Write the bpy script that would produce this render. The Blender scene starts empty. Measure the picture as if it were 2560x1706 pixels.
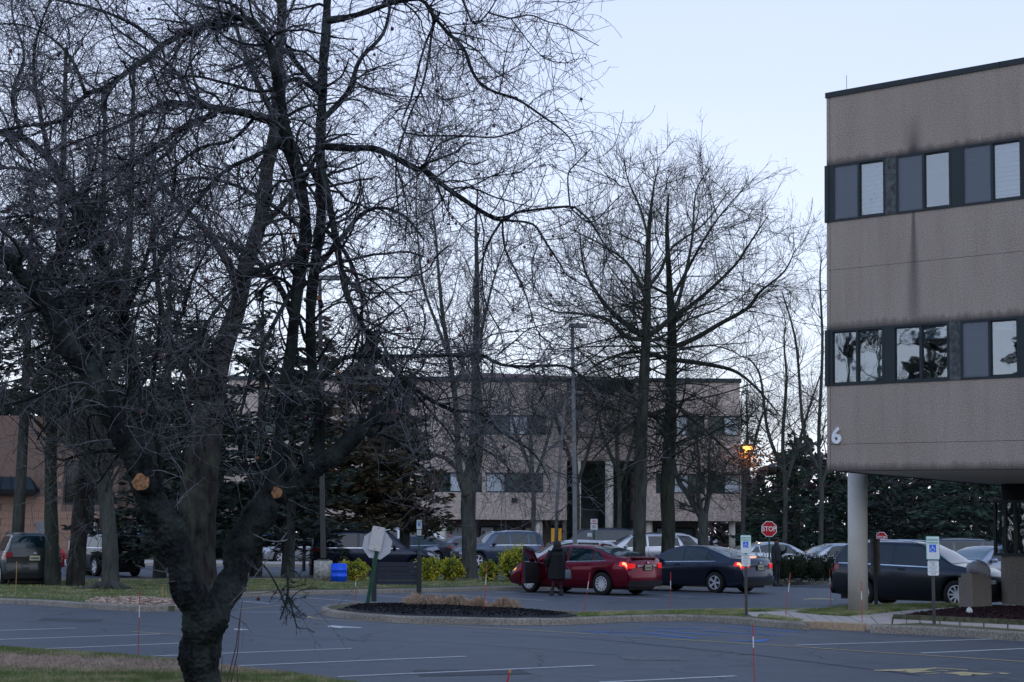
import bpy, math, random
import numpy as np
from mathutils import Vector, Matrix

# ------------------------------------------------------------------ camera, sky, sun, exposure
SC = bpy.context.scene
COL = SC.collection
FPX, PW, PH = 4000.0, 2560.0, 1706.0
CAMZ = 1.8
PITCH = math.atan(481.0 / FPX)
ROLL = math.radians(0.40)
cf = Vector((0, math.cos(PITCH), math.sin(PITCH)))
cr0 = Vector((1, 0, 0)); cu0 = Vector((0, -math.sin(PITCH), math.cos(PITCH)))
cr = cr0 * math.cos(ROLL) + cu0 * math.sin(ROLL)
cu = -cr0 * math.sin(ROLL) + cu0 * math.cos(ROLL)
cam_data = bpy.data.cameras.new('camera'); cam = bpy.data.objects.new('camera', cam_data); COL.objects.link(cam)
mw = Matrix.Identity(4)
for i in range(3):
    mw[i][0] = cr[i]; mw[i][1] = cu[i]; mw[i][2] = -cf[i]
mw[2][3] = CAMZ
cam.matrix_world = mw
cam_data.sensor_width = 36.0; cam_data.lens = 36.0 * FPX / PW
cam_data.clip_start = 0.1; cam_data.clip_end = 3000
SC.camera = cam

W = bpy.data.worlds.new("World"); SC.world = W; W.use_nodes = True
nt = W.node_tree; nt.nodes.clear()
wo = nt.nodes.new('ShaderNodeOutputWorld'); bg = nt.nodes.new('ShaderNodeBackground')
sky = nt.nodes.new('ShaderNodeTexSky'); sky.sky_type = 'NISHITA'; sky.sun_disc = False
sky.sun_elevation = math.radians(45); sky.sun_rotation = math.radians(160)
sky.air_density = 1.0; sky.dust_density = 0.6
bgs = nt.nodes.new('ShaderNodeBackground'); bgs.inputs['Strength'].default_value = 0.05
tc = nt.nodes.new('ShaderNodeTexCoord'); sp = nt.nodes.new('ShaderNodeSeparateXYZ')
rp = nt.nodes.new('ShaderNodeValToRGB')          # the overcast layer: pale at the horizon, bluer above
rp.color_ramp.interpolation = 'EASE'
el = rp.color_ramp.elements
el[0].position = 0.0; el[0].color = (0.79, 0.82, 0.95, 1)
el[1].position = 1.0; el[1].color = (0.13, 0.26, 0.56, 1)
e = el.new(0.52); e.color = (0.38, 0.52, 0.84, 1)
e = el.new(0.11); e.color = (0.77, 0.805, 0.945, 1)
e = el.new(0.20); e.color = (0.705, 0.755, 0.93, 1)
e = el.new(0.34); e.color = (0.62, 0.685, 0.90, 1)
nz = nt.nodes.new('ShaderNodeTexNoise'); nz.inputs['Scale'].default_value = 2.2; nz.inputs['Detail'].default_value = 4
mp = nt.nodes.new('ShaderNodeMapping'); mp.inputs['Scale'].default_value = (1, 1, 3.0)
ad = nt.nodes.new('ShaderNodeMath'); ad.operation = 'MULTIPLY_ADD'; ad.inputs[1].default_value = 0.18; ad.inputs[2].default_value = -0.09
ad2 = nt.nodes.new('ShaderNodeMath'); ad2.operation = 'ADD'
L_ = nt.links.new
L_(tc.outputs['Generated'], sp.inputs[0]); L_(tc.outputs['Generated'], mp.inputs[0]); L_(mp.outputs[0], nz.inputs['Vector'])
L_(nz.outputs['Fac'], ad.inputs[0]); L_(sp.outputs['Z'], ad2.inputs[0]); L_(ad.outputs[0], ad2.inputs[1]); L_(ad2.outputs[0], rp.inputs[0])
L_(rp.outputs[0], bg.inputs[0]); bg.inputs['Strength'].default_value = 1.0
addsh = nt.nodes.new('ShaderNodeAddShader')
L_(sky.outputs[0], bgs.inputs[0]); L_(bg.outputs[0], addsh.inputs[0]); L_(bgs.outputs[0], addsh.inputs[1]); L_(addsh.outputs[0], wo.inputs[0])

sl = bpy.data.lights.new('sun', 'SUN'); sl.energy = 0.5; sl.angle = math.radians(70); sl.color = (1.0, 0.99, 0.98)
so = bpy.data.objects.new('sun', sl); COL.objects.link(so)
so.rotation_euler = (math.radians(45), 0, math.radians(20)); so.location = (-30, -30, 40)

SC.view_settings.view_transform = 'Standard'; SC.view_settings.look = 'None'
SC.view_settings.gamma = 1.0; SC.view_settings.use_curve_mapping = False
SC.view_settings.exposure = 0.0
SC.render.engine = 'CYCLES'
SC.cycles.max_bounces = 6; SC.cycles.diffuse_bounces = 2; SC.cycles.glossy_bounces = 3
SC.cycles.transparent_max_bounces = 12; SC.cycles.use_denoising = True

# ------------------------------------------------------------------ pixel -> place helpers
def ray(px, py):
    a = (px - PW / 2) / FPX; b = (PH / 2 - py) / FPX
    return cf + cr * a + cu * b
def terr(y):
    if y < 72: return 0.0
    if y > 100: return 0.4
    return 0.4 * (y - 72) / 28.0
def G(px, py, z=None):
    d = ray(px, py)
    if z is not None:
        t = (z - CAMZ) / d.z
        return Vector((d.x * t, d.y * t, z))
    zz = 0.0
    for _ in range(12):
        t = (zz - CAMZ) / d.z
        zz = 0.5 * zz + 0.5 * terr(d.y * t)
    return Vector((d.x * t, d.y * t, zz))
def AT(px, py, Y):
    d = ray(px, py); t = Y / d.y
    return Vector((d.x * t, Y, CAMZ + d.z * t))
def GX(px, Y):
    """ground point at depth Y below image column px (column taken at the horizon row)"""
    p = AT(px, 1400, Y); return Vector((p.x, Y, terr(Y)))

# ------------------------------------------------------------------ object helpers
def thing(name, label, cat, loc=(0, 0, 0), rotz=0.0, group=None):
    o = bpy.data.objects.new(name, None); COL.objects.link(o); o.empty_display_size = 0.3
    o.location = loc; o.rotation_euler = (0, 0, rotz); o['label'] = label; o['category'] = cat
    if group: o['group'] = group
    return o
def tag(o, label=None, cat=None, group=None, kind=None):
    if label: o['label'] = label
    if cat: o['category'] = cat
    if group: o['group'] = group
    if kind: o['kind'] = kind
    return o
def link(name, me, parent=None, loc=None, rot=None):
    o = bpy.data.objects.new(name, me); COL.objects.link(o)
    if parent is not None: o.parent = parent
    if loc is not None: o.location = loc
    if rot is not None: o.rotation_euler = rot
    return o
def copy_tree(o, parent=None):
    c = o.copy(); COL.objects.link(c)
    if parent is not None:
        c.parent = parent
    for ch in o.children: copy_tree(ch, c)
    return c

class MB:
    """collects vertices and faces for ONE mesh object"""
    def __init__(s): s.v = []; s.f = []
    def quad(s, *p):
        n = len(s.v); s.v += [tuple(q) for q in p]; s.f.append(tuple(range(n, n + len(p)))); return s
    def box(s, x0, x1, y0, y1, z0, z1):
        n = len(s.v)
        s.v += [(x0, y0, z0), (x1, y0, z0), (x1, y1, z0), (x0, y1, z0), (x0, y0, z1), (x1, y0, z1), (x1, y1, z1), (x0, y1, z1)]
        s.f += [tuple(n + i for i in q) for q in ((0, 3, 2, 1), (4, 5, 6, 7), (0, 1, 5, 4), (1, 2, 6, 5), (2, 3, 7, 6), (3, 0, 4, 7))]
        return s
    def prism(s, poly, z0, z1, cap0=True):
        n = len(s.v); m = len(poly)
        a = sum(poly[i][0] * poly[(i + 1) % m][1] - poly[(i + 1) % m][0] * poly[i][1] for i in range(m))
        if a < 0: poly = poly[::-1]
        s.v += [(p[0], p[1], z0) for p in poly] + [(p[0], p[1], z1) for p in poly]
        if cap0: s.f.append(tuple(n + i for i in range(m))[::-1])
        s.f.append(tuple(n + m + i for i in range(m)))
        for i in range(m):
            j = (i + 1) % m; s.f.append((n + i, n + j, n + m + j, n + m + i))
        return s
    def tube(s, pts, rads, sides=8, caps=True, flat=1.0):
        pts = [Vector(p) for p in pts]; n = len(s.v)
        if not isinstance(rads, (list, tuple)): rads = [rads] * len(pts)
        for i, p in enumerate(pts):
            t = (pts[min(i + 1, len(pts) - 1)] - pts[max(i - 1, 0)])
            t = t.normalized() if t.length > 1e-9 else Vector((0, 0, 1))
            ref = Vector((0, 0, 1)) if abs((pts[-1] - pts[0]).normalized().z) < 0.8 else Vector((1, 0, 0))
            a = t.cross(ref).normalized(); b = t.cross(a)
            for k in range(sides):
                w = 2 * math.pi * (k + .5) / sides
                s.v.append(tuple(p + a * (math.cos(w) * rads[i]) + b * (math.sin(w) * rads[i] * flat)))
        for i in range(len(pts) - 1):
            for k in range(sides):
                k2 = (k + 1) % sides; q = n + i * sides
                s.f.append((q + k, q + k2, q + sides + k2, q + sides + k))
        if caps:
            s.f.append(tuple(n + k for k in range(sides))[::-1])
            q = n + (len(pts) - 1) * sides; s.f.append(tuple(q + k for k in range(sides)))
        return s
    def loft(s, secs, sides=16, caps=True):
        """secs: (cx, cy, z, rx, ry) ellipses up the z axis"""
        n = len(s.v)
        for (cx, cy, z, rx, ry) in secs:
            for k in range(sides):
                w = 2 * math.pi * k / sides; s.v.append((cx + rx * math.cos(w), cy + ry * math.sin(w), z))
        for i in range(len(secs) - 1):
            for k in range(sides):
                k2 = (k + 1) % sides; q = n + i * sides
                s.f.append((q + k, q + k2, q + sides + k2, q + sides + k))
        if caps:
            s.f.append(tuple(n + k for k in range(sides))[::-1])
            q = n + (len(secs) - 1) * sides; s.f.append(tuple(q + k for k in range(sides)))
        return s
    def mesh(s, name, m, smooth=False):
        me = bpy.data.meshes.new(name); me.from_pydata(s.v, [], s.f)
        if m is not None: me.materials.append(m)
        if smooth: me.polygons.foreach_set('use_smooth', [True] * len(me.polygons))
        me.update(); return me
    def build(s, name, m, parent=None, smooth=False, **k):
        return link(name, s.mesh(name, m, smooth), parent, **k)

def mesh_np(name, V, F, m, smooth=True):
    V = np.asarray(V, dtype=np.float32).reshape(-1, 3); F = np.asarray(F, dtype=np.int32)
    k = F.shape[1]; me = bpy.data.meshes.new(name)
    me.vertices.add(len(V)); me.vertices.foreach_set('co', V.ravel())
    me.loops.add(F.size); me.loops.foreach_set('vertex_index', F.ravel())
    me.polygons.add(len(F)); me.polygons.foreach_set('loop_start', np.arange(0, F.size, k, dtype=np.int32))
    me.polygons.foreach_set('loop_total', np.full(len(F), k, dtype=np.int32))
    if smooth: me.polygons.foreach_set('use_smooth', np.ones(len(F), dtype=bool))
    me.materials.append(m); me.update(calc_edges=True); return me

# ------------------------------------------------------------------ materials
class NM:
    def __init__(s, name, rough=0.8, spec=0.5):
        s.m = bpy.data.materials.new(name); s.m.use_nodes = True; s.t = s.m.node_tree
        s.b = s.t.nodes['Principled BSDF']; s.b.inputs['Roughness'].default_value = rough
        s.b.inputs['Specular IOR Level'].default_value = spec
        s.co = s.t.nodes.new('ShaderNodeTexCoord').outputs['Object']
    def node(s, ty, **kw):
        n = s.t.nodes.new(ty)
        for k, v in kw.items(): setattr(n, k, v)
        return n
    def lk(s, a, b): s.t.links.new(a, b)
    def noise(s, scale, detail=3, vec=None, stretch=None, rough=0.5):
        v = vec or s.co
        if stretch:
            mp = s.node('ShaderNodeMapping'); mp.inputs['Scale'].default_value = stretch; s.lk(v, mp.inputs[0]); v = mp.outputs[0]
        n = s.node('ShaderNodeTexNoise'); n.inputs['Scale'].default_value = scale; n.inputs['Detail'].default_value = detail
        n.inputs['Roughness'].default_value = rough; s.lk(v, n.inputs['Vector']); return n.outputs['Fac']
    def ramp(s, fac, stops):
        r = s.node('ShaderNodeValToRGB'); el = r.color_ramp.elements
        el[0].position, el[0].color = stops[0][0], tuple(stops[0][1]) + (1,)
        el[1].position, el[1].color = stops[-1][0], tuple(stops[-1][1]) + (1,)
        for p, c in stops[1:-1]:
            e = el.new(p); e.color = tuple(c) + (1,)
        s.lk(fac, r.inputs[0]); return r.outputs[0]
    def math(s, op, a, b=None, c=None, clamp=False):
        n = s.node('ShaderNodeMath', operation=op); n.use_clamp = clamp
        for i, x in enumerate((a, b, c)):
            if x is None: continue
            if isinstance(x, (int, float)): n.inputs[i].default_value = x
            else: s.lk(x, n.inputs[i])
        return n.outputs[0]
    def mix(s, fac, a, b, mode='MIX'):
        n = s.node('ShaderNodeMix', data_type='RGBA', blend_type=mode)
        if isinstance(fac, (int, float)): n.inputs['Factor'].default_value = fac
        else: s.lk(fac, n.inputs['Factor'])
        for k, x in ((6, a), (7, b)):
            if isinstance(x, tuple): n.inputs[k].default_value = x + (1,)
            else: s.lk(x, n.inputs[k])
        return n.outputs[2]
    def color(s, c):
        if isinstance(c, tuple): s.b.inputs['Base Color'].default_value = c + (1,)
        else: s.lk(c, s.b.inputs['Base Color'])
        return s
    def bump(s, h, strength=0.5, dist=0.02):
        b = s.node('ShaderNodeBump'); b.inputs['Strength'].default_value = strength; b.inputs['Distance'].default_value = dist
        s.lk(h, b.inputs['Height']); s.lk(b.outputs[0], s.b.inputs['Normal']); return s

def plain(name, c, rough=0.6, metal=0.0, var=0.12, scale=6.0, spec=0.5, coat=0.0, emit=None, es=1.0, ior=None):
    n = NM(name, rough, spec)
    f = n.noise(scale, 4)
    a = tuple(x * (1 - var) for x in c); b = tuple(min(1, x * (1 + var)) for x in c)
    n.color(n.ramp(f, [(0.3, a), (0.7, b)])); n.b.inputs['Metallic'].default_value = metal
    n.b.inputs['Coat Weight'].default_value = coat; n.b.inputs['Coat Roughness'].default_value = 0.04
    if ior: n.b.inputs['IOR'].default_value = ior
    if emit: n.b.inputs['Emission Color'].default_value = emit + (1,); n.b.inputs['Emission Strength'].default_value = es
    return n.m

def m_asphalt():
    n = NM('asphalt', 0.62, 0.5)
    big = n.noise(0.09, 4, stretch=(1, 1, 1)); mid = n.noise(1.6, 5); fine = n.noise(90, 2)
    streak = n.noise(0.35, 3, stretch=(0.25, 1.6, 1))
    c = n.ramp(big, [(0.35, (0.046, 0.051, 0.056)), (0.65, (0.073, 0.080, 0.086))])
    c = n.mix(n.math('MULTIPLY', n.ramp(streak, [(0.42, (0, 0, 0)), (0.6, (1, 1, 1))]), 0.35), c, (0.038, 0.044, 0.054))
    c = n.mix(0.35, c, n.ramp(mid, [(0.3, (0.032, 0.037, 0.046)), (0.7, (0.098, 0.108, 0.126))]))
    c = n.mix(0.4, c, n.ramp(fine, [(0.35, (0.035, 0.040, 0.050)), (0.7, (0.16, 0.175, 0.20))]))
    # hairline cracks
    vo = n.node('ShaderNodeTexVoronoi', feature='DISTANCE_TO_EDGE'); vo.inputs['Scale'].default_value = 0.30
    wv = n.node('ShaderNodeVectorMath', operation='ADD'); nn = n.node('ShaderNodeTexNoise'); nn.inputs['Scale'].default_value = 0.8
    n.lk(n.co, nn.inputs['Vector']); n.lk(n.co, wv.inputs[0]); n.lk(nn.outputs['Color'], wv.inputs[1]); n.lk(wv.outputs[0], vo.inputs['Vector'])
    cr_ = n.math('LESS_THAN', vo.outputs['Distance'], 0.0055)
    c = n.mix(n.math('MULTIPLY', cr_, 0.7), c, (0.015, 0.016, 0.018))
    oil = n.noise(0.9, 2); c = n.mix(n.ramp(oil, [(0.66, (0, 0, 0)), (0.74, (.55, .55, .55))]), c, (0.022, 0.023, 0.026))
    dust = n.noise(0.5, 6, stretch=(1, .5, 1), rough=.75); c = n.mix(n.ramp(dust, [(0.55, (0, 0, 0)), (0.75, (.4, .4, .4))]), c, (0.14, 0.14, 0.14))
    n.color(c); n.bump(fine, 0.5, 0.015); return n.m
def m_grass(dry=0.45):
    n = NM('grass', 0.9, 0.2)
    a = n.noise(0.6, 4); b = n.noise(9, 4)
    c = n.ramp(a, [(dry - .12, (0.045, 0.075, 0.022)), (dry + .06, (0.10, 0.10, 0.045)), (dry + .2, (0.17, 0.125, 0.085))])
    n.color(n.mix(0.4, c, n.ramp(b, [(0.3, (0.03, 0.04, 0.015)), (0.7, (0.15, 0.15, 0.07))]))); n.bump(b, 0.8, 0.04); return n.m
def m_bark(name, a, b, scale=9, bump=0.9, lichen=None):
    n = NM(name, 0.95, 0.15)
    f = n.noise(scale, 6, stretch=(1, 1, 0.22), rough=0.65); g = n.noise(2.3, 4)
    c = n.ramp(f, [(0.32, a), (0.62, b)])
    if lichen: c = n.mix(n.ramp(g, [(0.45, (0, 0, 0)), (0.7, (.75, .75, .75))]), c, lichen)
    n.color(c); n.bump(f, bump, 0.05); return n.m
def m_leaf(name, stops, scale=3.0, trans=0.15):
    n = NM(name, 0.75, 0.25); g = n.node('ShaderNodeObjectInfo')
    f = n.noise(scale, 5, rough=0.8); n.color(n.ramp(f, stops))
    n.b.inputs['Subsurface Weight'].default_value = 0.0
    return n.m
def m_concrete(name, a, b, speck=50, joints=None, streak=True, bump=0.5):
    n = NM(name, 0.92, 0.25)
    f = n.noise(speck, 2, rough=0.7); g = n.noise(1.2, 5, stretch=(1, 1, 0.35)); s_ = n.noise(4.5, 4, stretch=(1, 1, 0.09))
    c = n.ramp(g, [(0.3, a), (0.7, b)])
    if streak: c = n.mix(n.ramp(s_, [(0.48, (0, 0, 0)), (0.75, (.4, .4, .4))]), c, tuple(x * .55 for x in a))
    c = n.mix(0.42, c, n.ramp(f, [(0.36, tuple(x * .35 for x in a)), (0.62, tuple(min(1, x * 1.45) for x in b))]))
    n.color(c); n.bump(f, bump, 0.02); n.c = c
    return n

M = {}
M['asphalt'] = m_asphalt()
M['grass'] = m_grass(0.5)
M['grass_dry'] = m_grass(0.38)
M['blade'] = m_leaf('grass_blades', [(0.3, (0.035, 0.08, 0.014)), (0.46, (0.13, 0.19, 0.05)), (0.6, (0.40, 0.36, 0.20))], 1.1)
M['blade_dry'] = m_leaf('dormant_grass', [(0.3, (0.14, 0.105, 0.08)), (0.5, (0.45, 0.34, 0.27)), (0.7, (0.66, 0.52, 0.43))], 6)
M['straw'] = m_leaf('straw', [(0.3, (0.10, 0.06, 0.035)), (0.5, (0.42, 0.29, 0.19)), (0.68, (0.72, 0.56, 0.40))], 14)
M['paint_white'] = plain('road_paint_white', (0.50, 0.50, 0.50), 0.7, var=0.25, scale=14)
M['paint_yellow'] = plain('road_paint_yellow', (0.42, 0.33, 0.16), 0.75, var=0.3, scale=9)
M['paint_blue'] = plain('road_paint_blue', (0.05, 0.16, 0.42), 0.75, var=0.4, scale=7)
M['kerb'] = m_concrete('kerb_concrete', (0.16, 0.145, 0.12), (0.32, 0.285, 0.235), 30).m
M['walk'] = m_concrete('pavement_concrete', (0.38, 0.335, 0.29), (0.50, 0.44, 0.385), 40, streak=False, bump=.25).m
M['tactile'] = plain('ramp_strip', (0.42, 0.30, 0.19), 0.9, var=.25, scale=20)
M['mulch'] = m_leaf('black_mulch', [(0.3, (0.002, 0.002, 0.003)), (0.6, (0.007, 0.007, 0.009)), (0.75, (0.022, 0.022, 0.027))], 22)
M['mulch_red'] = m_leaf('red_mulch', [(0.3, (0.010, 0.004, 0.006)), (0.55, (0.035, 0.014, 0.018)), (0.75, (0.09, 0.05, 0.05))], 25)
M['bark'] = m_bark('crabapple_bark', (0.003, 0.004, 0.005), (0.024, 0.028, 0.029), 14, 1.0, (0.060, 0.078, 0.070))
M['twig'] = m_bark('crabapple_twigs', (0.05, 0.052, 0.062), (0.20, 0.198, 0.215), 20, 0.2)
M['bark_tall'] = m_bark('furrowed_bark', (0.004, 0.004, 0.004), (0.036, 0.033, 0.030), 6, 1.0, (0.06, 0.066, 0.050))
M['bark_grey'] = m_bark('grey_bark', (0.022, 0.026, 0.024), (0.085, 0.088, 0.080), 7, 1.0, (0.06, 0.075, 0.058))
M['bark_moss'] = m_bark('mossy_bark', (0.012, 0.016, 0.014), (0.055, 0.060, 0.050), 7, 1.0, (0.04, 0.052, 0.036))
M['wound'] = plain('fresh_cut_wood', (0.24, 0.115, 0.055), 0.9, var=0.75, scale=26)
M['fruit'] = plain('crabapple_fruit', (0.055, 0.010, 0.015), 0.4, var=0.5, scale=30)
M['needle_dark'] = m_leaf('dark_needles', [(0.3, (0.006, 0.014, 0.012)), (0.5, (0.024, 0.040, 0.033)), (0.62, (0.060, 0.066, 0.044)), (0.75, (0.09, 0.085, 0.055))], 1.2)
M['needle_green'] = m_leaf('green_needles', [(0.3, (0.012, 0.026, 0.020)), (0.5, (0.032, 0.060, 0.042)), (0.7, (0.075, 0.105, 0.070))], 1.4)
M['cedar'] = m_leaf('bronzed_cedar', [(0.32, (0.012, 0.020, 0.012)), (0.48, (0.045, 0.045, 0.024)), (0.62, (0.14, 0.085, 0.04))], 0.8)
M['brush'] = m_leaf('winter_brush', [(0.3, (0.03, 0.024, 0.028)), (0.55, (0.085, 0.066, 0.068)), (0.75, (0.13, 0.10, 0.095))], .8)
M['golden'] = m_leaf('golden_leaves', [(0.3, (0.05, 0.10, 0.010)), (0.46, (0.24, 0.27, 0.025)), (0.64, (0.72, 0.62, 0.07))], 2.2)
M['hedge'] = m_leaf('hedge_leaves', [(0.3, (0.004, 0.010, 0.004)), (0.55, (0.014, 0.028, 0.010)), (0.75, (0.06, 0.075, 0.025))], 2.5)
M['deadleaf'] = m_leaf('clinging_brown_leaves', [(0.3, (0.12, 0.06, 0.04)), (0.7, (0.28, 0.15, 0.10))], 3)
M['brown_wood'] = m_bark('bare_brush', (0.05, 0.035, 0.035), (0.13, 0.10, 0.095), 6, 0.2)
M['metal_dark'] = plain('window_metal', (0.010, 0.019, 0.023), 0.6, 0.0, 0.2, 3)
M['metal_worn'] = plain('worn_metal', (0.06, 0.068, 0.068), 0.6, 0.1, 0.7, 9)
M['pole'] = plain('grey_pole_paint', (0.17, 0.18, 0.19), 0.6, var=0.15)
M['pole_bronze'] = plain('bronze_pole_paint', (0.045, 0.042, 0.042), 0.6, var=0.2)
M['green_post'] = plain('green_channel_post', (0.020, 0.085, 0.055), 0.7, var=0.3, scale=15)
M['post_black'] = plain('black_post', (0.012, 0.013, 0.015), 0.6)
M['alu'] = plain('aluminium_back', (0.50, 0.51, 0.54), 0.6, 0.3, 0.08, 5)
M['panel_white'] = plain('weathered_white_panel', (0.55, 0.53, 0.51), 0.7, var=0.12, scale=25)
M['sign_white'] = plain('sign_white', (0.72, 0.76, 0.76), 0.4, var=0.05)
M['sign_green'] = plain('sign_green', (0.05, 0.42, 0.32), 0.4)
M['sign_blue'] = plain('sign_blue', (0.01, 0.12, 0.70), 0.4)
M['sign_red'] = plain('sign_red', (0.52, 0.004, 0.015), 0.4)
M['ink'] = plain('sign_ink', (0.03, 0.035, 0.05), 0.6)
M['board'] = plain('navy_board', (0.006, 0.013, 0.026), 0.5, var=0.3)
M['blue_plastic'] = plain('blue_plastic', (0.002, 0.10, 0.85), 0.45, var=0.12, scale=3)
M['column'] = plain('column_paint', (0.60, 0.565, 0.50), 0.8, var=.07, scale=2.5)
M['aggregate'] = m_concrete('aggregate_bin', (0.19, 0.165, 0.14), (0.28, 0.245, 0.21), 45).m
M['stone_dark'] = m_concrete('aggregate_wall', (0.18, 0.155, 0.125), (0.26, 0.225, 0.185), 45).m
M['stone_light'] = plain('light_footing', (0.45, 0.43, 0.42), 0.9)
M['tarp'] = plain('grey_cover', (0.33, 0.33, 0.37), 0.6, var=0.2, scale=4)
M['timber'] = plain('mossy_timber', (0.085, 0.085, 0.045), 0.95, var=0.5, scale=9)
M['roof_metal'] = plain('dark_roof_metal', (0.020, 0.035, 0.045), 0.45, 0.3)
M['cmu'] = m_concrete('tan_ribbed_block', (0.30, 0.185, 0.14), (0.40, 0.26, 0.195), 25, streak=False).m
M['cmu_mortar'] = plain('block_mortar', (0.17, 0.115, 0.09), 0.95)
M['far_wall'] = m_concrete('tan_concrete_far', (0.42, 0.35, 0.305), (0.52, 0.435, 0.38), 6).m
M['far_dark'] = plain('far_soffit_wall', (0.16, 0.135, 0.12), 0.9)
M['far_glass'] = plain('far_window_glass', (0.02, 0.045, 0.05), 0.08, spec=0.9, var=.5, scale=.7)
M['far_blind'] = plain('far_blind', (0.50, 0.56, 0.60), 0.5, var=.25, scale=.8)
M['shingle'] = plain('far_roof', (0.13, 0.075, 0.07), 0.95)
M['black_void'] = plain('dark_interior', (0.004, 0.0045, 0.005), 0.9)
M['dark_room'] = plain('dim_room_wall', (0.05, 0.055, 0.05), 0.9)
M['blind'] = plain('white_blind', (0.60, 0.63, 0.67), 0.6, var=0.06)
M['yellow_lit'] = plain('lit_lobby', (0.35, 0.22, 0.04), 0.8, emit=(1.0, 0.62, 0.12), es=0.22)  # emission stands in for lamplight on the far door and the notice board
M['lamp_warm'] = plain('lit_sodium_lamp', (1, .6, .2), 0.5, emit=(1.0, 0.42, 0.07), es=4)
M['white_cap'] = plain('white_paint', (0.7, 0.7, 0.7), 0.5)
M['stake_red'] = plain('stake_red', (0.42, 0.035, 0.03), 0.5)
M['stake_orange'] = plain('stake_orange', (0.62, 0.30, 0.05), 0.5)
M['skin'] = plain('skin', (0.20, 0.10, 0.07), 0.6)
M['coat'] = plain('black_puffer', (0.004, 0.0055, 0.008), 0.62, spec=.3)
M['cloth_dark'] = plain('dark_cloth', (0.010, 0.012, 0.018), 0.85)
M['hair'] = plain('dark_hair', (0.006, 0.006, 0.007), 0.7)
M['trousers'] = plain('plum_trousers', (0.03, 0.012, 0.018), 0.9)
M['screen'] = None

def glass_mat(name, tint, mixf, rough=0.02):
    n = NM(name); t = n.t
    gl = n.node('ShaderNodeBsdfGlossy'); gl.inputs['Roughness'].default_value = rough; gl.inputs['Color'].default_value = (0.9, 0.95, 1, 1)
    tr = n.node('ShaderNodeBsdfTransparent'); tr.inputs['Color'].default_value = tint + (1,)
    fr = n.node('ShaderNodeFresnel'); fr.inputs['IOR'].default_value = 1.5
    f = n.math('ADD', fr.outputs[0], mixf, clamp=True)
    mx = n.node('ShaderNodeMixShader'); n.lk(f, mx.inputs[0]); n.lk(tr.outputs[0], mx.inputs[1]); n.lk(gl.outputs[0], mx.inputs[2])
    # slight waviness of the panes
    b = n.node('ShaderNodeBump'); b.inputs['Strength'].default_value = 0.06; b.inputs['Distance'].default_value = 0.05
    n.lk(n.noise(1.5, 2), b.inputs['Height']); n.lk(b.outputs[0], gl.inputs['Normal'])
    n.lk(mx.outputs[0], t.nodes['Material Output'].inputs[0]); return n.m
M['glass'] = glass_mat('window_glass', (0.72, 0.78, 0.80), 0.17)
def screen_mat():
    n = NM('insect_screen'); tr = n.node('ShaderNodeBsdfTransparent'); d = n.node('ShaderNodeBsdfDiffuse'); d.inputs[0].default_value = (0.20, 0.225, 0.26, 1)
    mx = n.node('ShaderNodeMixShader'); mx.inputs[0].default_value = 0.55
    n.lk(tr.outputs[0], mx.inputs[1]); n.lk(d.outputs[0], mx.inputs[2]); n.lk(mx.outputs[0], n.t.nodes['Material Output'].inputs[0]); return n.m
M['screen'] = screen_mat()
M['car_glass'] = plain('car_side_glass', (0.004, 0.018, 0.022), 0.03, var=.4, scale=2, ior=1.6)
M['car_shield'] = plain('car_windscreen', (0.03, 0.06, 0.065), 0.06, var=.3, scale=2, ior=2.6)
M['tyre'] = plain('tyre_rubber', (0.010, 0.010, 0.011), 0.85)
M['rim'] = plain('alloy_rim', (0.62, 0.64, 0.68), 0.35, 0.35, 0.1)
M['plastic'] = plain('black_trim', (0.010, 0.011, 0.013), 0.6)
M['chrome'] = plain('chrome', (0.65, 0.67, 0.70), 0.18, 0.9)
M['plate'] = plain('number_plate', (0.50, 0.45, 0.26), 0.5, var=.2, scale=30)
M['lamp_red'] = plain('red_tail_lens', (0.22, 0.008, 0.010), 0.15, spec=.8)
M['lamp_red_lit'] = plain('lit_brake_lens', (0.5, 0.01, 0.015), 0.2, emit=(1.0, 0.02, 0.02), es=.55)
M['lamp_core'] = plain('lit_brake_core', (1, 0.3, 0.1), 0.2, emit=(1.0, 0.30, 0.14), es=2.2)
M['lamp_clear'] = plain('clear_lens', (0.50, 0.52, 0.55), 0.1, spec=.9)
M['lamp_amber'] = plain('amber_lens', (0.8, 0.3, 0.02), 0.2, emit=(1, .42, .02), es=1.0)

# ================================================================== THE GROUND
ys = [-300, -30, 10, 20, 30, 45, 60, 72, 100, 160, 400, 1200]
V = []; F = []
for y in ys:
    for x in (-900, -60, -20, 0, 20, 60, 900): V.append((x, y, terr(y)))
for i in range(len(ys) - 1):
    for j in range(6):
        a = i * 7 + j; F.append((a, a + 1, a + 8, a + 7))
lot = link('parking_lot', mesh_np('parking_lot', V, F, M['asphalt'], False)); lot['kind'] = 'structure'

def w2(pts): return [(p[0], p[1]) for p in pts]
def strip(name, pp, width, m, z=0.006, parent=lot, worn=None):
    pts = [G(*p) for p in pp]; b = MB(); n = len(pts); Lf = []; Rt = []
    for i, p in enumerate(pts):
        t = (pts[min(i + 1, n - 1)] - pts[max(i - 1, 0)]); t.z = 0; t.normalize(); s = Vector((-t.y, t.x, 0)) * (width / 2)
        Lf.append((p.x + s.x, p.y + s.y, p.z + z)); Rt.append((p.x - s.x, p.y - s.y, p.z + z))
    for i in range(n - 1): b.quad(Rt[i], Rt[i + 1], Lf[i + 1], Lf[i])
    return b.build(name, m, parent)

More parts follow.
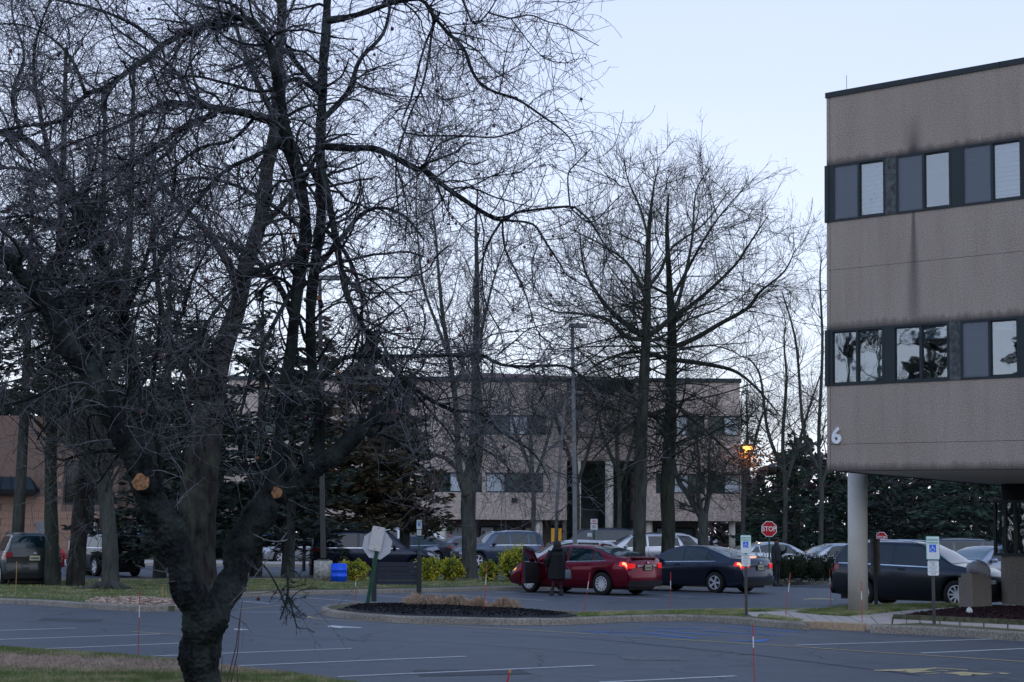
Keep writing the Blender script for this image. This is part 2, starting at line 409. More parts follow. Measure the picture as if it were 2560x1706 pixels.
for pp in ([(-60, 1579), (190, 1571)], [(-60, 1602), (400, 1586)], [(40, 1626), (452, 1609)], [(290, 1645), (880, 1622)],
           [(560, 1667), (1165, 1642)], [(845, 1693), (1485, 1665)], [(1500, 1707), (1840, 1691)],
           [(1990, 1614), (2480, 1599)], [(2302, 1634), (2620, 1620)]):
    strip('stall_line', pp, 0.10, M['paint_white'])
# faint further stall lines by the median
for pp in ([(690, 1490), (900, 1505)], [(880, 1486), (1130, 1502)], [(1066, 1484), (1360, 1502)], [(1240, 1481), (1650, 1499)],
           [(600, 1503), (675, 1510)], [(602, 1531), (705, 1531)], [(1610, 1474), (1860, 1488)], [(1900, 1468), (2100, 1478)], [(1620, 1486), (1730, 1493)]):
    strip('stall_line', pp, 0.09, M['paint_white'])
strip('edge_line', [(770, 1540), (775, 1545), (805, 1549), (950, 1555), (1300, 1575), (1600, 1594), (1950, 1615), (2260, 1636), (2640, 1660)], 0.085, M['paint_yellow'])
strip('edge_line', [(590, 1524), (700, 1514), (800, 1512)], 0.08, M['paint_yellow'])
strip('edge_line', [(330, 1580), (400, 1585), (470, 1588)], 0.07, M['paint_yellow'])
# the painted direction arrow
def shard(name, pp, m, z=0.006):
    pts = [G(*p) for p in pp]; b = MB(); b.quad(*[(p.x, p.y, p.z + z) for p in pts]); return b.build(name, m, lot)
shard('arrow_marking', [(818, 1566), (830, 1564.5), (860, 1567), (906, 1569.5), (900, 1571), (860, 1570), (850, 1571.5), (822, 1568.5)], M['paint_white'])
shard('arrow_marking', [(585, 1573), (600, 1573), (628, 1575.5), (605, 1576.5), (585, 1575.5)], M['paint_white'])
def zsh(lst): return [(2160 + x * .17, 1640 + y * .17) for x, y in lst]
for q in ([(145, 215), (370, 207), (600, 200), (620, 240), (400, 228), (150, 225)],
          [(600, 200), (880, 190), (1050, 178), (1080, 190), (905, 208), (1240, 225), (1230, 235), (1000, 215), (830, 228), (1080, 240), (800, 250), (700, 258), (600, 245)],
          [(1050, 178), (1540, 208), (1530, 218), (1080, 190)],
          [(890, 265), (1110, 255), (1115, 265), (900, 272)],
          [(1150, 260), (1450, 240), (1800, 262), (1920, 272), (1730, 290), (1600, 275), (1560, 298), (1410, 300), (1400, 285), (1300, 270)],
          [(1670, 232), (2165, 262), (2100, 275), (2000, 272), (1990, 256)]):
    shard('yellow_marking', zsh(q)[::-1], M['paint_yellow'])
shard('yellow_marking', [(2008, 1498), (2040, 1496), (2084, 1498), (2084, 1500), (2040, 1499), (2010, 1500)][::-1], M['paint_yellow'])
strip('edge_line', [(2310, 1518), (2338, 1511), (2356, 1508)], 0.1, M['paint_yellow'])
for pp in ([(1450, 1579), (1620, 1583), (1740, 1597)], [(1480, 1583), (1600, 1592), (1690, 1596)], [(1640, 1577), (1800, 1590)], [(1600, 1570), (1760, 1573)],
           [(1830, 1602), (1880, 1604)], [(1880, 1604), (1925, 1599)], [(1890, 1606), (1915, 1602)], [(1760, 1578), (1960, 1590)], [(1820, 1568), (2010, 1582)]):
    strip('bay_marking', pp, 0.12, M['paint_blue'])
# cut-and-filled patches
def patch_sheet(pp, m): 
    b = MB(); pts = [G(*p) for p in pp]; b.quad(*[(p.x, p.y, .0045) for p in pts]); b.build('asphalt_patch', m, lot)
M['patch_dark'] = plain('fresh_patch', (.045, .048, .054), .8, var=.3, scale=8); M['patch_pale'] = plain('old_patch', (.105, .108, .115), .8, var=.25, scale=8)
patch_sheet([(1050, 1692), (1330, 1686), (1290, 1672), (1030, 1677)][::1], M['patch_dark']); patch_sheet([(1560, 1650), (1720, 1653), (1690, 1641), (1545, 1639)], M['patch_pale']); patch_sheet([(90, 1552), (250, 1556), (260, 1549), (110, 1545)], M['patch_dark'])
patch_sheet([(1190, 1522), (1300, 1525), (1310, 1520), (1205, 1517)], M['patch_dark'])
# dark crack-seal line and patch edges
strip('tar_seam', [(1180, 1560 + 22), (1500, 1600), (1900, 1640), (2300, 1690)], 0.03, M['mulch'], 0.005)
strip('tar_seam', [(-40, 1556), (300, 1560), (700, 1596), (1100, 1606), (1700, 1650)], 0.02, M['mulch'], 0.005)

# ---------------- kerbed islands
def kerb(name, pp, width=0.16, h=0.13, step=2.6, closed=False):
    root = bpy.data.objects.new(name, None); COL.objects.link(root); root['kind'] = 'structure'
    pts = [G(*p) for p in pp] if len(pp[0]) == 2 and abs(pp[0][1]) > 700 else [Vector((p[0], p[1], terr(p[1]))) for p in pp]
    # resample
    segs = [(pts[i], pts[i + 1]) for i in range(len(pts) - 1)]
    tot = sum((b - a).length for a, b in segs); n = max(1, round(tot / step)); rnd = random.Random(int(tot * 100))
    def at(s):
        for a, b in segs:
            l = (b - a).length
            if s <= l + 1e-6: return a + (b - a) * (s / l)
            s -= l
        return segs[-1][1].copy()
    marks = [tot * i / n for i in range(n + 1)]
    for i in range(n):
        s0, s1 = marks[i] + 0.006, marks[i + 1] - 0.006; m = 4
        P = [at(s0 + (s1 - s0) * k / m) for k in range(m + 1)]
        b = MB(); dz = rnd.uniform(-0.008, 0.008)
        for k, p in enumerate(P):
            t = (P[min(k + 1, m)] - P[max(k - 1, 0)]); t.z = 0; t.normalize(); sd = Vector((-t.y, t.x, 0))
            for (o, z) in ((0, -0.02), (0.012, h - 0.03 + dz), (0.04, h + dz), (width, h + dz), (width, -0.02)):
                q = p + sd * o; b.v.append((q.x, q.y, p.z + z))
        for k in range(m):
            for j in range(4):
                a = k * 5 + j; b.f.append((a, a + 5, a + 6, a + 1))
        b.f.append((0, 1, 2, 3, 4)); a = m * 5; b.f.append((a + 4, a + 3, a + 2, a + 1, a))
        b.build('kerb_stone', M['kerb'], root)
    return root

def inset(pts, d):
    """polyline moved to its left by d"""
    P = [Vector((p[0], p[1])) for p in pts]; out = []
    for i, p in enumerate(P):
        t = (P[min(i + 1, len(P) - 1)] - P[max(i - 1, 0)]).normalized(); out.append((p.x - t.y * d, p.y + t.x * d))
    return out
def raised(name, poly, z, m, kind='structure', base=-0.02):
    b = MB(); b.prism(poly, base, z, cap0=False); o = b.build(name, m); o['kind'] = kind; return o

def inset_pts(pp, z=0.0): return [(G(px, py).x, G(px, py).y) for px, py in pp]

# foreground lawn (camera side of the first lot)
lawn_edge = [(-260, 1610), (0, 1626), (100, 1633), (300, 1646), (450, 1661), (600, 1679), (760, 1699), (900, 1722), (1020, 1760), (1100, 1850)]
le = inset_pts(lawn_edge)
lawn = raised('lawn', le + [(3.0, 6), (-30, 6), (-30, le[0][1])], 0.07, M['grass_dry'])
strip('edge_line', lawn_edge, 0.09, M['paint_white'], 0.008)

# treed median with the left bump-out
near = [(-420, 1490), (-60, 1507), (85, 1513), (330, 1530), (440, 1529), (480, 1521), (500, 1507), (560, 1495), (700, 1489), (1000, 1483), (1300, 1476), (1700, 1470), (2000, 1463), (2120, 1461)]
nw = inset_pts(near)
farx = [(12.9, 61.5), (4, 60.5), (-3, 59.5), (-9, 58.5), (-14.5, 56.5), (-17.5, 53), (-24, 50)]
med_poly = nw + farx
kerb('kerb_median_near', [(x, y) for x, y in nw[::-1]][::-1], h=0.13)
med = raised('median_grass', inset(nw, .10) + inset(farx, .10), 0.115, M['grass'])
kerb('kerb_median_far', farx, h=0.13)
# straw-coloured mulch on the bump-out
b = MB(); pts = [G(px, py, 0.12) for px, py in [(215, 1505), (330, 1513), (435, 1513), (458, 1508), (430, 1500), (330, 1494), (240, 1497)]]
litter = [(p.x, p.y) for p in pts]; b.prism(litter, .08, .125, cap0=False); o = b.build('leaf_litter', M['blade_dry']); o['kind'] = 'structure'

# middle island (mulch wedge, grass strip) + pavement corner
isl_near = [(800, 1533), (806, 1538), (830, 1544), (900, 1551), (1010, 1558), (1250, 1564), (1420, 1563), (1560, 1556), (1690, 1553), (1800, 1557), (1870, 1563), (1945, 1571), (2010, 1576)]
inw = inset_pts(isl_near)
isl_far = [(2060, 1534), (1900, 1534), (1700, 1539), (1440, 1545), (1200, 1534), (1000, 1522), (880, 1521), (815, 1528)]
ifw = inset_pts(isl_far)
kerb('kerb_island', inw, h=0.14)
kerb('kerb_island_far', [(x, y) for x, y in ifw] + [inw[0]], h=0.14)
raised('island_grass', inset(inw[:-1], .10) + inset(ifw[1:], .10), 0.12, M['grass_dry'])
# black mulch mound on the island
poly = [(840, 1538), (900, 1546), (1010, 1554), (1250, 1560), (1400, 1560), (1450, 1554), (1430, 1551), (1200, 1540), (1000, 1527), (880, 1526)]
pw = [Vector(p) for p in inset_pts(poly)]
cx = sum(p.x for p in pw) / len(pw); cy = sum(p.y for p in pw) / len(pw)
rng = np.random.default_rng(5); V = []; F = []; rings = 10
for r in range(rings + 1):
    f = 1 - r / rings
    for p in pw:
        for q in (0, 1, 2):
            nx = pw[(pw.index(p) + 1) % len(pw)]; pp_ = p.lerp(nx, q / 3)
            x = cx + (pp_.x - cx) * f; y = cy + (pp_.y - cy) * f
            V.append((x, y, 0.125 + 0.09 * math.sin(math.pi / 2 * min(1, (1 - f) * 1.8)) + rng.uniform(-.012, .012)))
m_ = len(pw) * 3
for r in range(rings):
    for k in range(m_): F.append((r * m_ + k, r * m_ + (k + 1) % m_, (r + 1) * m_ + (k + 1) % m_, (r + 1) * m_ + k))
mound = link('mulch_bed', mesh_np('mulch_bed', V, F, M['mulch'], False)); mound['kind'] = 'structure'
def chips(name, poly, n, z0, zf, size, m, seed=1):
    """loose shredded bark lying on the bed"""
    r = np.random.default_rng(seed); P = pts_in(poly, n, r); k = len(P); z = np.array([zf(x, y) for x, y in P]) if zf else np.full(k, z0)
    a = r.uniform(0, 6.28, k); s = size * r.uniform(.4, 1.3, k); tx = np.cos(a); ty = np.sin(a); h = r.uniform(0, .6, k)
    A = np.stack([P[:, 0] - tx * s, P[:, 1] - ty * s, z + h * s * .5], 1); B = np.stack([P[:, 0] + tx * s, P[:, 1] + ty * s, z + .01 + h * s], 1)
    C = np.stack([P[:, 0] - ty * s * .4, P[:, 1] + tx * s * .4, z + .02 + h * s], 1)
    Vv = np.stack([A, B, C], 1).reshape(-1, 3); Ff = np.arange(3 * k).reshape(-1, 3)
    o = link(name, mesh_np(name, Vv, Ff, m, False)); o['kind'] = 'stuff'; return o
def pts_in(poly, n, r):
    P = np.array(poly); x0, y0 = P.min(0); x1, y1 = P.max(0); out = []; got = 0
    while got < n:
        Q = np.stack([r.uniform(x0, x1, n * 2), r.uniform(y0, y1, n * 2)], 1); ins = np.zeros(len(Q), bool)
        for i in range(len(P)):
            ax, ay = P[i]; bx, by = P[(i + 1) % len(P)]
            if ay == by: continue
            c = ((ay > Q[:, 1]) != (by > Q[:, 1])) & (Q[:, 0] < (bx - ax) * (Q[:, 1] - ay) / (by - ay) + ax); ins ^= c
        q = Q[ins]; out.append(q); got += len(q)
        if len(q) == 0: break
    return np.concatenate(out)[:n]
def mound_z(x, y):
    return 0.20 + 0.05
pw2 = [(cx + (p.x - cx) * .93, cy + (p.y - cy) * .93) for p in pw]
def mz(x, y):
    # radial fraction towards the outline
    best = 1.0
    for i in range(len(pw)):
        a = pw[i]; b_ = pw[(i + 1) % len(pw)]; dx, dy = x - cx, y - cy
        ex, ey = b_.x - a.x, b_.y - a.y; den = dx * ey - dy * ex
        if abs(den) < 1e-9: continue
        t = ((a.x - cx) * ey - (a.y - cy) * ex) / den; u = ((a.x - cx) * dy - (a.y - cy) * dx) / den
        if t > 0 and 0 <= u <= 1: best = 1 / t
    return 0.125 + 0.09 * math.sin(math.pi / 2 * min(1, (1 - min(1, best)) * 1.8))
chips('bark_chips', pw2, 7000, 0.2, mz, 0.028, M['mulch'], 3)

# blades
def blades(name, poly, n, z, h, w, m, seed=2, mask=None):
    r = np.random.default_rng(seed); P = pts_in(poly, n, r)
    if mask is not None: P = P[mask(P)]
    k = len(P); a = r.uniform(0, 6.28, k); hh = h * r.uniform(.4, 1.25, k); ww = w * r.uniform(.6, 1.2, k); lean = r.normal(0, .5, (k, 2)) * hh[:, None]
    A = np.stack([P[:, 0] - np.cos(a) * ww, P[:, 1] - np.sin(a) * ww, np.full(k, z)], 1); B = np.stack([P[:, 0] + np.cos(a) * ww, P[:, 1] + np.sin(a) * ww, np.full(k, z)], 1)
    C = np.stack([P[:, 0] + lean[:, 0], P[:, 1] + lean[:, 1], z + hh], 1)
    Vv = np.stack([A, B, C], 1).reshape(-1, 3); Ff = np.arange(3 * k).reshape(-1, 3)
    o = link(name, mesh_np(name, Vv, Ff, m, False)); o['kind'] = 'stuff'; return o
def field(P, s=.7, seed=0):
    x, y = P[:, 0] * s, P[:, 1] * s
    return np.sin(x * 1.3 + seed) + np.sin(y * 1.7 + x * .6 + seed * 2) + .6 * np.sin(x * 3.1 - y * 2.3)
vis = inset_pts([(-260, 1614), (0, 1630), (100, 1637), (300, 1650), (450, 1665), (600, 1683), (760, 1703), (900, 1726), (930, 1800), (-300, 1800)])
tp = lambda P: P[:, 1] / 1.0
blades('lawn_grass', vis, 80000, 0.068, 0.05, 0.004, M['blade'], 2, lambda P: (P[:, 1] > 22.6 - (P[:, 0] + 7) * .35) | (P[:, 1] < 20.4 - (P[:, 0] + 5) * .05) | (P[:, 0] > -1.9))
blades('dormant_lawn_grass', vis, 70000, 0.068, 0.04, 0.005, M['blade_dry'], 3, lambda P: ((P[:, 1] <= 23.0 - (P[:, 0] + 7) * .35) & (P[:, 1] >= 19.9)) & (P[:, 0] < -1.2))
mv = inset_pts([(-60, 1503), (85, 1508), (330, 1525), (440, 1523), (480, 1516), (560, 1490), (700, 1484), (1000, 1478), (1300, 1471), (1700, 1465), (2000, 1459), (2110, 1457)]) + [(12.5, 61), (4, 60.2), (-3, 59.2), (-9, 58.2), (-14, 56), (-17, 53)]
def outside(poly):
    P = np.array(poly)
    def f(Q):
        ins = np.zeros(len(Q), bool)
        for i in range(len(P)):
            ax, ay = P[i]; bx_, by_ = P[(i + 1) % len(P)]
            if ay == by_: continue
            ins ^= ((ay > Q[:, 1]) != (by_ > Q[:, 1])) & (Q[:, 0] < (bx_ - ax) * (Q[:, 1] - ay) / (by_ - ay) + ax)
        return ~ins
    return f
blades('median_grass_blades', mv, 45000, 0.113, 0.045, 0.010, M['blade'], 4, outside(litter))
chips('fallen_leaves', litter, 5000, 0.127, None, 0.05, M['blade_dry'], 14)
iv = inset_pts([(1440, 1558), (1560, 1552), (1690, 1549), (1800, 1553), (1860, 1557), (1870, 1545), (2050, 1537), (1900, 1536), (1700, 1541), (1450, 1548)])
blades('island_grass_blades', iv, 14000, 0.118, 0.045, 0.006, M['blade'], 5)

# ---------------- right-hand pavement, planting bed, lawn round the column
def slab(name, pp, z, m, parent, zb=-0.02):
    b = MB(); b.prism(inset_pts(pp), zb, z, cap0=False); return b.build(name, m, parent)
pav = bpy.data.objects.new('pavement', None); COL.objects.link(pav); pav['kind'] = 'structure'
top = [(1872, 1546), (1960, 1541), (2060, 1537)]
# slabs between a near edge and a far edge, joints recessed
def slab_row(nearp, farp, z):
    def lerp(l, t):
        s = t * (len(l) - 1); i = min(int(s), len(l) - 2); f = s - i; return (l[i][0] + (l[i + 1][0] - l[i][0]) * f, l[i][1] + (l[i + 1][1] - l[i][1]) * f)
    n = len(nearp) - 1; m = 8
    for i in range(m):
        t0, t1 = i / m + .004, (i + 1) / m - .004
        pp = [lerp(nearp, t0), lerp(nearp, (t0 + t1) / 2), lerp(nearp, t1), lerp(farp, t1), lerp(farp, (t0 + t1) / 2), lerp(farp, t0)]
        slab('paving_slab', pp, z, M['walk'], pav)
slab_row([(1880, 1556), (2000, 1569), (2090, 1575), (2160, 1577), (2230, 1576)], [(1862, 1546), (1960, 1543), (2050, 1553), (2120, 1557), (2232, 1557)], 0.13)
slab_row([(2232, 1576), (2300, 1573), (2400, 1580), (2520, 1588), (2640, 1597)], [(2234, 1558), (2300, 1561), (2400, 1566), (2520, 1573), (2640, 1580)], 0.13)
slab_row([(1960, 1542), (1990, 1543), (2010, 1545)], [(1890, 1537), (1980, 1535), (2060, 1534)], 0.13)
slab_row([(2175, 1556), (2235, 1556), (2290, 1549), (2400, 1541)], [(2125, 1556), (2200, 1548), (2300, 1538), (2410, 1531)], 0.131)
b = MB(); b.prism(inset_pts([(1990, 1570), (2160, 1579), (2170, 1576), (2050, 1570)]), -0.01, 0.135); b.build('ramp_strip', M['tactile'], pav)
kerb('kerb_right', [(2175, 1583), (2230, 1586), (2330, 1588), (2450, 1597), (2640, 1609)], h=0.15)
base_r = inset_pts([(1960, 1560), (2165, 1570), (2185, 1583), (2330, 1588), (2640, 1609)])
raised('verge', inset(base_r, .10) + [(16, 33), (15.5, 40.5), (8.6, 40.5), (7.0, 37.4)], 0.115, M['grass_dry'])
gv = inset_pts([(1985, 1545), (2050, 1552), (2120, 1556), (2170, 1553), (2300, 1537), (2400, 1529), (2400, 1522), (2170, 1527)])
blades('verge_grass_blades', gv, 26000, 0.114, 0.07, 0.007, M['blade'], 6)
gv2 = inset_pts([(1890, 1562), (2000, 1571), (2010, 1566), (1960, 1558), (1900, 1552)])
blades('kerb_grass_blades', gv2, 3000, 0.125, 0.035, 0.005, M['blade'], 7)
# red mulch bed with timber edging
bed = inset_pts([(2240, 1563), (2300, 1566), (2420, 1571), (2640, 1582), (2700, 1540), (2560, 1533), (2400, 1538), (2300, 1550)])
b = MB(); b.prism(bed, 0.0, 0.16, cap0=False); bedo = b.build('red_mulch_bed', M['mulch_red']); bedo['kind'] = 'structure'
chips('red_bark_chips', bed, 9000, 0.162, None, 0.03, M['mulch_red'], 9)
edg = thing('timber_edging', 'low mossy green timber edging in front of the dark red mulch bed', 'garden edging', (G(2232, 1563).x, G(2232, 1563).y, 0))
e0 = Vector(inset_pts([(2232, 1564)])[0]); e1 = Vector(inset_pts([(2640, 1585)])[0]); dv = (e1 - e0); Ln = dv.length; dv /= Ln; nn_ = Vector((-dv.y, dv.x))
for k in range(3):
    a = e0 + dv * (Ln * k / 3 + .01); c = e0 + dv * (Ln * (k + 1) / 3 - .01); q = nn_ * .10
    b = MB(); b.prism([(a.x - e0.x, a.y - e0.y), (c.x - e0.x, c.y - e0.y), (c.x + q.x - e0.x, c.y + q.y - e0.y), (a.x + q.x - e0.x, a.y + q.y - e0.y)], 0.10, 0.225)
    o = b.build('timber', M['timber'], edg); o.location = (0, 0, 0)
edg.location = (e0.x, e0.y, 0)

# ---------------- beyond the road: pavement, lawn and far lot
def far_sheet(name, xs, y0, y1, z, m, h=0.12):
    b = MB()
    for a, c in ((y0, y1),):
        b.v += [(xs[0], a, terr(a) - .02), (xs[1], a, terr(a) - .02), (xs[1], a, terr(a) + z), (xs[0], a, terr(a) + z), (xs[1], c, terr(c) + z), (xs[0], c, terr(c) + z)]
        b.f += [(0, 1, 2, 3), (3, 2, 4, 5)]
    o = b.build(name, m); o['kind'] = 'structure'; return o
far_sheet('pavement_far', (-32, -8.6), 79, 84, 0.14, M['walk'])
far_sheet('lawn_far', (-32, -8.6), 84.0, 92, 0.10, M['grass'])
strip('stall_line', [(560, 1437), (840, 1432)], 0.12, M['paint_white']); strip('stall_line', [(640, 1432), (700, 1429)], 0.2, M['paint_yellow'])

# ================================================================== VEGETATION
def nrm(v): return v / np.maximum(np.linalg.norm(v, axis=-1, keepdims=True), 1e-9)
def tubes(P, R, sides, ridge=0.0):
    """P (N,K,3) R (N,K) -> vertices, quads"""
    N, K = P.shape[:2]
    T = np.empty_like(P); T[:, 1:-1] = P[:, 2:] - P[:, :-2]; T[:, 0] = P[:, 1] - P[:, 0]; T[:, -1] = P[:, -1] - P[:, -2]; T = nrm(T)
    ov = nrm(P[:, -1] - P[:, 0]); ref = np.where(np.abs(ov[:, 2:3]) < .8, np.array([[0, 0, 1.]]), np.array([[1., 0, 0]]))[:, None, :]
    a = nrm(np.cross(T, ref)); b = np.cross(T, a)
    w = 2 * np.pi * np.arange(sides) / sides
    Rr = R[:, :, None] * np.ones(sides)
    if ridge:
        th = w[None, None, :]; zz = P[:, :, 2:3]
        Rr = Rr * (1 + ridge * (.9 * np.sin(5 * th + 1.1 * zz) + .7 * np.sin(9 * th - 2.3 * zz + 1) + .6 * np.sin(3 * th + 3.7 * zz) + .5 * np.sin(14 * th + 5.1 * zz)))
    V = P[:, :, None, :] + Rr[:, :, :, None] * (a[:, :, None, :] * np.cos(w)[None, None, :, None] + b[:, :, None, :] * np.sin(w)[None, None, :, None])
    idx = np.arange(N * K * sides).reshape(N, K, sides)
    q = np.stack([idx[:, :-1, :], np.roll(idx[:, :-1, :], -1, 2), np.roll(idx[:, 1:, :], -1, 2), idx[:, 1:, :]], -1).reshape(-1, 4)
    return V.reshape(-1, 3), q
def join(parts):
    Vs = []; Fs = []; o = 0
    for V, F in parts: Vs.append(V); Fs.append(F + o); o += len(V)
    return np.concatenate(Vs), np.concatenate(Fs)
def grow(r, P, R, n, L, ang, K, wob, up=0.0, arc=None, tr=(.12, 1.0), rf=.6, rend=.35, rmax=1, rmin=.003, taper_len=.5, flat=0.0):
    N, Kp = P.shape[:2]; seg = np.linalg.norm(P[:, 1:] - P[:, :-1], axis=2).sum(1)
    i = r.choice(N, n, p=seg / seg.sum()); t = r.uniform(tr[0], tr[1], n); f = t * (Kp - 1); k = np.minimum(f.astype(int), Kp - 2); fr = (f - k)[:, None]
    p = P[i, k] * (1 - fr) + P[i, k + 1] * fr; T = nrm(P[i, k + 1] - P[i, k]); rr = R[i, k] * (1 - fr[:, 0]) + R[i, k + 1] * fr[:, 0]
    q = r.normal(size=(n, 3)); q[:, 1] *= (1 - flat); q = nrm(q - (q * T).sum(1, keepdims=True) * T); a = np.radians(ang) * r.uniform(.6, 1.35, n)[:, None]
    d = nrm(T * np.cos(a) + q * np.sin(a)); ln = L * r.uniform(.45, 1.35, n) * (1 - taper_len * t); st = (ln / (K - 1))[:, None]
    out = np.empty((n, K, 3)); out[:, 0] = p; cur = d; bend = r.normal(size=(n, 3)) * (wob * .5 if arc is None else arc)
    for j in range(1, K):
        cur = nrm(cur + bend + r.normal(size=(n, 3)) * wob + np.array([0, 0, up])); out[:, j] = out[:, j - 1] + cur * st
    r0 = np.clip(rr * rf, rmin, rmax) * r.uniform(.6, 1.0, n)
    return out, np.maximum(r0[:, None] * np.linspace(1, rend, K)[None], rmin * .6)
def resample(pts, rads, K):
    """Catmull-Rom through pts (lists), K samples"""
    P = np.array(pts, float); R = np.array(rads, float); n = len(P); s = np.linspace(0, n - 1, K); out = []; ro = np.interp(s, np.arange(n), R)
    for x in s:
        i = min(int(x), n - 2); f = x - i; p0 = P[max(i - 1, 0)]; p1 = P[i]; p2 = P[i + 1]; p3 = P[min(i + 2, n - 1)]
        out.append(.5 * ((2 * p1) + (p2 - p0) * f + (2 * p0 - 5 * p1 + 4 * p2 - p3) * f * f + (3 * p1 - p0 - 3 * p2 + p3) * f ** 3))
    return np.array(out), ro
def PT(lst, Y, dy=0.0, K=20):
    """pixel polyline [(px,py,width px)] at depth Y, swerving by dy -> 3-D limb"""
    n = len(lst); pts = []; rad = []
    for i, q in enumerate(lst):
        y = Y + dy * (i / (n - 1)); p = AT(q[0], q[1], y); pts.append(tuple(p)); rad.append(q[2] / 2 / FPX * y)
    return resample(pts, rad, K)

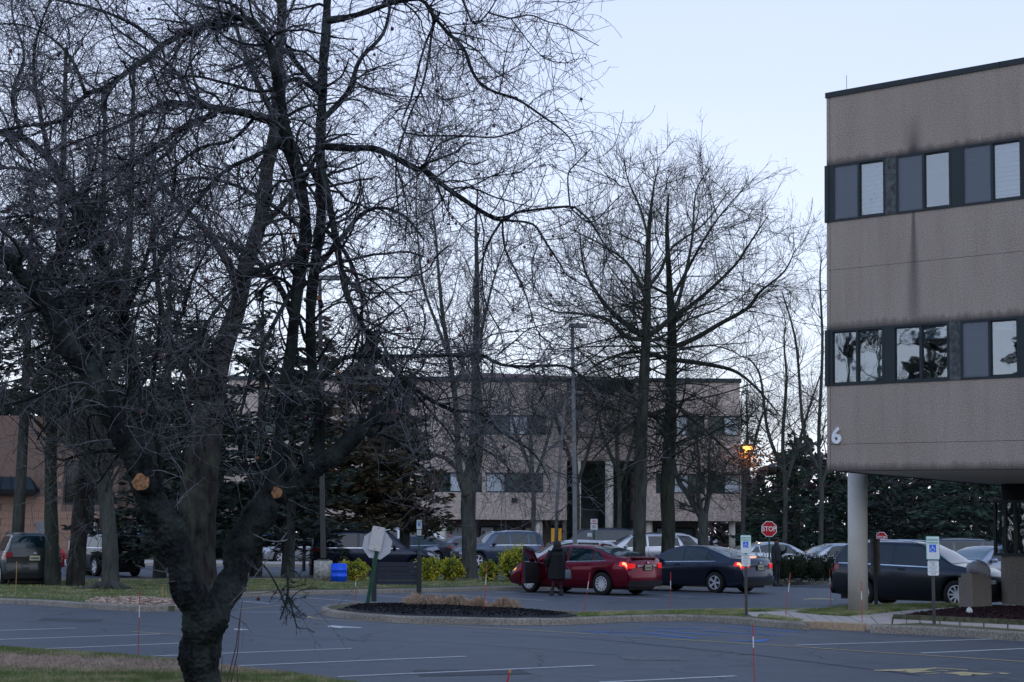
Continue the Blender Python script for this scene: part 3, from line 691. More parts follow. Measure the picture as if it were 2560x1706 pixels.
# ---------------- the foreground crabapple
def crabapple():
    r = np.random.default_rng(11); Y = 18.3
    root = thing('crabapple_tree', 'gnarled bare crabapple tree in the foreground with dark fruit and orange pruning cuts', 'tree', tuple(AT(506, 1735, Y)[:2]) + (0,))
    off = np.array(root.location)
    big = [  # trunk and thick limbs: (px,py,width)
        ([(508, 1790, 145), (506, 1700, 112), (503, 1640, 114), (501, 1580, 116), (500, 1535, 112), (480, 1490, 98), (456, 1420, 86), (426, 1340, 84), (388, 1260, 88), (362, 1190, 78), (330, 1130, 72), (296, 1060, 68), (260, 1000, 66), (222, 935, 60), (165, 855, 50), (118, 770, 44), (70, 705, 40), (20, 650, 34), (-60, 600, 26)], Y, -2.0),
        ([(506, 1650, 86), (524, 1575, 90), (556, 1502, 86), (586, 1430, 86), (612, 1350, 92), (650, 1275, 86), (700, 1225, 76), (760, 1190, 60), (820, 1150, 50), (870, 1105, 44), (915, 1068, 34), (960, 1010, 24), (1010, 960, 16)], Y, .8),
        ([(690, 1225, 34), (692, 1124, 28), (702, 1010, 28), (728, 890, 29), (738, 780, 31), (752, 650, 34), (765, 574, 33), (748, 440, 32), (716, 344, 36), (705, 270, 26), (690, 190, 24), (672, 110, 24), (640, 62, 22), (595, 44, 20), (548, 52, 18), (478, 78, 17), (402, 115, 16), (370, 146, 15), (325, 172, 14), (268, 218, 13), (214, 237, 12), (180, 279, 11), (145, 306, 11), (76, 314, 9), (0, 327, 8), (-60, 340, 6)], Y + .2, -1.2),
        ([(372, 1180, 50), (368, 1086, 46), (348, 1020, 44), (333, 971, 38), (325, 894, 36), (310, 810, 34), (268, 684, 30), (226, 580, 28), (191, 517, 26), (153, 459, 24), (126, 402, 22), (57, 344, 18), (-20, 330, 14)], Y + .5, .9),
        ([(800, 1165, 28), (797, 1050, 28), (785, 960, 27), (778, 880, 26), (775, 780, 27), (790, 650, 28), (800, 560, 28), (804, 450, 27), (800, 340, 26), (806, 230, 25), (808, 165, 26), (815, 57, 24), (820, -60, 20), (815, -160, 16)], Y + .6, .4),
        ([(716, 344, 26), (695, 312, 24), (640, 290, 22), (600, 282, 20), (540, 270, 19), (480, 262, 17), (420, 258, 16), (390, 268, 12), (330, 300, 10), (260, 330, 8), (180, 360, 6), (90, 400, 4)], Y, -.8),
        ([(540, 285, 18), (500, 300, 17), (460, 318, 16), (430, 340, 14), (380, 380, 12), (330, 410, 10), (240, 470, 8), (150, 500, 6), (40, 560, 4)], Y - .3, -1),
        ([(205, 905, 26), (190, 850, 28), (178, 780, 26), (150, 730, 28), (130, 670, 30), (160, 620, 22), (185, 560, 18), (215, 480, 12), (240, 400, 8), (250, 300, 5)], Y - .2, .8),
        ([(225, 935, 30), (215, 870, 30), (195, 800, 30), (170, 740, 28), (60, 700, 20), (-30, 690, 14)], Y + .4, 1.2),
        ([(815, 368, 20), (872, 371, 18), (930, 371, 17), (987, 394, 16), (1037, 421, 15), (1063, 427, 14), (1113, 467, 13), (1160, 501, 12), (1209, 532, 11), (1255, 551, 10), (1290, 532, 7), (1345, 524, 7), (1425, 517, 6), (1450, 530, 5), (1478, 556, 5), (1520, 625, 4), (1560, 660, 3)], Y, -.6),
        ([(822, 50, 20), (834, 50, 18), (891, 38, 15), (937, 23, 14), (991, 4, 13), (1052, 0, 11), (1083, 38, 10), (1121, 84, 10), (1159, 122, 9), (1175, 165, 9), (1198, 207, 8), (1236, 230, 8), (1293, 249, 7), (1351, 287, 6), (1408, 329, 4), (1435, 364, 3), (1440, 400, 2)], Y + .3, -.5),
        ([(800, 950, 20), (853, 897, 13), (900, 892, 12), (968, 890, 11), (1044, 892, 10), (1140, 887, 9), (1197, 887, 9), (1255, 912, 8), (1312, 917, 7), (1370, 914, 7), (1427, 921, 6), (1480, 960, 4), (1540, 990, 4), (1600, 1020, 3)], Y + .2, -1),
        ([(802, 400, 22), (820, 500, 20), (838, 590, 18), (853, 672, 16), (868, 741, 15), (890, 790, 15), (914, 826, 14), (949, 894, 13), (1006, 944, 12), (1067, 994, 11), (1129, 1025, 9), (1197, 1032, 8), (1243, 1074, 7), (1312, 1116, 6), (1345, 1147, 5), (1372, 1200, 3)], Y - .2, -.6),
    ]
    mid = [
        ([(1255, 551, 7), (1330, 560, 6), (1360, 600, 6), (1400, 660, 5), (1420, 690, 4), (1500, 740, 3), (1540, 800, 2)], Y - .4, .1),
        ([(1255, 551, 7), (1215, 620, 6), (1205, 690, 5), (1215, 760, 4), (1250, 830, 3), (1260, 880, 2)], Y - .4, -.1),
        ([(1256, 551, 6), (1262, 620, 6), (1290, 680, 5), (1315, 740, 4), (1345, 830, 3), (1380, 860, 2)], Y - .4, -.2),
        ([(1425, 517, 5), (1420, 440, 4), (1440, 410, 4), (1478, 372, 2.5)], Y - .5, 0),
        ([(1425, 520, 4), (1478, 556, 4), (1530, 510, 3), (1560, 480, 2)], Y - .5, 0),
        ([(1345, 612, 4), (1330, 660, 3.5), (1333, 720, 2.5), (1325, 760, 2)], Y - .4, 0),
        ([(1140, -40, 8), (1165, 20, 6), (1187, 60, 5), (1222, 30, 4), (1245, -10, 4)], Y, 0),
        ([(1222, 32, 5), (1275, 46, 4.5), (1325, 38, 4), (1370, 55, 3.5), (1410, 64, 3), (1450, 90, 2.5), (1497, 115, 2)], Y, -.2),
        ([(1278, 48, 4), (1330, 115, 3), (1370, 150, 3), (1430, 157, 2), (1452, 136, 1.5)], Y, -.1),
        ([(1100, 30, 7), (1060, 120, 6), (1030, 240, 6), (1010, 330, 5), (1160, 340, 5), (1240, 343, 4), (1310, 320, 3), (1400, 270, 2)], Y + .2, 0),
        ([(1160, 340, 5), (1100, 360, 5), (1060, 420, 5), (1090, 340, 4), (1110, 250, 3)], Y, 0),
        ([(1128, 457, 4), (1240, 440, 3), (1300, 430, 3), (1340, 400, 2)], Y, 0),
        ([(1085, 40, 7), (1060, 200, 6), (1020, 300, 5), (990, 420, 5), (1000, 560, 4)], Y + .4, 0),
        ([(1006, 944, 8), (1060, 1010, 6), (1120, 1080, 5), (1150, 1130, 4), (1190, 1150, 3)], Y, -.3),
        ([(1130, 1025, 6), (1150, 1060, 5), (1190, 1110, 4), (1250, 1150, 3), (1290, 1190, 2)], Y - .5, 0),
        ([(1427, 921, 5), (1480, 895, 4), (1560, 830, 3)], Y - .8, 0),
        ([(1245, 887, 5), (1290, 850, 4), (1330, 820, 3), (1430, 800, 2)], Y - .4, 0),
        ([(722, 1255, 12), (722, 1330, 10), (718, 1400, 9), (720, 1470, 7), (714, 1510, 6), (700, 1550, 3)], Y - .9, -.1),
        ([(720, 1490, 5), (735, 1540, 4), (742, 1570, 2.5)], Y - 1, 0),
        ([(645, 1400, 5), (672, 1430, 5), (700, 1480, 5), (715, 1510, 4), (745, 1480, 3), (790, 1470, 2)], Y - 1, 0),
        ([(360, 1135, 12), (330, 1130, 12), (280, 1128, 11), (230, 1130, 9), (190, 1140, 7), (150, 1150, 6), (90, 1120, 3)], Y - .4, -.4),
        ([(245, 970, 14), (180, 960, 11), (110, 985, 9), (30, 1010, 7), (-40, 1020, 5)], Y - .6, -.6),
        ([(150, 460, 12), (90, 430, 9), (20, 420, 7), (-60, 440, 5)], Y + .6, .6),
        ([(650, 1290, 16), (620, 1180, 14), (590, 1080, 12), (560, 1000, 11), (530, 930, 9), (500, 850, 7), (490, 760, 5)], Y + .5, .6),
        ([(400, 1250, 14), (400, 1150, 13), (385, 1060, 12), (380, 960, 10), (395, 860, 8), (400, 760, 6)], Y - .4, -.8),
        ([(760, 1180, 14), (770, 1090, 14), (830, 1010, 11), (880, 960, 9), (905, 870, 7), (900, 780, 5)], Y + .2, 1.2),
        ([(735, 800, 20), (700, 720, 16), (640, 650, 14), (560, 600, 12), (500, 590, 10), (420, 600, 8)], Y, 1.5),
        ([(788, 680, 16), (850, 600, 13), (900, 540, 11), (950, 520, 9), (1010, 540, 7), (1060, 600, 5)], Y + .5, 1.3),
        ([(335, 960, 16), (400, 880, 12), (450, 800, 10), (480, 700, 8), (520, 620, 6)], Y + .5, -1.5),
        ([(300, 800, 14), (350, 700, 12), (380, 600, 10), (430, 500, 8), (440, 400, 6)], Y + .8, -1.3),
        ([(805, 230, 16), (760, 180, 14), (700, 120, 12), (640, 150, 10), (560, 180, 8)], Y + .7, 1.5),
        ([(716, 350, 14), (640, 390, 12), (560, 430, 11), (480, 520, 9), (410, 640, 8), (350, 760, 6), (330, 860, 4)], Y - .3, -1.2),
        ([(752, 650, 13), (690, 660, 12), (610, 700, 10), (530, 790, 9), (470, 900, 7), (430, 1000, 4)], Y, -1.4),
        ([(765, 580, 13), (690, 520, 12), (590, 465, 10), (490, 445, 9), (390, 480, 7), (300, 560, 5)], Y + .2, 1.3),
        ([(745, 700, 12), (690, 800, 11), (640, 900, 10), (610, 1000, 8), (590, 1090, 5)], Y - .4, -1),
        ([(800, 560, 12), (868, 640, 11), (905, 750, 9), (890, 870, 8), (860, 980, 5)], Y + .4, 1.1),
        ([(640, 290, 10), (580, 350, 9), (500, 370, 8), (420, 430, 7), (330, 470, 5), (240, 520, 4)], Y, -1.6),
        ([(806, 240, 12), (740, 200, 10), (660, 230, 9), (570, 210, 8), (470, 190, 6), (380, 220, 4)], Y + .5, -1.2),
        ([(402, 115, 12), (330, 60, 10), (230, 20, 8), (110, -10, 6), (0, -70, 4)], Y, .8),
        ([(126, 402, 14), (100, 280, 11), (84, 150, 8), (110, 40, 6), (160, -60, 4)], Y + .9, -1.2),
        ([(214, 237, 10), (180, 150, 8), (120, 90, 6), (40, 60, 4), (-60, 70, 3)], Y - .8, .6),
        ([(57, 344, 12), (30, 240, 9), (60, 140, 7), (30, 30, 5), (40, -60, 3)], Y + 1, .6),
        ([(480, 262, 12), (440, 180, 10), (360, 120, 7), (280, 60, 5), (220, -40, 4)], Y, 1.6),
        ([(268, 684, 16), (220, 600, 12), (140, 560, 9), (60, 540, 7), (-40, 560, 5)], Y + .6, -1.4),
        ([(806, 300, 16), (870, 230, 14), (900, 150, 11), (960, 80, 9), (980, -20, 8)], Y + .7, 1.2),
    ]
    wood = [PT(a, b, c, 40) for a, b, c in big]
    for k, (P, R) in enumerate(wood):     # gnarl
        n = len(P); ph = r.uniform(0, 6, 3); s = np.arange(n)
        P += np.stack([np.sin(s * .9 + ph[0]), np.sin(s * .7 + ph[1]), np.sin(s * 1.1 + ph[2])], 1) * (R * .10)[:, None]
        R *= 1 + .10 * np.sin(s * 1.7 + ph[0]) + .05 * np.sin(s * 3.1)
    tr_ = [tubes((P - off)[None], R[None] * np.interp(np.arange(40), [0, 18, 30], [.80, .88, 1.0]), 14) for P, R in wood[:2]]; caps = []
    for i_, (V_, F_) in enumerate(tr_): caps.append((V_, F_)); q_ = np.arange(14)
    V, F = join(tr_)
    # lumpy bark surface
    me = mesh_np('trunk', V, F, M['bark']); import bmesh
    bm = bmesh.new(); bm.from_mesh(me); bmesh.ops.holes_fill(bm, edges=bm.edges[:], sides=20); bm.to_mesh(me); bm.free()
    trunk = link('trunk', me, root); rm_ = trunk.modifiers.new('union', 'REMESH'); rm_.mode = 'VOXEL'; rm_.voxel_size = .016; rm_.use_smooth_shade = True
    sm_ = trunk.modifiers.new('soften', 'SMOOTH'); sm_.iterations = 14; sm_.factor = .6
    for nm_, sz, st in (('lumps', .22, .050), ('ridges', .038, .055)):
        tx = bpy.data.textures.new(nm_, 'CLOUDS'); tx.noise_scale = sz; tx.noise_depth = 2; dm = trunk.modifiers.new(nm_, 'DISPLACE'); dm.texture = tx; dm.strength = st; dm.mid_level = .5; dm.texture_coords = 'LOCAL'
    for P, R in wood[2:]:
        V, F = tubes((P - off)[None], R[None], 9); link('limb', mesh_np('limb', V, F, M['bark']), root)
    mids = [PT(a, b, c, 24) for a, b, c in mid]
    V, F = tubes(np.stack([p for p, _ in mids]) - off, np.stack([q for _, q in mids]), 6)
    o = link('small_limbs', mesh_np('small_limbs', V, F, M['bark']), root); o['kind'] = 'stuff'
    # procedural branching
    WP = np.stack([resample(list(map(tuple, P)), R, 24)[0] for P, R in wood]); WR = np.stack([np.interp(np.linspace(0, 39, 24), np.arange(40), R) for _, R in wood])
    MP = np.stack([p for p, _ in mids]); MR = np.stack([q for _, q in mids])
    A = np.concatenate([WP, MP]); AR = np.concatenate([WR, MR])
    # dense on the left, sparse at the right margin
    def cull(P, R, keep):
        x = P[:, 0, 0]; k = keep(x, P[:, 0, 2]); return P[k], R[k]
    l1, r1 = grow(r, A, AR, 1150, 1.35, 58, 11, .20, -.015, tr=(.16, 1), rf=.5, rmax=.026, rmin=.006, taper_len=.35)
    sx1 = lambda x, z: ((x < -.3) | (r.uniform(size=len(x)) < np.clip(1 - (x + .3) * .55, .28, 1))) & ((z > 1.95) | (x < -5.2)) & ((z > 2.75) | (x < -4.3) | (x > -1.4))
    sx = lambda x, z: (r.uniform(size=len(x)) < np.where((x < -2) & (z < 4.6), .42, 1.)) & ((x < -.3) | (r.uniform(size=len(x)) < np.clip(1 - (x + .3) * .55, .28, 1))) & ((z > 1.85) | (x < -5.2) | (r.uniform(size=len(x)) < .45)) & (z > .35)
    l1, r1 = cull(l1, r1, sx1)
    base = np.concatenate([resample(list(map(tuple, P)), [0] * 24, 11)[0][None] for P in A]); bR = np.stack([np.interp(np.linspace(0, 23, 11), np.arange(24), q) for q in AR])
    B = np.concatenate([l1, base]); BR = np.concatenate([r1, bR])
    l2, r2 = grow(r, B, BR, 9800, .85, 55, 8, .14, -.02, arc=.17, tr=(.1, 1), rf=.55, rmax=.012, rmin=.0045, taper_len=.35)
    l2, r2 = cull(l2, r2, sx)
    Cc = np.concatenate([l2, l1[:, [0, 1, 3, 5, 6, 8, 9, 10]]]); CR = np.concatenate([r2, r1[:, [0, 1, 3, 5, 6, 8, 9, 10]]])
    l3, r3 = grow(r, Cc, CR, 16500, .30, 55, 4, .16, 0.0, arc=.16, tr=(.1, 1), rf=.6, rmax=.0056, rmin=.0032, taper_len=.3)
    l3, r3 = cull(l3, r3, lambda x, z: ((x < -.3) | (r.uniform(size=len(x)) < np.clip(1 - (x + .3) * .55, .28, 1))) & (z > .5))
    D = np.concatenate([l3, l2[:, [0, 2, 5, 7]]]); DR = np.concatenate([r3, r2[:, [0, 2, 5, 7]]])
    l4, r4 = grow(r, D, DR, 22000, .055, 60, 2, .2, .05, tr=(.1, 1), rf=.9, rend=.8, rmax=.0042, rmin=.0030, taper_len=.2)
    for nm, P, R, sd, mt in (('branches', l1, r1, 5, M['bark']), ('twigs', l2, r2, 3, M['twig']), ('fine_twigs', l3, r3, 3, M['twig']), ('spurs', l4, r4, 3, M['twig'])):
        V, F = tubes(P - off, R, sd); o = link(nm, mesh_np(nm, V, F, mt), root); o['kind'] = 'stuff'
    # the twiggy clump hanging low right of the trunk
    hang = [i for i, m_ in enumerate(mid) if m_[0][0][1] > 1240 and m_[0][0][0] > 640]; HP, HR = MP[hang], MR[hang]
    h1, q1 = grow(r, HP, HR, 46, .42, 60, 8, .20, -.06, tr=(.25, 1), rf=.6, rmax=.010, rmin=.005); h2, q2 = grow(r, h1, q1, 150, .14, 60, 4, .25, -.02, rmax=.006, rmin=.004); h3, q3 = grow(r, np.concatenate([h2, h1[:, [0, 2, 5, 7]]]), np.concatenate([q2, q1[:, [0, 2, 5, 7]]]), 420, .045, 60, 3, .2, rf=1, rend=.9, rmax=.005, rmin=.004)
    V, F = join([tubes(h1 - off, q1, 4), tubes(h2 - off, q2, 3), tubes(h3 - off, q3, 3)]); o = link('hanging_twigs', mesh_np('hanging_twigs', V, F, M['bark']), root); o['kind'] = 'stuff'
    # pruning wounds
    for (px, py, w, h, yy, rx) in ((352, 1206, 40, 44, Y - 1.36, .2), (692, 1232, 27, 30, Y - .55, -.1), (733, 592, 9, 11, Y - .3, 0), (797, 745, 10, 14, Y - .2, .3), (842, 930, 11, 12, Y - .2, 0), (643, 1145, 9, 8, Y - .2, 0)):
        c = AT(px, py, yy); sx_ = w / 2 / FPX * yy; sz = h / 2 / FPX * yy; b = MB(); n = 12
        ring = [(math.cos(2 * math.pi * k / n) * (1 + .12 * math.sin(k * 2.3)), math.sin(2 * math.pi * k / n) * (1 + .12 * math.cos(k * 1.7))) for k in range(n)]
        b.v = [(0, -.01, 0)] + [(sx_ * x, rx * sx_ * x, sz * z) for x, z in ring] + [(sx_ * x * 1.1, .3, sz * z * 1.1 - .05) for x, z in ring]
        w_ = MB(); w_.v = b.v[:n + 1]; w_.f = [(0, 1 + (k + 1) % n, 1 + k)[::-1] for k in range(n)]
        o = w_.build('pruning_cut', M['wound'], root); o.location = Vector(c) - Vector(off)
        s = MB(); s.v = b.v[1:]; s.f = [(k, (k + 1) % n, n + (k + 1) % n, n + k) for k in range(n)]; o.data.name = 'pruning_cut'; q = s.build('limb_stub', M['bark'], root); q.location = o.location
    # hanging fruit
    ico = []; b = MB(); b.loft([(0, 0, -.020, .006, .006), (0, 0, -.013, .017, .017), (0, 0, 0, .021, .021), (0, 0, .012, .017, .017), (0, 0, .019, .006, .006)], 7); fm = b.mesh('fruit', M['fruit'], True)
    pick = r.choice(len(l4), 285, replace=False)
    for i in pick:
        p = l4[i, -1]; o = link('fruit', fm, root, loc=tuple(p - off + np.array([0, 0, -.02]))); s = r.uniform(.75, 1.15); o.scale = (s, s, s * r.uniform(.9, 1.2))
    return root
crab = crabapple()

# thin red suckers by the trunk
for k, (a, c) in enumerate((((606, 1500), (560, 1720)), ((602, 1530), (572, 1715)), ((556, 1640), (538, 1700)), ((592, 1660), (585, 1720)))):
    b = MB(); p0 = AT(c[0], c[1], 17.6); p1 = AT(a[0], a[1], 17.7); p0.z = 0.05 if p0.z > .05 else p0.z
    m1 = p0.lerp(p1, .5) + Vector((.03, 0, 0)); b.tube([(0, 0, 0), m1 - p0, p1 - p0], [.007, .006, .003], 5)
    o = b.build('sucker_shoot', plain('sucker_bark', (0.06, 0.02, 0.03), .7) if k == 0 else bpy.data.materials['sucker_bark'])
    o.location = (p0.x, p0.y, 0.05 if p0.z > 0 else p0.z)
    tag(o, ['tallest thin red shoot rising beside the crabapple trunk', 'second tall thin red shoot just right of the tallest one', 'short thin shoot nearest the crabapple trunk', 'short thin shoot standing in the grass, farthest right of the four'][k], 'plant shoot', 'red shoots by the crabapple')

# ---------------- bare background trees
def bare_tree(name, label, limbs, Y, seed, lv, skirt=None, rf1=.42, rm1=.07, bark=None, group=None, up=.06, ang=50, twig=None, base=None, L=(4.5, 1.8, .8, .4), flat=.2, dead=0, cat='tree', t1=(.3, .97)):
    bark = bark or M['bark_grey']; r = np.random.default_rng(seed)
    w = [PT(a, Y, dy, 26) for a, dy in limbs]
    b0 = w[0][0][0].copy(); g = terr(b0[1]); root = thing(name, label, cat, (b0[0], b0[1], g), 0, group); off = np.array([b0[0], b0[1], g])
    tp_, tr2 = resample([tuple(q) for q in w[0][0]], w[0][1], 60); V, F = tubes((tp_ - off)[None], tr2[None], 18, .05); link('trunk', mesh_np('trunk', V, F, bark), root)
    for P, R in w[1:]:
        V, F = tubes((P - off)[None], R[None], 6); link('limb', mesh_np('limb', V, F, bark), root)
    A = np.stack([p for p, _ in w]); AR = np.stack([q for _, q in w])
    l1, r1 = grow(r, A, AR, lv[0], L[0], ang, 12, .07, up, tr=t1, rf=rf1, rmax=rm1, rmin=.018, taper_len=(.78 if skirt else .6), flat=flat)
    if skirt:
        s1, q1 = grow(r, A[:1], AR[:1], skirt[0], skirt[1], 84, 12, .05, -.018, tr=(skirt[2], skirt[3]), rf=.25, rmax=.04, rmin=.02, taper_len=.3, flat=flat); l1 = np.concatenate([l1, s1]); r1 = np.concatenate([r1, q1])
    B = np.concatenate([l1, A[:, ::2][:, :12]]); BR = np.concatenate([r1, AR[:, ::2][:, :12]])
    l2, r2 = grow(r, l1, r1, lv[1], L[1], 42, 8, .09, up * .6, tr=(.15, 1), rf=.5, rmax=.03, rmin=.012, taper_len=.5)
    l3, r3 = grow(r, l2, r2, lv[2], L[2], 42, 5, .12, up * .4, tr=(.1, 1), rf=.6, rmax=.012, rmin=.0065, taper_len=.4)
    V, F = join([tubes(l1 - off, r1, 4), tubes(l2 - off, r2, 3)]); o = link('branches', mesh_np('branches', V, F, bark), root); o['kind'] = 'stuff'
    tw = [tubes(l3 - off, r3, 3)]
    if lv[3]:
        l4, r4 = grow(r, l3, r3, lv[3], L[3], 40, 3, .12, 0, tr=(.1, 1), rf=.8, rmax=.008, rmin=.0055, taper_len=.3); tw.append(tubes(l4 - off, r4, 3))
    V, F = join(tw); o = link('twigs', mesh_np('twigs', V, F, twig or bark), root); o['kind'] = 'stuff'
    if dead:
        i = r.choice(len(l3), dead); p = l3[i, -1] + r.normal(0, .12, (dead, 3)); c = leafquads(r, p, .09, .05); V, F = c; o = link('brown_leaves', mesh_np('brown_leaves', V - off, F, M['deadleaf'], False), root); o['kind'] = 'stuff'
    return root
def leafquads(r, P, l, w, D=None, dirw=0.0):
    n = len(P); d = r.normal(size=(n, 3)) if D is None else nrm(D + r.normal(size=(n, 3)) * dirw); d = nrm(d)
    q = nrm(np.cross(d, r.normal(size=(n, 3)))); s = r.uniform(.55, 1.35, n)[:, None]
    a = P - d * l * s * .5; b = P + d * l * s * .5; m = P + q * w * s * .5; k = P - q * w * s * .5
    V = np.stack([a, m, b, k], 1).reshape(-1, 3); return V, np.arange(4 * n).reshape(-1, 4)

# tall furrowed tree between the crabapple forks
bare_tree('tall_tree', 'tall thick furrowed trunk leaning right, seen through the fork of the crabapple', [
    ([(500, 1520, 118), (495, 1470, 100), (488, 1350, 94), (500, 1200, 92), (520, 1050, 80), (543, 910, 60), (590, 780, 42), (618, 660, 38), (655, 540, 36), (668, 420, 34), (692, 300, 30), (694, 180, 26), (704, 60, 22), (706, -60, 30), (708, -200, 20)], 1.0),
    ([(600, 720, 26), (560, 640, 22), (500, 560, 16), (440, 500, 12), (380, 430, 8)], .5),
    ([(520, 1000, 30), (450, 900, 24), (410, 800, 18), (390, 680, 12), (380, 560, 8)], 1.5),
    ([(640, 580, 20), (700, 520, 16), (760, 440, 12), (800, 380, 8)], -1),
    ([(690, 300, 20), (640, 200, 16), (600, 100, 12), (570, -20, 8)], 1)], 45.5, 21, (60, 500, 2600, 0), bark=M['bark_tall'], up=.03, ang=55, L=(3.0, 1.4, .6, .3))
# the three trunks on the left end of the median
bare_tree('median_tree', 'dark straight trunk directly right of the parked grey-green car, on the median', [
    ([(132, 1486, 48), (131, 1460, 38), (130, 1400, 34), (128, 1300, 32), (127, 1200, 29), (130, 1050, 27), (140, 850, 24), (150, 600, 20), (160, 350, 14), (165, 120, 8)], .3),
    ([(128, 1080, 12), (90, 950, 10), (50, 820, 8), (10, 700, 6), (-20, 560, 4)], -.6), ([(135, 900, 12), (190, 800, 10), (230, 680, 7), (250, 540, 4)], .6)], 49.5, 31, (90, 700, 2200, 0), bark=M['bark_moss'], group='trunks at the left end of the median', up=.05, L=(3.4, 1.6, .7, .3), t1=(.48, .97))
bare_tree('median_tree', 'twisted striped trunk leaning right, middle of the three on the left median', [
    ([(186, 1488, 56), (188, 1465, 46), (192, 1400, 42), (198, 1320, 40), (205, 1230, 36), (212, 1160, 26), (222, 1060, 24), (240, 900, 20), (250, 700, 16), (260, 450, 12), (262, 200, 7)], .3),
    ([(210, 1170, 14), (180, 1050, 12), (150, 930, 8), (140, 800, 5)], .5)], 49.3, 32, (85, 700, 2100, 0), bark=M['bark_tall'], group='trunks at the left end of the median', up=.05, L=(3.4, 1.6, .7, .3), t1=(.48, .97))
flare = bare_tree('median_tree', 'pale knobbly trunk with flared roots, rightmost of the three on the left median', [
    ([(278, 1507, 96), (277, 1497, 66), (278, 1470, 46), (276, 1420, 38), (275, 1380, 40), (272, 1330, 36), (266, 1260, 37), (260, 1200, 34), (264, 1130, 28), (276, 1000, 24), (300, 850, 22), (320, 650, 18), (330, 400, 13), (335, 150, 8)], .3),
    ([(268, 1150, 16), (300, 1040, 12), (350, 950, 9), (400, 860, 5)], -.8)], 47.0, 33, (85, 700, 2100, 0), bark=M['bark_grey'], group='trunks at the left end of the median', up=.05, L=(3.2, 1.5, .7, .3), t1=(.48, .97))
fo = flare.location
b = MB()
for an, ln_ in ((3.3, 1.15), (2.7, .8), (4.2, .6), (5.4, .7), (6.2, .75), (.7, .5)):
    b.tube([(0, 0, .30), (math.cos(an) * ln_ * .45, math.sin(an) * ln_ * .45, .16), (math.cos(an) * ln_, math.sin(an) * ln_, .08)], [.17, .10, .03], 7)
o = b.build('roots', M['bark_grey'], flare, True)

# the slender double-stemmed tree on the median
bare_tree('median_tree', 'slender tree dividing into many upright stems, growing beside the yellow shrubs', [
    ([(1174, 1462, 78), (1174, 1447, 46), (1174, 1400, 37), (1172, 1330, 36), (1170, 1270, 36), (1172, 1215, 38), (1180, 1160, 28), (1186, 1080, 22), (1188, 980, 19), (1190, 880, 17), (1192, 780, 15), (1192, 660, 11), (1190, 560, 7), (1195, 470, 3)], .5),
    ([(1168, 1240, 26), (1150, 1190, 22), (1145, 1120, 18), (1140, 1020, 16), (1125, 900, 14), (1108, 800, 12), (1098, 700, 9), (1090, 600, 6), (1080, 520, 3)], .8),
    ([(1185, 1200, 18), (1200, 1150, 14), (1205, 1050, 12), (1195, 900, 9), (1215, 780, 7), (1240, 680, 5), (1270, 600, 3)], -.6),
    ([(1150, 1180, 14), (1120, 1150, 12), (1080, 1135, 10), (1040, 1130, 7), (1000, 1110, 4)], -1),
    ([(1126, 900, 10), (1095, 820, 9), (1060, 720, 7), (1045, 600, 5), (1040, 500, 2)], 1)], 62, 41, (75, 560, 2000, 2200), bark=M['bark_grey'], up=.10, ang=34, L=(2.9, 1.4, .75, .4), t1=(.35, .98))
# the two big trees behind the sedans
bare_tree('shade_tree', 'tall bare tree with a fan of rising limbs, left of the pair behind the sedans', [
    ([(1597, 1475, 44), (1598, 1440, 33), (1598, 1380, 31), (1600, 1250, 31), (1603, 1120, 30), (1608, 1000, 27), (1612, 900, 25), (1616, 820, 22), (1618, 740, 18), (1620, 670, 15), (1622, 580, 11), (1628, 520, 8), (1636, 460, 4), (1648, 415, 2)], .3),
    ([(1607, 840, 15), (1570, 815, 14), (1530, 780, 12), (1490, 730, 9), (1460, 670, 6), (1450, 590, 3)], .8),
    ([(1612, 845, 15), (1650, 820, 14), (1685, 780, 12), (1710, 700, 10), (1730, 600, 7), (1740, 480, 4), (1775, 420, 2)], -.5),
    ([(1606, 850, 13), (1560, 840, 12), (1520, 800, 10), (1450, 785, 7), (1390, 780, 5), (1340, 760, 2)], -.8),
    ([(1618, 720, 11), (1650, 680, 9), (1680, 620, 7), (1760, 560, 5), (1820, 480, 2)], .5),
    ([(1618, 760, 11), (1595, 700, 9), (1560, 650, 7), (1500, 610, 5), (1420, 570, 2)], -.4),
    ([(1622, 600, 8), (1600, 520, 6), (1570, 450, 4), (1560, 400, 2)], .4),
    ([(1614, 855, 10), (1660, 840, 8), (1720, 800, 6), (1790, 775, 5), (1850, 740, 2)], 1)], 60.5, 51, (150, 1300, 4800, 4200), bark=M['bark_grey'], group='the two big trees behind the sedans', up=.045, ang=58, L=(4.6, 1.9, .9, .45), t1=(.45, .97), skirt=(50, 4.4, .36, .62), rf1=.3, rm1=.05)
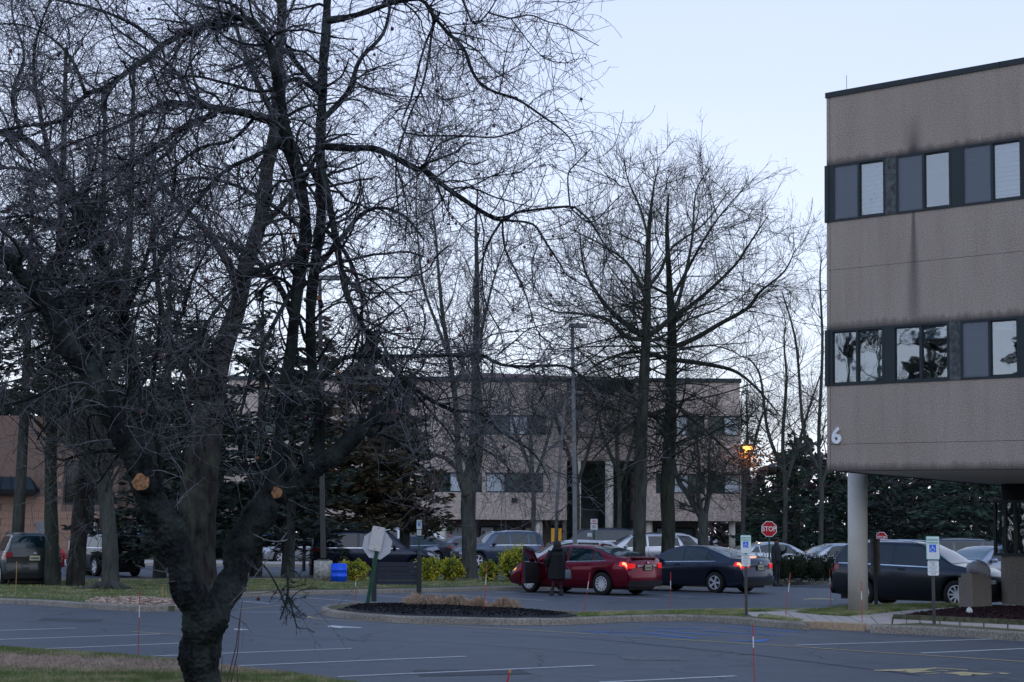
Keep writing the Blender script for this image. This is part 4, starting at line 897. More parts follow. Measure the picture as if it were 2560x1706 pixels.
bare_tree('shade_tree', 'darker tall bare tree with wide low limbs, right of the pair behind the sedans', [
    ([(1668, 1470, 46), (1668, 1440, 34), (1670, 1380, 33), (1671, 1290, 34), (1667, 1240, 36), (1672, 1150, 32), (1676, 1050, 30), (1678, 950, 27), (1680, 850, 24), (1677, 770, 20), (1672, 680, 14), (1668, 600, 11), (1668, 545, 8), (1672, 485, 3)], .3),
    ([(1682, 870, 15), (1740, 845, 14), (1800, 810, 12), (1870, 770, 10), (1900, 730, 7), (1960, 680, 5), (1990, 620, 2)], -.6),
    ([(1680, 800, 13), (1720, 770, 12), (1780, 720, 10), (1840, 660, 7), (1880, 600, 5), (1920, 540, 2)], .6),
    ([(1678, 750, 11), (1710, 690, 9), (1760, 600, 7), (1800, 540, 4), (1860, 470, 2)], .3),
    ([(1684, 900, 14), (1760, 910, 12), (1840, 930, 9), (1900, 980, 6), (1950, 1040, 3)], -1),
    ([(1676, 900, 12), (1600, 880, 10), (1540, 890, 8), (1480, 920, 5), (1420, 980, 2)], -.8),
    ([(1675, 1000, 12), (1720, 1040, 10), (1780, 1090, 7), (1840, 1150, 3)], -1),
    ([(1674, 1020, 12), (1620, 1040, 10), (1550, 1080, 7), (1480, 1150, 3)], -1)], 61.5, 52, (150, 1400, 5200, 4200), bark=M['bark_moss'], group='the two big trees behind the sedans', up=.02, ang=60, L=(4.8, 2.0, .9, .45), t1=(.38, .97), skirt=(60, 4.8, .36, .62), rf1=.3, rm1=.05)
bare_tree('small_tree', 'small pale tree forking low in front of the far building', [
    ([(1757, 1440, 30), (1757, 1380, 26), (1758, 1300, 25), (1752, 1282, 26), (1735, 1262, 16), (1715, 1230, 13), (1695, 1200, 11), (1685, 1150, 7), (1680, 1090, 4)], .3),
    ([(1760, 1300, 16), (1768, 1260, 14), (1775, 1200, 11), (1772, 1140, 8), (1780, 1080, 4)], .5),
    ([(1756, 1290, 14), (1745, 1230, 12), (1748, 1170, 9), (1742, 1100, 5)], -.5),
    ([(1740, 1262, 10), (1775, 1235, 8), (1800, 1200, 6), (1815, 1160, 3)], -.5)], 80, 61, (60, 500, 2000, 0), bark=M['bark_grey'], up=.06, L=(2.2, 1.1, .6, .3), dead=150)
# thinner trees beyond, right of the pair and behind building 6
for k, (px, top, Y, sd, lab) in enumerate(((1960, 800, 88, 71, 'thin bare tree close against the left corner of building six'), (2050, 640, 80, 72, 'bare tree rising behind the top left corner of building six'), (1545, 900, 98, 73, 'faint bare tree between the lamp post and the big pair'), (1330, 960, 96, 74, 'bare spreading tree in front of the far facade, left of the lamp post'), (1440, 960, 99, 76, 'bare tree with drooping twigs right of the lamp post'), (1850, 1000, 108, 75, 'brushy bare tree behind the orange lamp'))):
    h = top
    bare_tree('bare_tree', lab, [([(px, 1400, 13), (px + 4, 1250, 11), (px - 3, 1100, 9), (px + 6, (1100 + h) / 2, 7), (px, h + 60, 4), (px + 5, h, 2)], 0),
        ([(px, 1220, 11), (px + 30, 1130, 9), (px + 60, 1030, 6), (px + 90, (1000 + h) / 2 + 40, 3)], .5), ([(px - 1, 1180, 11), (px - 40, 1080, 9), (px - 60, (1080 + h) / 2, 6), (px - 95, h + 90, 3)], -.5)],
        Y, sd, ((40, 300, 1200, 0) if k != 5 else (60, 500, 2000, 0)), bark=M['bark_grey'], group='bare trees in the distance', up=.06, L=(3.6, 1.8, 1.0, .4), dead=(260 if k in (3, 4) else 0), twig=M['brown_wood'] if k == 5 else None)
# trees left of the frame, seen only mirrored in the panes of building 6
for k, (x, y) in enumerate(((-28, 20), (-34, 16))):
    p = np.array([[x, y, 0.], [x + .2, y, 3], [x, y + .3, 9], [x + .3, y, 16]]); r = np.random.default_rng(80 + k)
    P, R = resample(p, [.3, .25, .16, .05], 26); root = thing('bare_tree', ['bare tree left of the lot mirrored in the panes, the middle one', 'bare tree left of the lot mirrored in the panes, nearest the camera', 'bare tree left of the lot mirrored in the panes, farthest along', 'bare tree left of the lot mirrored in the panes, outermost'][k], 'tree', (x, y, 0), 0, 'bare trees left of the lot')
    off = np.array([x, y, 0.]); V, F = tubes((P - off)[None], R[None], 8); link('trunk', mesh_np('trunk', V, F, M['bark']), root)
    l1, r1 = grow(r, P[None], R[None], 60, 4.5, 50, 12, .08, .05, rmax=.08, rmin=.03); l2, r2 = grow(r, l1, r1, 450, 2, 45, 8, .1, .04, rmax=.03, rmin=.015)
    V, F = join([tubes(l1 - off, r1, 4), tubes(l2 - off, r2, 3)]); o = link('branches', mesh_np('branches', V, F, M['bark']), root); o['kind'] = 'stuff'

# ---------------- conifers
MIRROR = True
def conifer(label, px, Y, top, Rm, m, n, seed, droop=-.25, clear=.08, group=None, trunkw=.28, baseY=None, p=.75, card=(.34, .11), nb=150):
    n = int(n * .72); card = (card[0] * 1.12, card[1] * 1.15); nb = 110; r = np.random.default_rng(seed); g = GX(px, Y); H = AT(px, top, Y).z - g.z
    root = thing('conifer', label, 'tree', tuple(g), 0, group)
    P, R = resample([(0, 0, -.1), (.1 * Rm * .2, 0, H * .5), (0, 0, H)], [trunkw, trunkw * .6, .03], 12)
    V, F = tubes(P[None], R[None], 8); link('trunk', mesh_np('trunk', V, F, M['bark_grey']), root)
    z = H * (clear + (1 - clear) * r.uniform(0, 1, nb) ** 1.05); t = (z / H - clear) / (1 - clear); L = Rm * np.clip((1 - t), .02, 1) ** p * r.uniform(.55, 1.12, nb) + .15; a = r.uniform(0, 6.283, nb)
    K = 7; B = np.zeros((nb, K, 3)); s = np.linspace(0, 1, K)[None]
    B[:, :, 0] = np.cos(a)[:, None] * L[:, None] * s; B[:, :, 1] = np.sin(a)[:, None] * L[:, None] * s
    B[:, :, 2] = z[:, None] + L[:, None] * (droop * s * 1.2 + (.22 * s ** 2)) + r.normal(0, .05, (nb, 1))
    V, F = tubes(B, np.linspace(.045, .012, K)[None].repeat(nb, 0), 3); o = link('branches', mesh_np('branches', V, F, M['bark_moss']), root); o['kind'] = 'stuff'
    w = L / L.sum(); i = r.choice(nb, n, p=w); u = r.uniform(.12, 1, n) ** .8; f = u * (K - 1); k = np.minimum(f.astype(int), K - 2); fr = (f - k)[:, None]
    p_ = B[i, k] * (1 - fr) + B[i, k + 1] * fr; d = nrm(B[i, k + 1] - B[i, k]); sp_ = (.10 + .16 * L[i] * (1 - u * .6))[:, None]
    side = np.stack([-np.sin(a[i]), np.cos(a[i]), np.zeros(n)], 1)
    p_ = p_ + side * (r.normal(0, 1, n)[:, None] * sp_) + r.normal(0, .07, (n, 3)) - np.array([0, 0, 1.]) * np.abs(r.normal(0, .10, n))[:, None]
    V, F = leafquads(r, p_, card[0], card[1], d + side * r.normal(0, .6, n)[:, None], .35)
    o = link('needles', mesh_np('needles', V, F, m, False), root); o['kind'] = 'stuff'; return root
gp = 'evergreens behind the crabapple'
def conifer_at(label, x, y, H, Rm, seed):
    t = conifer(label, 1280, y, 1334 - (H - CAMZ) * FPX / y, Rm, M['needle_dark'], 5000, seed, group='unseen evergreens left of the lot', card=(.5, .18)); t.location.x = x; return t
conifer_at('unseen evergreen left of the lot, added to darken the lower panes, nearer one', -18.6, 16.4, 10.5, 3.2, 181); conifer_at('unseen evergreen left of the lot, added to darken the lower panes, farther one', -24.6, 17.9, 12.0, 3.4, 182)  # unseen evergreens added so the lower panes reflect something dark
conifer('broad dark evergreen filling the far left edge behind the median trunks', 40, 62, 420, 4.2, M['needle_dark'], 6500, 101, group=gp, clear=.42)
conifer('tall dark evergreen between the striped trunk and the pale knobbly trunk', 215, 66, 480, 3.8, M['needle_dark'], 6500, 102, group=gp, clear=.42)
conifer('dark evergreen rising directly behind the left stem of the crabapple', 400, 63, 600, 3.8, M['needle_dark'], 6500, 103, group=gp)
conifer('leaner evergreen right of the tall furrowed trunk', 640, 66, 720, 3.4, M['needle_dark'], 6500, 104, group=gp)
conifer('evergreen with bronzed tips behind the right stem of the crabapple', 790, 68, 790, 3.3, M['cedar'], 6500, 105, group=gp, clear=.22)
conifer('bronze-brown evergreen whose skirt hangs over the navy long car', 925, 71, 830, 3.3, M['cedar'], 8000, 106, group=gp, clear=.30, card=(.36, .15))
conifer('low bronzed evergreen right beside the slender median tree', 1010, 72, 930, 2.3, M['cedar'], 5000, 107, group=gp, clear=.2)
conifer('dark low evergreen behind the pale knobbly trunk', 480, 60, 800, 3.4, M['needle_dark'], 6000, 108, group=gp, clear=.14)
conifer('dark low evergreen behind the fork of the crabapple', 720, 62, 880, 3.0, M['needle_dark'], 5200, 109, group=gp, clear=.26)
gq = 'evergreens on the right'
conifer('green fir standing left of building six, above the stop sign', 1990, 96, 1075, 4.2, M['needle_green'], 9000, 111, group=gq, clear=.02)
conifer('darker evergreen behind the man by the hedge', 1900, 104, 1210, 3.0, M['needle_green'], 4000, 112, group=gq, clear=.02)
conifer('evergreen seen just left of the round column of building six', 2095, 92, 1110, 3.6, M['needle_green'], 6000, 113, group=gq, clear=.05)
conifer('evergreen seen under building six directly right of the column', 2210, 90, 1100, 3.6, M['needle_green'], 7000, 114, group=gq, clear=.06)
conifer('evergreen seen under building six behind the right reserved sign', 2340, 86, 1060, 4.6, M['needle_dark'], 7000, 115, group=gq, clear=.16)
conifer('evergreen with bare lower trunk by the far blue and white sign', 2440, 78, 1040, 4.2, M['needle_green'], 7000, 116, group=gq, clear=.22)
conifer('distant evergreen top showing above the far roof left of the lamp post', 1345, 150, 925, 4, M['needle_dark'], 3000, 117, group=gq)
conifer('distant evergreen top showing above the far roof right of the lamp post', 1480, 155, 930, 4.5, M['needle_dark'], 3500, 118, group=gq)
conifer('distant dark evergreen above the right end of the far roof', 1870, 150, 960, 5, M['needle_dark'], 4000, 119, group=gq)

# far wood: a mass nobody could count
r = np.random.default_rng(200); n = 260
P = np.zeros((n, 6, 3)); x = r.uniform(-75, 110, n); y = r.uniform(150, 200, n); h = r.uniform(7, 12, n)
for k in range(6): P[:, k] = np.stack([x + r.normal(0, .15, n), y, .4 + h * k / 5], 1)
R = np.linspace(.16, .04, 6)[None].repeat(n, 0)
l1, r1 = grow(r, P, R, 2000, 3.2, 45, 5, .1, .06, rmax=.06, rmin=.03); l2, r2 = grow(r, l1, r1, 6000, 1.8, 42, 3, .1, .04, rmax=.035, rmin=.025)
V, F = join([tubes(P, R, 4), tubes(l1, r1, 3), tubes(l2, r2, 3)])
wood = link('far_wood', mesh_np('far_wood', V, F, M['brown_wood'])); wood['kind'] = 'stuff'

# dense evergreen backdrop at the edge of the grounds, one mass
r = np.random.default_rng(210); n = 30000; x = np.where(r.uniform(size=n) < .7, r.uniform(-75, -8, n), r.uniform(12, 75, n)); hmax = np.where(x < 0, 11.5, 7.0) + 1.3 * np.sin(x * .9) + .9 * np.sin(x * 2.3 + 1)
P = np.stack([x, r.uniform(118, 126, n), .4 + hmax * r.uniform(0, 1, n) ** .8], 1); V, F = leafquads(r, P, 1.0, .46)
lf = np.repeat(P[:, 0] < 0, 1); F_ = F; o = link('evergreen_backdrop', mesh_np('evergreen_backdrop', V, F[lf], M['needle_dark'], False)); o['kind'] = 'stuff'
o = link('brush_backdrop', mesh_np('brush_backdrop', V, F[~lf], M['brush'], False)); o['kind'] = 'stuff'

# unseen tree belt added behind the camera to darken reflections in cars and panes
r = np.random.default_rng(211); n = 16000; x = r.uniform(-90, 90, n); hmax = 11 + 2 * np.sin(x * .35) + 1.2 * np.sin(x * 1.1); P = np.stack([x, r.uniform(-48, -38, n), hmax * r.uniform(0, 1, n) ** .8], 1); V, F = leafquads(r, P, 1.3, .7)
o = link('unseen_tree_belt', mesh_np('unseen_tree_belt', V, F, M['needle_dark'], False)); o['kind'] = 'stuff'

# ---------------- shrubs and hedges
def leafy(root, lobes, n, l, w, m, seed, name='foliage', inner=None):
    r = np.random.default_rng(seed); vol = np.array([a[3] * a[4] * a[5] for a in lobes]) ** (2 / 3); i = r.choice(len(lobes), n, p=vol / vol.sum()); Lb = np.array(lobes)[i]
    d = nrm(r.normal(size=(n, 3))); rad = (r.uniform(.62, 1.06, n) + (r.uniform(size=n) < .05) * r.uniform(0, .22, n))[:, None] * (1 + .20 * np.sin(d[:, :1] * 9 + Lb[:, :1] * 5) * np.sin(d[:, 2:3] * 8))
    p = Lb[:, :3] + d * Lb[:, 3:6] * rad; k = p[:, 2] > .01; p = p[k]; d = d[k]
    V, F = leafquads(r, p, l, w, d + np.array([0, 0, .4]), .9)
    o = link(name, mesh_np(name, V, F, m, False), root); o['kind'] = 'stuff'
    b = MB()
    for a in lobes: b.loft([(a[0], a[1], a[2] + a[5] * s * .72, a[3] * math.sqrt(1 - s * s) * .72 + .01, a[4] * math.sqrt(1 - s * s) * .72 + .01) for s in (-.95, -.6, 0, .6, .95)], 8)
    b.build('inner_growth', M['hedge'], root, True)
def shrub(label, px, Y, wpx, top, m, n, seed, group, name='golden_shrub', l=.075, w=.045, low=None):
    g = GX(px, Y); g.z = .11; hw = wpx * 1.18 / 2 / FPX * Y; H = AT(px, top, Y).z - .13; root = thing(name, label, 'shrub', tuple(g), 0, group); r = random.Random(seed)
    lobes = [(0, 0, H * .45, hw * .85, hw * .8, H * .5)]
    for k in range(6):
        a = r.uniform(0, 6.28); q = r.uniform(.25, .6) * hw; lobes.append((math.cos(a) * q, math.sin(a) * q, H * r.uniform(.3, .68), hw * r.uniform(.35, .5), hw * r.uniform(.35, .5), H * r.uniform(.25, .34)))
    b = MB()
    for k in range(5): b.tube([(0, 0, -.1), (r.uniform(-.3, .3) * hw, r.uniform(-.3, .3) * hw, H * .6)], [.02, .01], 5)
    b.build('stems', M['bark_moss'], root)
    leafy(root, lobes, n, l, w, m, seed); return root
gg = 'golden shrubs on the median'
shrub('golden yellow shrub right beside the blue barrel', 889, 57, 68, 1398, M['golden'], 5200, 301, gg)
shrub('round yellow-green shrub just right of the board sign post', 1076, 57, 68, 1388, M['golden'], 4400, 302, gg)
shrub('yellow-green shrub touching the left side of the slender tree', 1130, 57.6, 52, 1388, M['golden'], 3800, 303, gg)
shrub('smallest yellow-green shrub right of the slender tree', 1222, 57, 46, 1396, M['golden'], 2600, 304, gg)
shrub('largest yellow-green shrub beside the nose of the red sedan', 1282, 57, 76, 1362, M['golden'], 5600, 305, gg)
def hedge(label, p0, p1, h, dep, m, n, seed, zb=.11, name='hedge', l=.06, w=.035):
    a = Vector(p0); c = Vector(p1); L = (c - a).length; root = thing(name, label, 'hedge', (a.x, a.y, zb), math.atan2(c.y - a.y, c.x - a.x)); k = max(2, int(L / .6)); r = random.Random(seed)
    lobes = [((i + .5) / k * L, r.uniform(-.06, .06), h * .5 + r.uniform(-.04, .04), L / k * .75, dep * .5, h * .52) for i in range(k)]
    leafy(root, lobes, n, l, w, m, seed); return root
hedge('clipped dark hedge behind the man, between the navy sedan and the column', (9.55, 58.4), (12.6, 58.6), 1.05, 1.1, M['hedge'], 12000, 401)
hedge('low ragged hedge at the foot of the big pair of trees', (4.6, 60.0), (9.4, 58.9), .95, .8, M['hedge'], 8000, 402)
hedge('dark clipped hedge in front of the far left windows', (-19.6, 84.5), (-14.4, 84.5), 1.5, 1.4, M['needle_dark'], 7000, 403, zb=.25)

# dead ornamental grass clumps on the mulch
for k, (px, py, wp, hp, lab) in enumerate(((1062, 1537, 84, 36, 'widest fallen clump of dry ornamental grass, nearest the board sign'), (1140, 1538, 66, 33, 'second clump of dry grass from the board sign'), (1210, 1541, 60, 27, 'low dry grass clump, third from the board sign'), (1262, 1545, 58, 30, 'last dry grass clump, at the narrow end of the mulch'))):
    g = G(px, py); r = np.random.default_rng(500 + k); n = 1100; Wd = wp / 2 / FPX * g.y * 1.35; Hh = hp / FPX * g.y * .72
    a = r.uniform(0, 6.283, n); rad = Wd * r.uniform(.05, .45, n); b0 = np.stack([np.cos(a) * rad * .6, np.sin(a) * rad * .6, np.zeros(n)], 1)
    tf = r.integers(0, 7, n); ta = r.uniform(0, 6.283, 7)[tf]; th_ = r.uniform(.35, 1.25, 7)[tf]; b0 += np.stack([np.cos(ta) * Wd * .22, np.sin(ta) * Wd * .16, np.zeros(n)], 1); a2 = ta + r.normal(0, .8, n); ln_ = Wd * r.uniform(.2, .85, n); m1 = b0 + np.stack([np.cos(a2) * ln_ * .4, np.sin(a2) * ln_ * .4, Hh * r.uniform(.3, 1.15, n) * th_], 1)
    m2 = b0 + np.stack([np.cos(a2) * ln_, np.sin(a2) * ln_, Hh * (r.uniform(-.3, .75, n)) * th_], 1); m2[:, 2] = np.maximum(m2[:, 2], 0)
    P = np.stack([b0, (b0 + m1) / 2 + [0, 0, .02], m1, (m1 + m2) / 2, m2], 1); V, F = tubes(P, np.full((n, 5), .0045) * np.linspace(1, .6, 5), 3)
    o = link('dry_grass_clump', mesh_np('dry_grass_clump', V, F, M['straw'], False)); o.location = (g.x, g.y + .2, .2); tag(o, lab, 'dry grass', 'dry grass clumps on the island')

# ================================================================== BUILDING 6
DC = 34.5
A6 = math.radians(-40.2); TILT = math.radians(0.85)
cpt = AT(2066, 1400, DC); c6 = Vector((cpt.x, DC, 0))
B6 = thing('office_building', 'tan aggregate concrete office building with the number 6 on its corner, standing on round columns', 'building', c6)
B6.rotation_euler = (Matrix.Rotation(TILT, 3, 'Y') @ Matrix.Rotation(A6, 3, 'Z')).to_euler()
R6 = Matrix.Rotation(TILT, 3, 'Y') @ Matrix.Rotation(A6, 3, 'Z'); R6i = R6.transposed()
def FU(px, py, v=0.0):
    """pixel -> (u, z) on the facade plane lying v behind the front"""
    d = R6i @ ray(px, py); o = R6i @ (Vector((0, 0, CAMZ)) - c6); t = (v - o.y) / d.y; q = o + d * t
    return q.x, q.z
zr = FU(2068, 233)[1]; zf = FU(2068, 246)[1]
zt1 = FU(2078, 414)[1]; zt0 = FU(2078, 556)[1]
zl1 = FU(2074, 826)[1]; zl0 = FU(2074, 966)[1]
zb = FU(2066, 1178)[1]; zj1 = FU(2078, 676)[1]; zj2 = FU(2100, 1111)[1]
UE = 7.0

# facade material: aggregate, washed streaks, drip stains where water runs off the edges
n = m_concrete('aggregate_facade', (0.30, 0.25, 0.205), (0.395, 0.335, 0.28), 42)
sx = n.node('ShaderNodeSeparateXYZ'); n.lk(n.co, sx.inputs[0]); X, Z = sx.outputs['X'], sx.outputs['Z']
dn = n.noise(7, 3, stretch=(1, 1, .12))
c = n.c
def edge_stain(c, z0, ln):
    """dark growth just above an edge at height z0, ragged upper limit"""
    h = n.math('MULTIPLY', dn, ln); d = n.math('SUBTRACT', Z, z0)
    f = n.math('SUBTRACT', 1.0, n.math('DIVIDE', d, h), clamp=True); g = n.math('GREATER_THAN', d, -0.02)
    return n.mix(n.math('MULTIPLY', n.math('MULTIPLY', f, g), .85), c, (0.035, 0.032, 0.032))
for z0, ln in ((zt1, .32), (zl1, .34), (zb, .36)): c = edge_stain(c, z0, ln)
u1 = FU(2285, 700)[0]
def gauss(u0, wd): 
    q = n.math('DIVIDE', n.math('SUBTRACT', X, u0), wd); return n.math('POWER', 2.718, n.math('MULTIPLY', n.math('MULTIPLY', q, q), -1.0))
band = n.math('MULTIPLY', n.math('LESS_THAN', Z, zt0), n.math('GREATER_THAN', Z, zl1))
wdt = n.math('MULTIPLY_ADD', n.math('SUBTRACT', zt0, Z), .06, .03)
q = n.math('DIVIDE', n.math('SUBTRACT', X, u1), wdt); gs = n.math('POWER', 2.718, n.math('MULTIPLY', n.math('MULTIPLY', q, q), -1.0))
fall = n.math('SUBTRACT', 1.0, n.math('MULTIPLY', n.math('SUBTRACT', zt0, Z), .22), clamp=True)
c = n.mix(n.math('MULTIPLY', n.math('MULTIPLY', gs, band), n.math('MULTIPLY', fall, .75)), c, (0.045, 0.042, 0.045))
band2 = n.math('GREATER_THAN', Z, zt1); f2 = n.math('SUBTRACT', 1.0, n.math('MULTIPLY', n.math('SUBTRACT', Z, zt1), 1.1), clamp=True)
c = n.mix(n.math('MULTIPLY', n.math('MULTIPLY', gauss(u1 + .02, .16), band2), n.math('MULTIPLY', f2, .75)), c, (0.04, 0.038, 0.038))
n.color(c); M['facade'] = n.m

def panel(u0, u1_, z0, z1, name='wall_panel', v0=0.0, v1=.22): MB().box(u0, u1_, v0, v1, z0, z1).build(name, M['facade'], B6)
g_ = .004; M['sealant'] = plain('grey_sealant', (.07, .065, .06), .9)
for (z0, z1) in ((zt1, zf), (zj1 + g_, zt0), (zl1, zj1 - g_), (zj2 + g_, zl0), (zb, zj2 - g_)):
    panel(0.0, .075, z0, z1, 'corner_panel'); panel(.087, UE, z0, z1)
MB().box(.075, .087, .02, .2, zb, zf).box(.09, UE, .02, .2, zj1 - g_, zj1 + g_).box(.09, UE, .02, .2, zj2 - g_, zj2 + g_).build('joint_sealant', M['sealant'], B6)
# left return walls behind the facade, roof, floors, soffit
b = MB()
for (z0, z1) in ((zt1, zf), (zl1, zt0), (zb, zl0)): b.box(0.0, .2, .225, 12, z0 + .002, z1)
b.build('side_wall', M['facade'], B6)
MB().box(0.002, .2, .62, 12, zt0 + .002, zt1 - .002).box(.002, .2, .62, 12, zl0 + .002, zl1 - .002).build('side_glazing', M['metal_dark'], B6)
MB().box(.2, UE, 3.0, 3.1, zt0 - .1, zt1 + .3).box(.2, UE, 3.0, 3.1, zl0 - .1, zl1 + .3).box(3.0, 3.06, .3, 3.0, zl0 - .05, zl1 + .3).box(.2, UE, .3, 3.0, zl1 + .32, zl1 + .4).box(.2, UE, .3, 3.0, zt1 + .32, zt1 + .4).build('office_interior', M['dark_room'], B6)
MB().box(.0, UE, .25, 12, zb + .012, zb + .3).build('soffit', M['column'], B6)
MB().box(.2, UE, .26, 12, zt0 - .5, zt0 - .1).box(.2, UE, .26, 12, zl0 - .5, zl0 - .1).box(.2, UE, .26, 12, zf - .3, zf - .05).build('floor_slab', M['dark_room'], B6)
MB().box(-.02, UE, -.03, 12, zf, zr).build('roof_coping', M['metal_dark'], B6)
MB().box(2.1, 2.106, -.034, -.03, zf, zr).box(4.0, 4.006, -.034, -.03, zf, zr).build('coping_joint', M['black_void'], B6)
ua = FU(2100, 215)[0]
MB().tube([(ua, .3, zr), (ua, .3, zr + .42)], .006, 5).build('lightning_rod', M['metal_worn'], B6)

# window bands
def window_band(z0, z1, lower):
    edges = [(2082, 2214), (2241, 2379), (2406, 2557), (2585, 2735)] if not lower else [(2078, 2211), (2233, 2374), (2402, 2549), (2577, 2730)]
    py = 485 if not lower else 895
    MB().box(-.035, .06, -.035, .6, z0 - .0, z1).build('corner_post', M['metal_dark'], B6)
    prev = .06
    for k, (a, c_) in enumerate(edges):
        u0 = FU(a, py - (k * 12 if not lower else k * 4))[0]; u1_ = FU(c_, py - (k * 12 if not lower else k * 4))[0]
        if u0 - prev > .02:
            MB().box(prev + .002, u0 - .002, -.015, .1, z0, z1).build('window_panel', M['metal_worn'] if (k == 1 and not lower) or (k == 2 and lower) else M['metal_dark'], B6)
        prev = u1_
        t = .045; um = (u0 + u1_) / 2 + .0
        fr = MB().box(u0, u1_, -.02, .08, z0, z0 + t).box(u0, u1_, -.02, .08, z1 - t, z1).box(u0, u0 + t, -.02, .08, z0 + t, z1 - t).box(u1_ - t, u1_, -.02, .08, z0 + t, z1 - t).build('window', M['metal_dark'], B6)
        MB().box(um - .025, um + .025, -.012, .06, z0 + t, z1 - t).build('mullion', M['metal_dark'], fr)
        rail = MB()
        for (p0, p1) in ((u0 + t, um - .025), (um + .025, u1_ - t)):
            MB().box(p0, p1, .03, .036, z0 + t, z1 - t).build('pane', M['glass'], fr)
            rail.box(p0, p0 + .02, .012, .03, z0 + t, z1 - t).box(p1 - .02, p1, .012, .03, z0 + t, z1 - t).box(p0 + .02, p1 - .02, .012, .03, z0 + t, z0 + t + .03).box(p0 + .02, p1 - .02, .012, .03, z1 - t - .03, z1 - t)
        rail.build('sash', M['metal_dark'], fr)
        # inside: room, blinds, curtains
        H = z1 - z0
        def blind(p0, p1, frac, m, v=.12):
            nsl = 12; b = MB(); top = z1 - t; bot = z1 - t - (H - 2 * t) * frac; ns = max(2, int(nsl * frac))
            for i in range(ns):
                za = top - (top - bot) * i / ns; zc = top - (top - bot) * (i + .92) / ns; b.quad((p0, v, zc), (p1, v, zc), (p1, v + .012, za), (p0, v + .012, za))
            b.build('blind', m, fr)
        pl = (u0 + t, um - .025); pr = (um + .025, u1_ - t)
        def scr(p0, p1): MB().box(p0, p1, .0, .002, z0 + t, z1 - t).build('insect_screen', M['screen'], fr)
        if not lower:
            if k == 0: blind(*pl, 1, M['blind']); blind(*pr, 1, M['blind']); scr(*pl)
            elif k == 1: scr(*pl)
            else: blind(*pl, 1, M['cur_olive']); blind(*pr, 1, M['blind']); scr(*pl)
        else:
            if k == 0: blind(pl[0], pr[1], .12, M['blind']); MB().box(pl[0], pl[1] - .1, .3, .32, z0 + t, z0 + H * .52).box(pr[0], pr[1], .3, .32, z0 + t, z0 + H * .62).build('frosted_sheet', M['cur_pale'], fr)
            elif k == 1:
                blind(*pl, .22, M['blind'], .1); blind(*pr, .26, M['blind'], .1)
                MB().box(pr[0] + .2, pr[1] - .05, .9, .95, z0 + .1, z0 + .5).box(pl[0] + .05, pl[0] + .1, .9, .95, z0, z1 - .3).build('office_furniture', M['cur_dark'], fr)
            elif k == 2: blind(*pl, .2, M['cur_grey']); blind(*pr, .18, M['blind']); scr(*pl); MB().box(pl[0], pl[1], .2, .22, z0 + t, z1 - .3).build('curtain', M['cur_dark'], fr)
            else: blind(*pl, 1, M['blind'])
    # handle of the sliding sashes
M['cur_olive'] = plain('olive_blind', (0.20, 0.21, 0.17), .8); M['cur_grey'] = plain('grey_blind', (0.25, 0.27, 0.27), .8)
M['cur_pale'] = plain('frosted_film', (0.42, 0.50, 0.50), .8, var=.2, scale=3); M['cur_dark'] = plain('navy_curtain', (0.03, 0.04, 0.06), .9, var=.4, scale=4)
window_band(zt0, zt1, False); window_band(zl0, zl1, True)
# big numeral
def text(name, s, size, m, parent=None, loc=(0, 0, 0), rot=(math.pi / 2, 0, 0), ext=.0, bold=0.0, align='CENTER', sx=1.0):
    cu_ = bpy.data.curves.new(name, 'FONT'); cu_.body = s; cu_.size = size; cu_.extrude = ext; cu_.offset = bold; cu_.align_x = align; cu_.align_y = 'CENTER'; cu_.resolution_u = 3
    tmp = bpy.data.objects.new(name, cu_); me = bpy.data.meshes.new_from_object(tmp); bpy.data.objects.remove(tmp); bpy.data.curves.remove(cu_)
    me.materials.clear(); me.materials.append(m); o = link(name, me, parent, loc, rot); o.scale = (sx, 1, 1); return o
un, zn = FU(2093, 1092)
text('numeral', '6', .47, plain('white_letter', (.82, .84, .86), .5), B6, (un, -.035, zn), ext=.02, bold=.012, sx=1.0)
# ground floor block, set back, with dark ribbon window
d = R6i @ (G(2487, 1526) - c6); gu, gv_ = d.x, d.y
zg = FU(2490, 1390, gv_)[1]; zg2 = FU(2490, 1250, gv_)[1]
b = MB(); arc = [(gu + .5 - .5 * math.cos(a), gv_ + .5 - .5 * math.sin(a)) for a in (0, .35, .7, 1.05, 1.4, math.pi / 2)]
foot = [(gu, gv_ + 6)] + arc + [(gu + 8, gv_), (gu + 8, gv_ + 6)]
b.prism(foot, .25, zg, cap0=False); b.build('lower_wall', M['stone_dark'], B6)
f2_ = [(gu + .02, gv_ + 6)] + [(x + .03, y + .03) for x, y in arc] + [(gu + 8, gv_ + .03), (gu + 8, gv_ + 6)]
MB().prism(f2_, -.1, .25, cap0=False).build('footing', M['stone_light'], B6)
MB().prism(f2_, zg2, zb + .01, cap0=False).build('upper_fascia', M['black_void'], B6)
uu = [gu + .06, gu + .27, gu + .30, gu + .55, gu + .58, gu + 1.05, gu + 1.1, gu + 2.1]
fr = MB().box(gu, gu + 3.2, gv_ - .02, gv_ + .1, zg, zg + .07).box(gu, gu + 3.2, gv_ - .02, gv_ + .1, zg2 - .07, zg2 + .0)
for u_ in (gu, gu + .27, gu + .52, gu + .95, gu + 1.9): fr.box(u_, u_ + .06, gv_ - .015, gv_ + .09, zg + .07, zg2 - .07)
fr = fr.build('ribbon_window', M['metal_dark'], B6)
for (a, c_) in ((.06, .27), (.33, .52), (.58, .95), (1.01, 1.9)): MB().box(gu + a, gu + c_, gv_ + .03, gv_ + .036, zg + .07, zg2 - .07).build('pane', M['glass'], fr)
MB().box(gu + .17, gu + .27, gv_ + .12, gv_ + .14, zg + .1, zg2 - .12).build('curtain', M['far_wall'], fr)
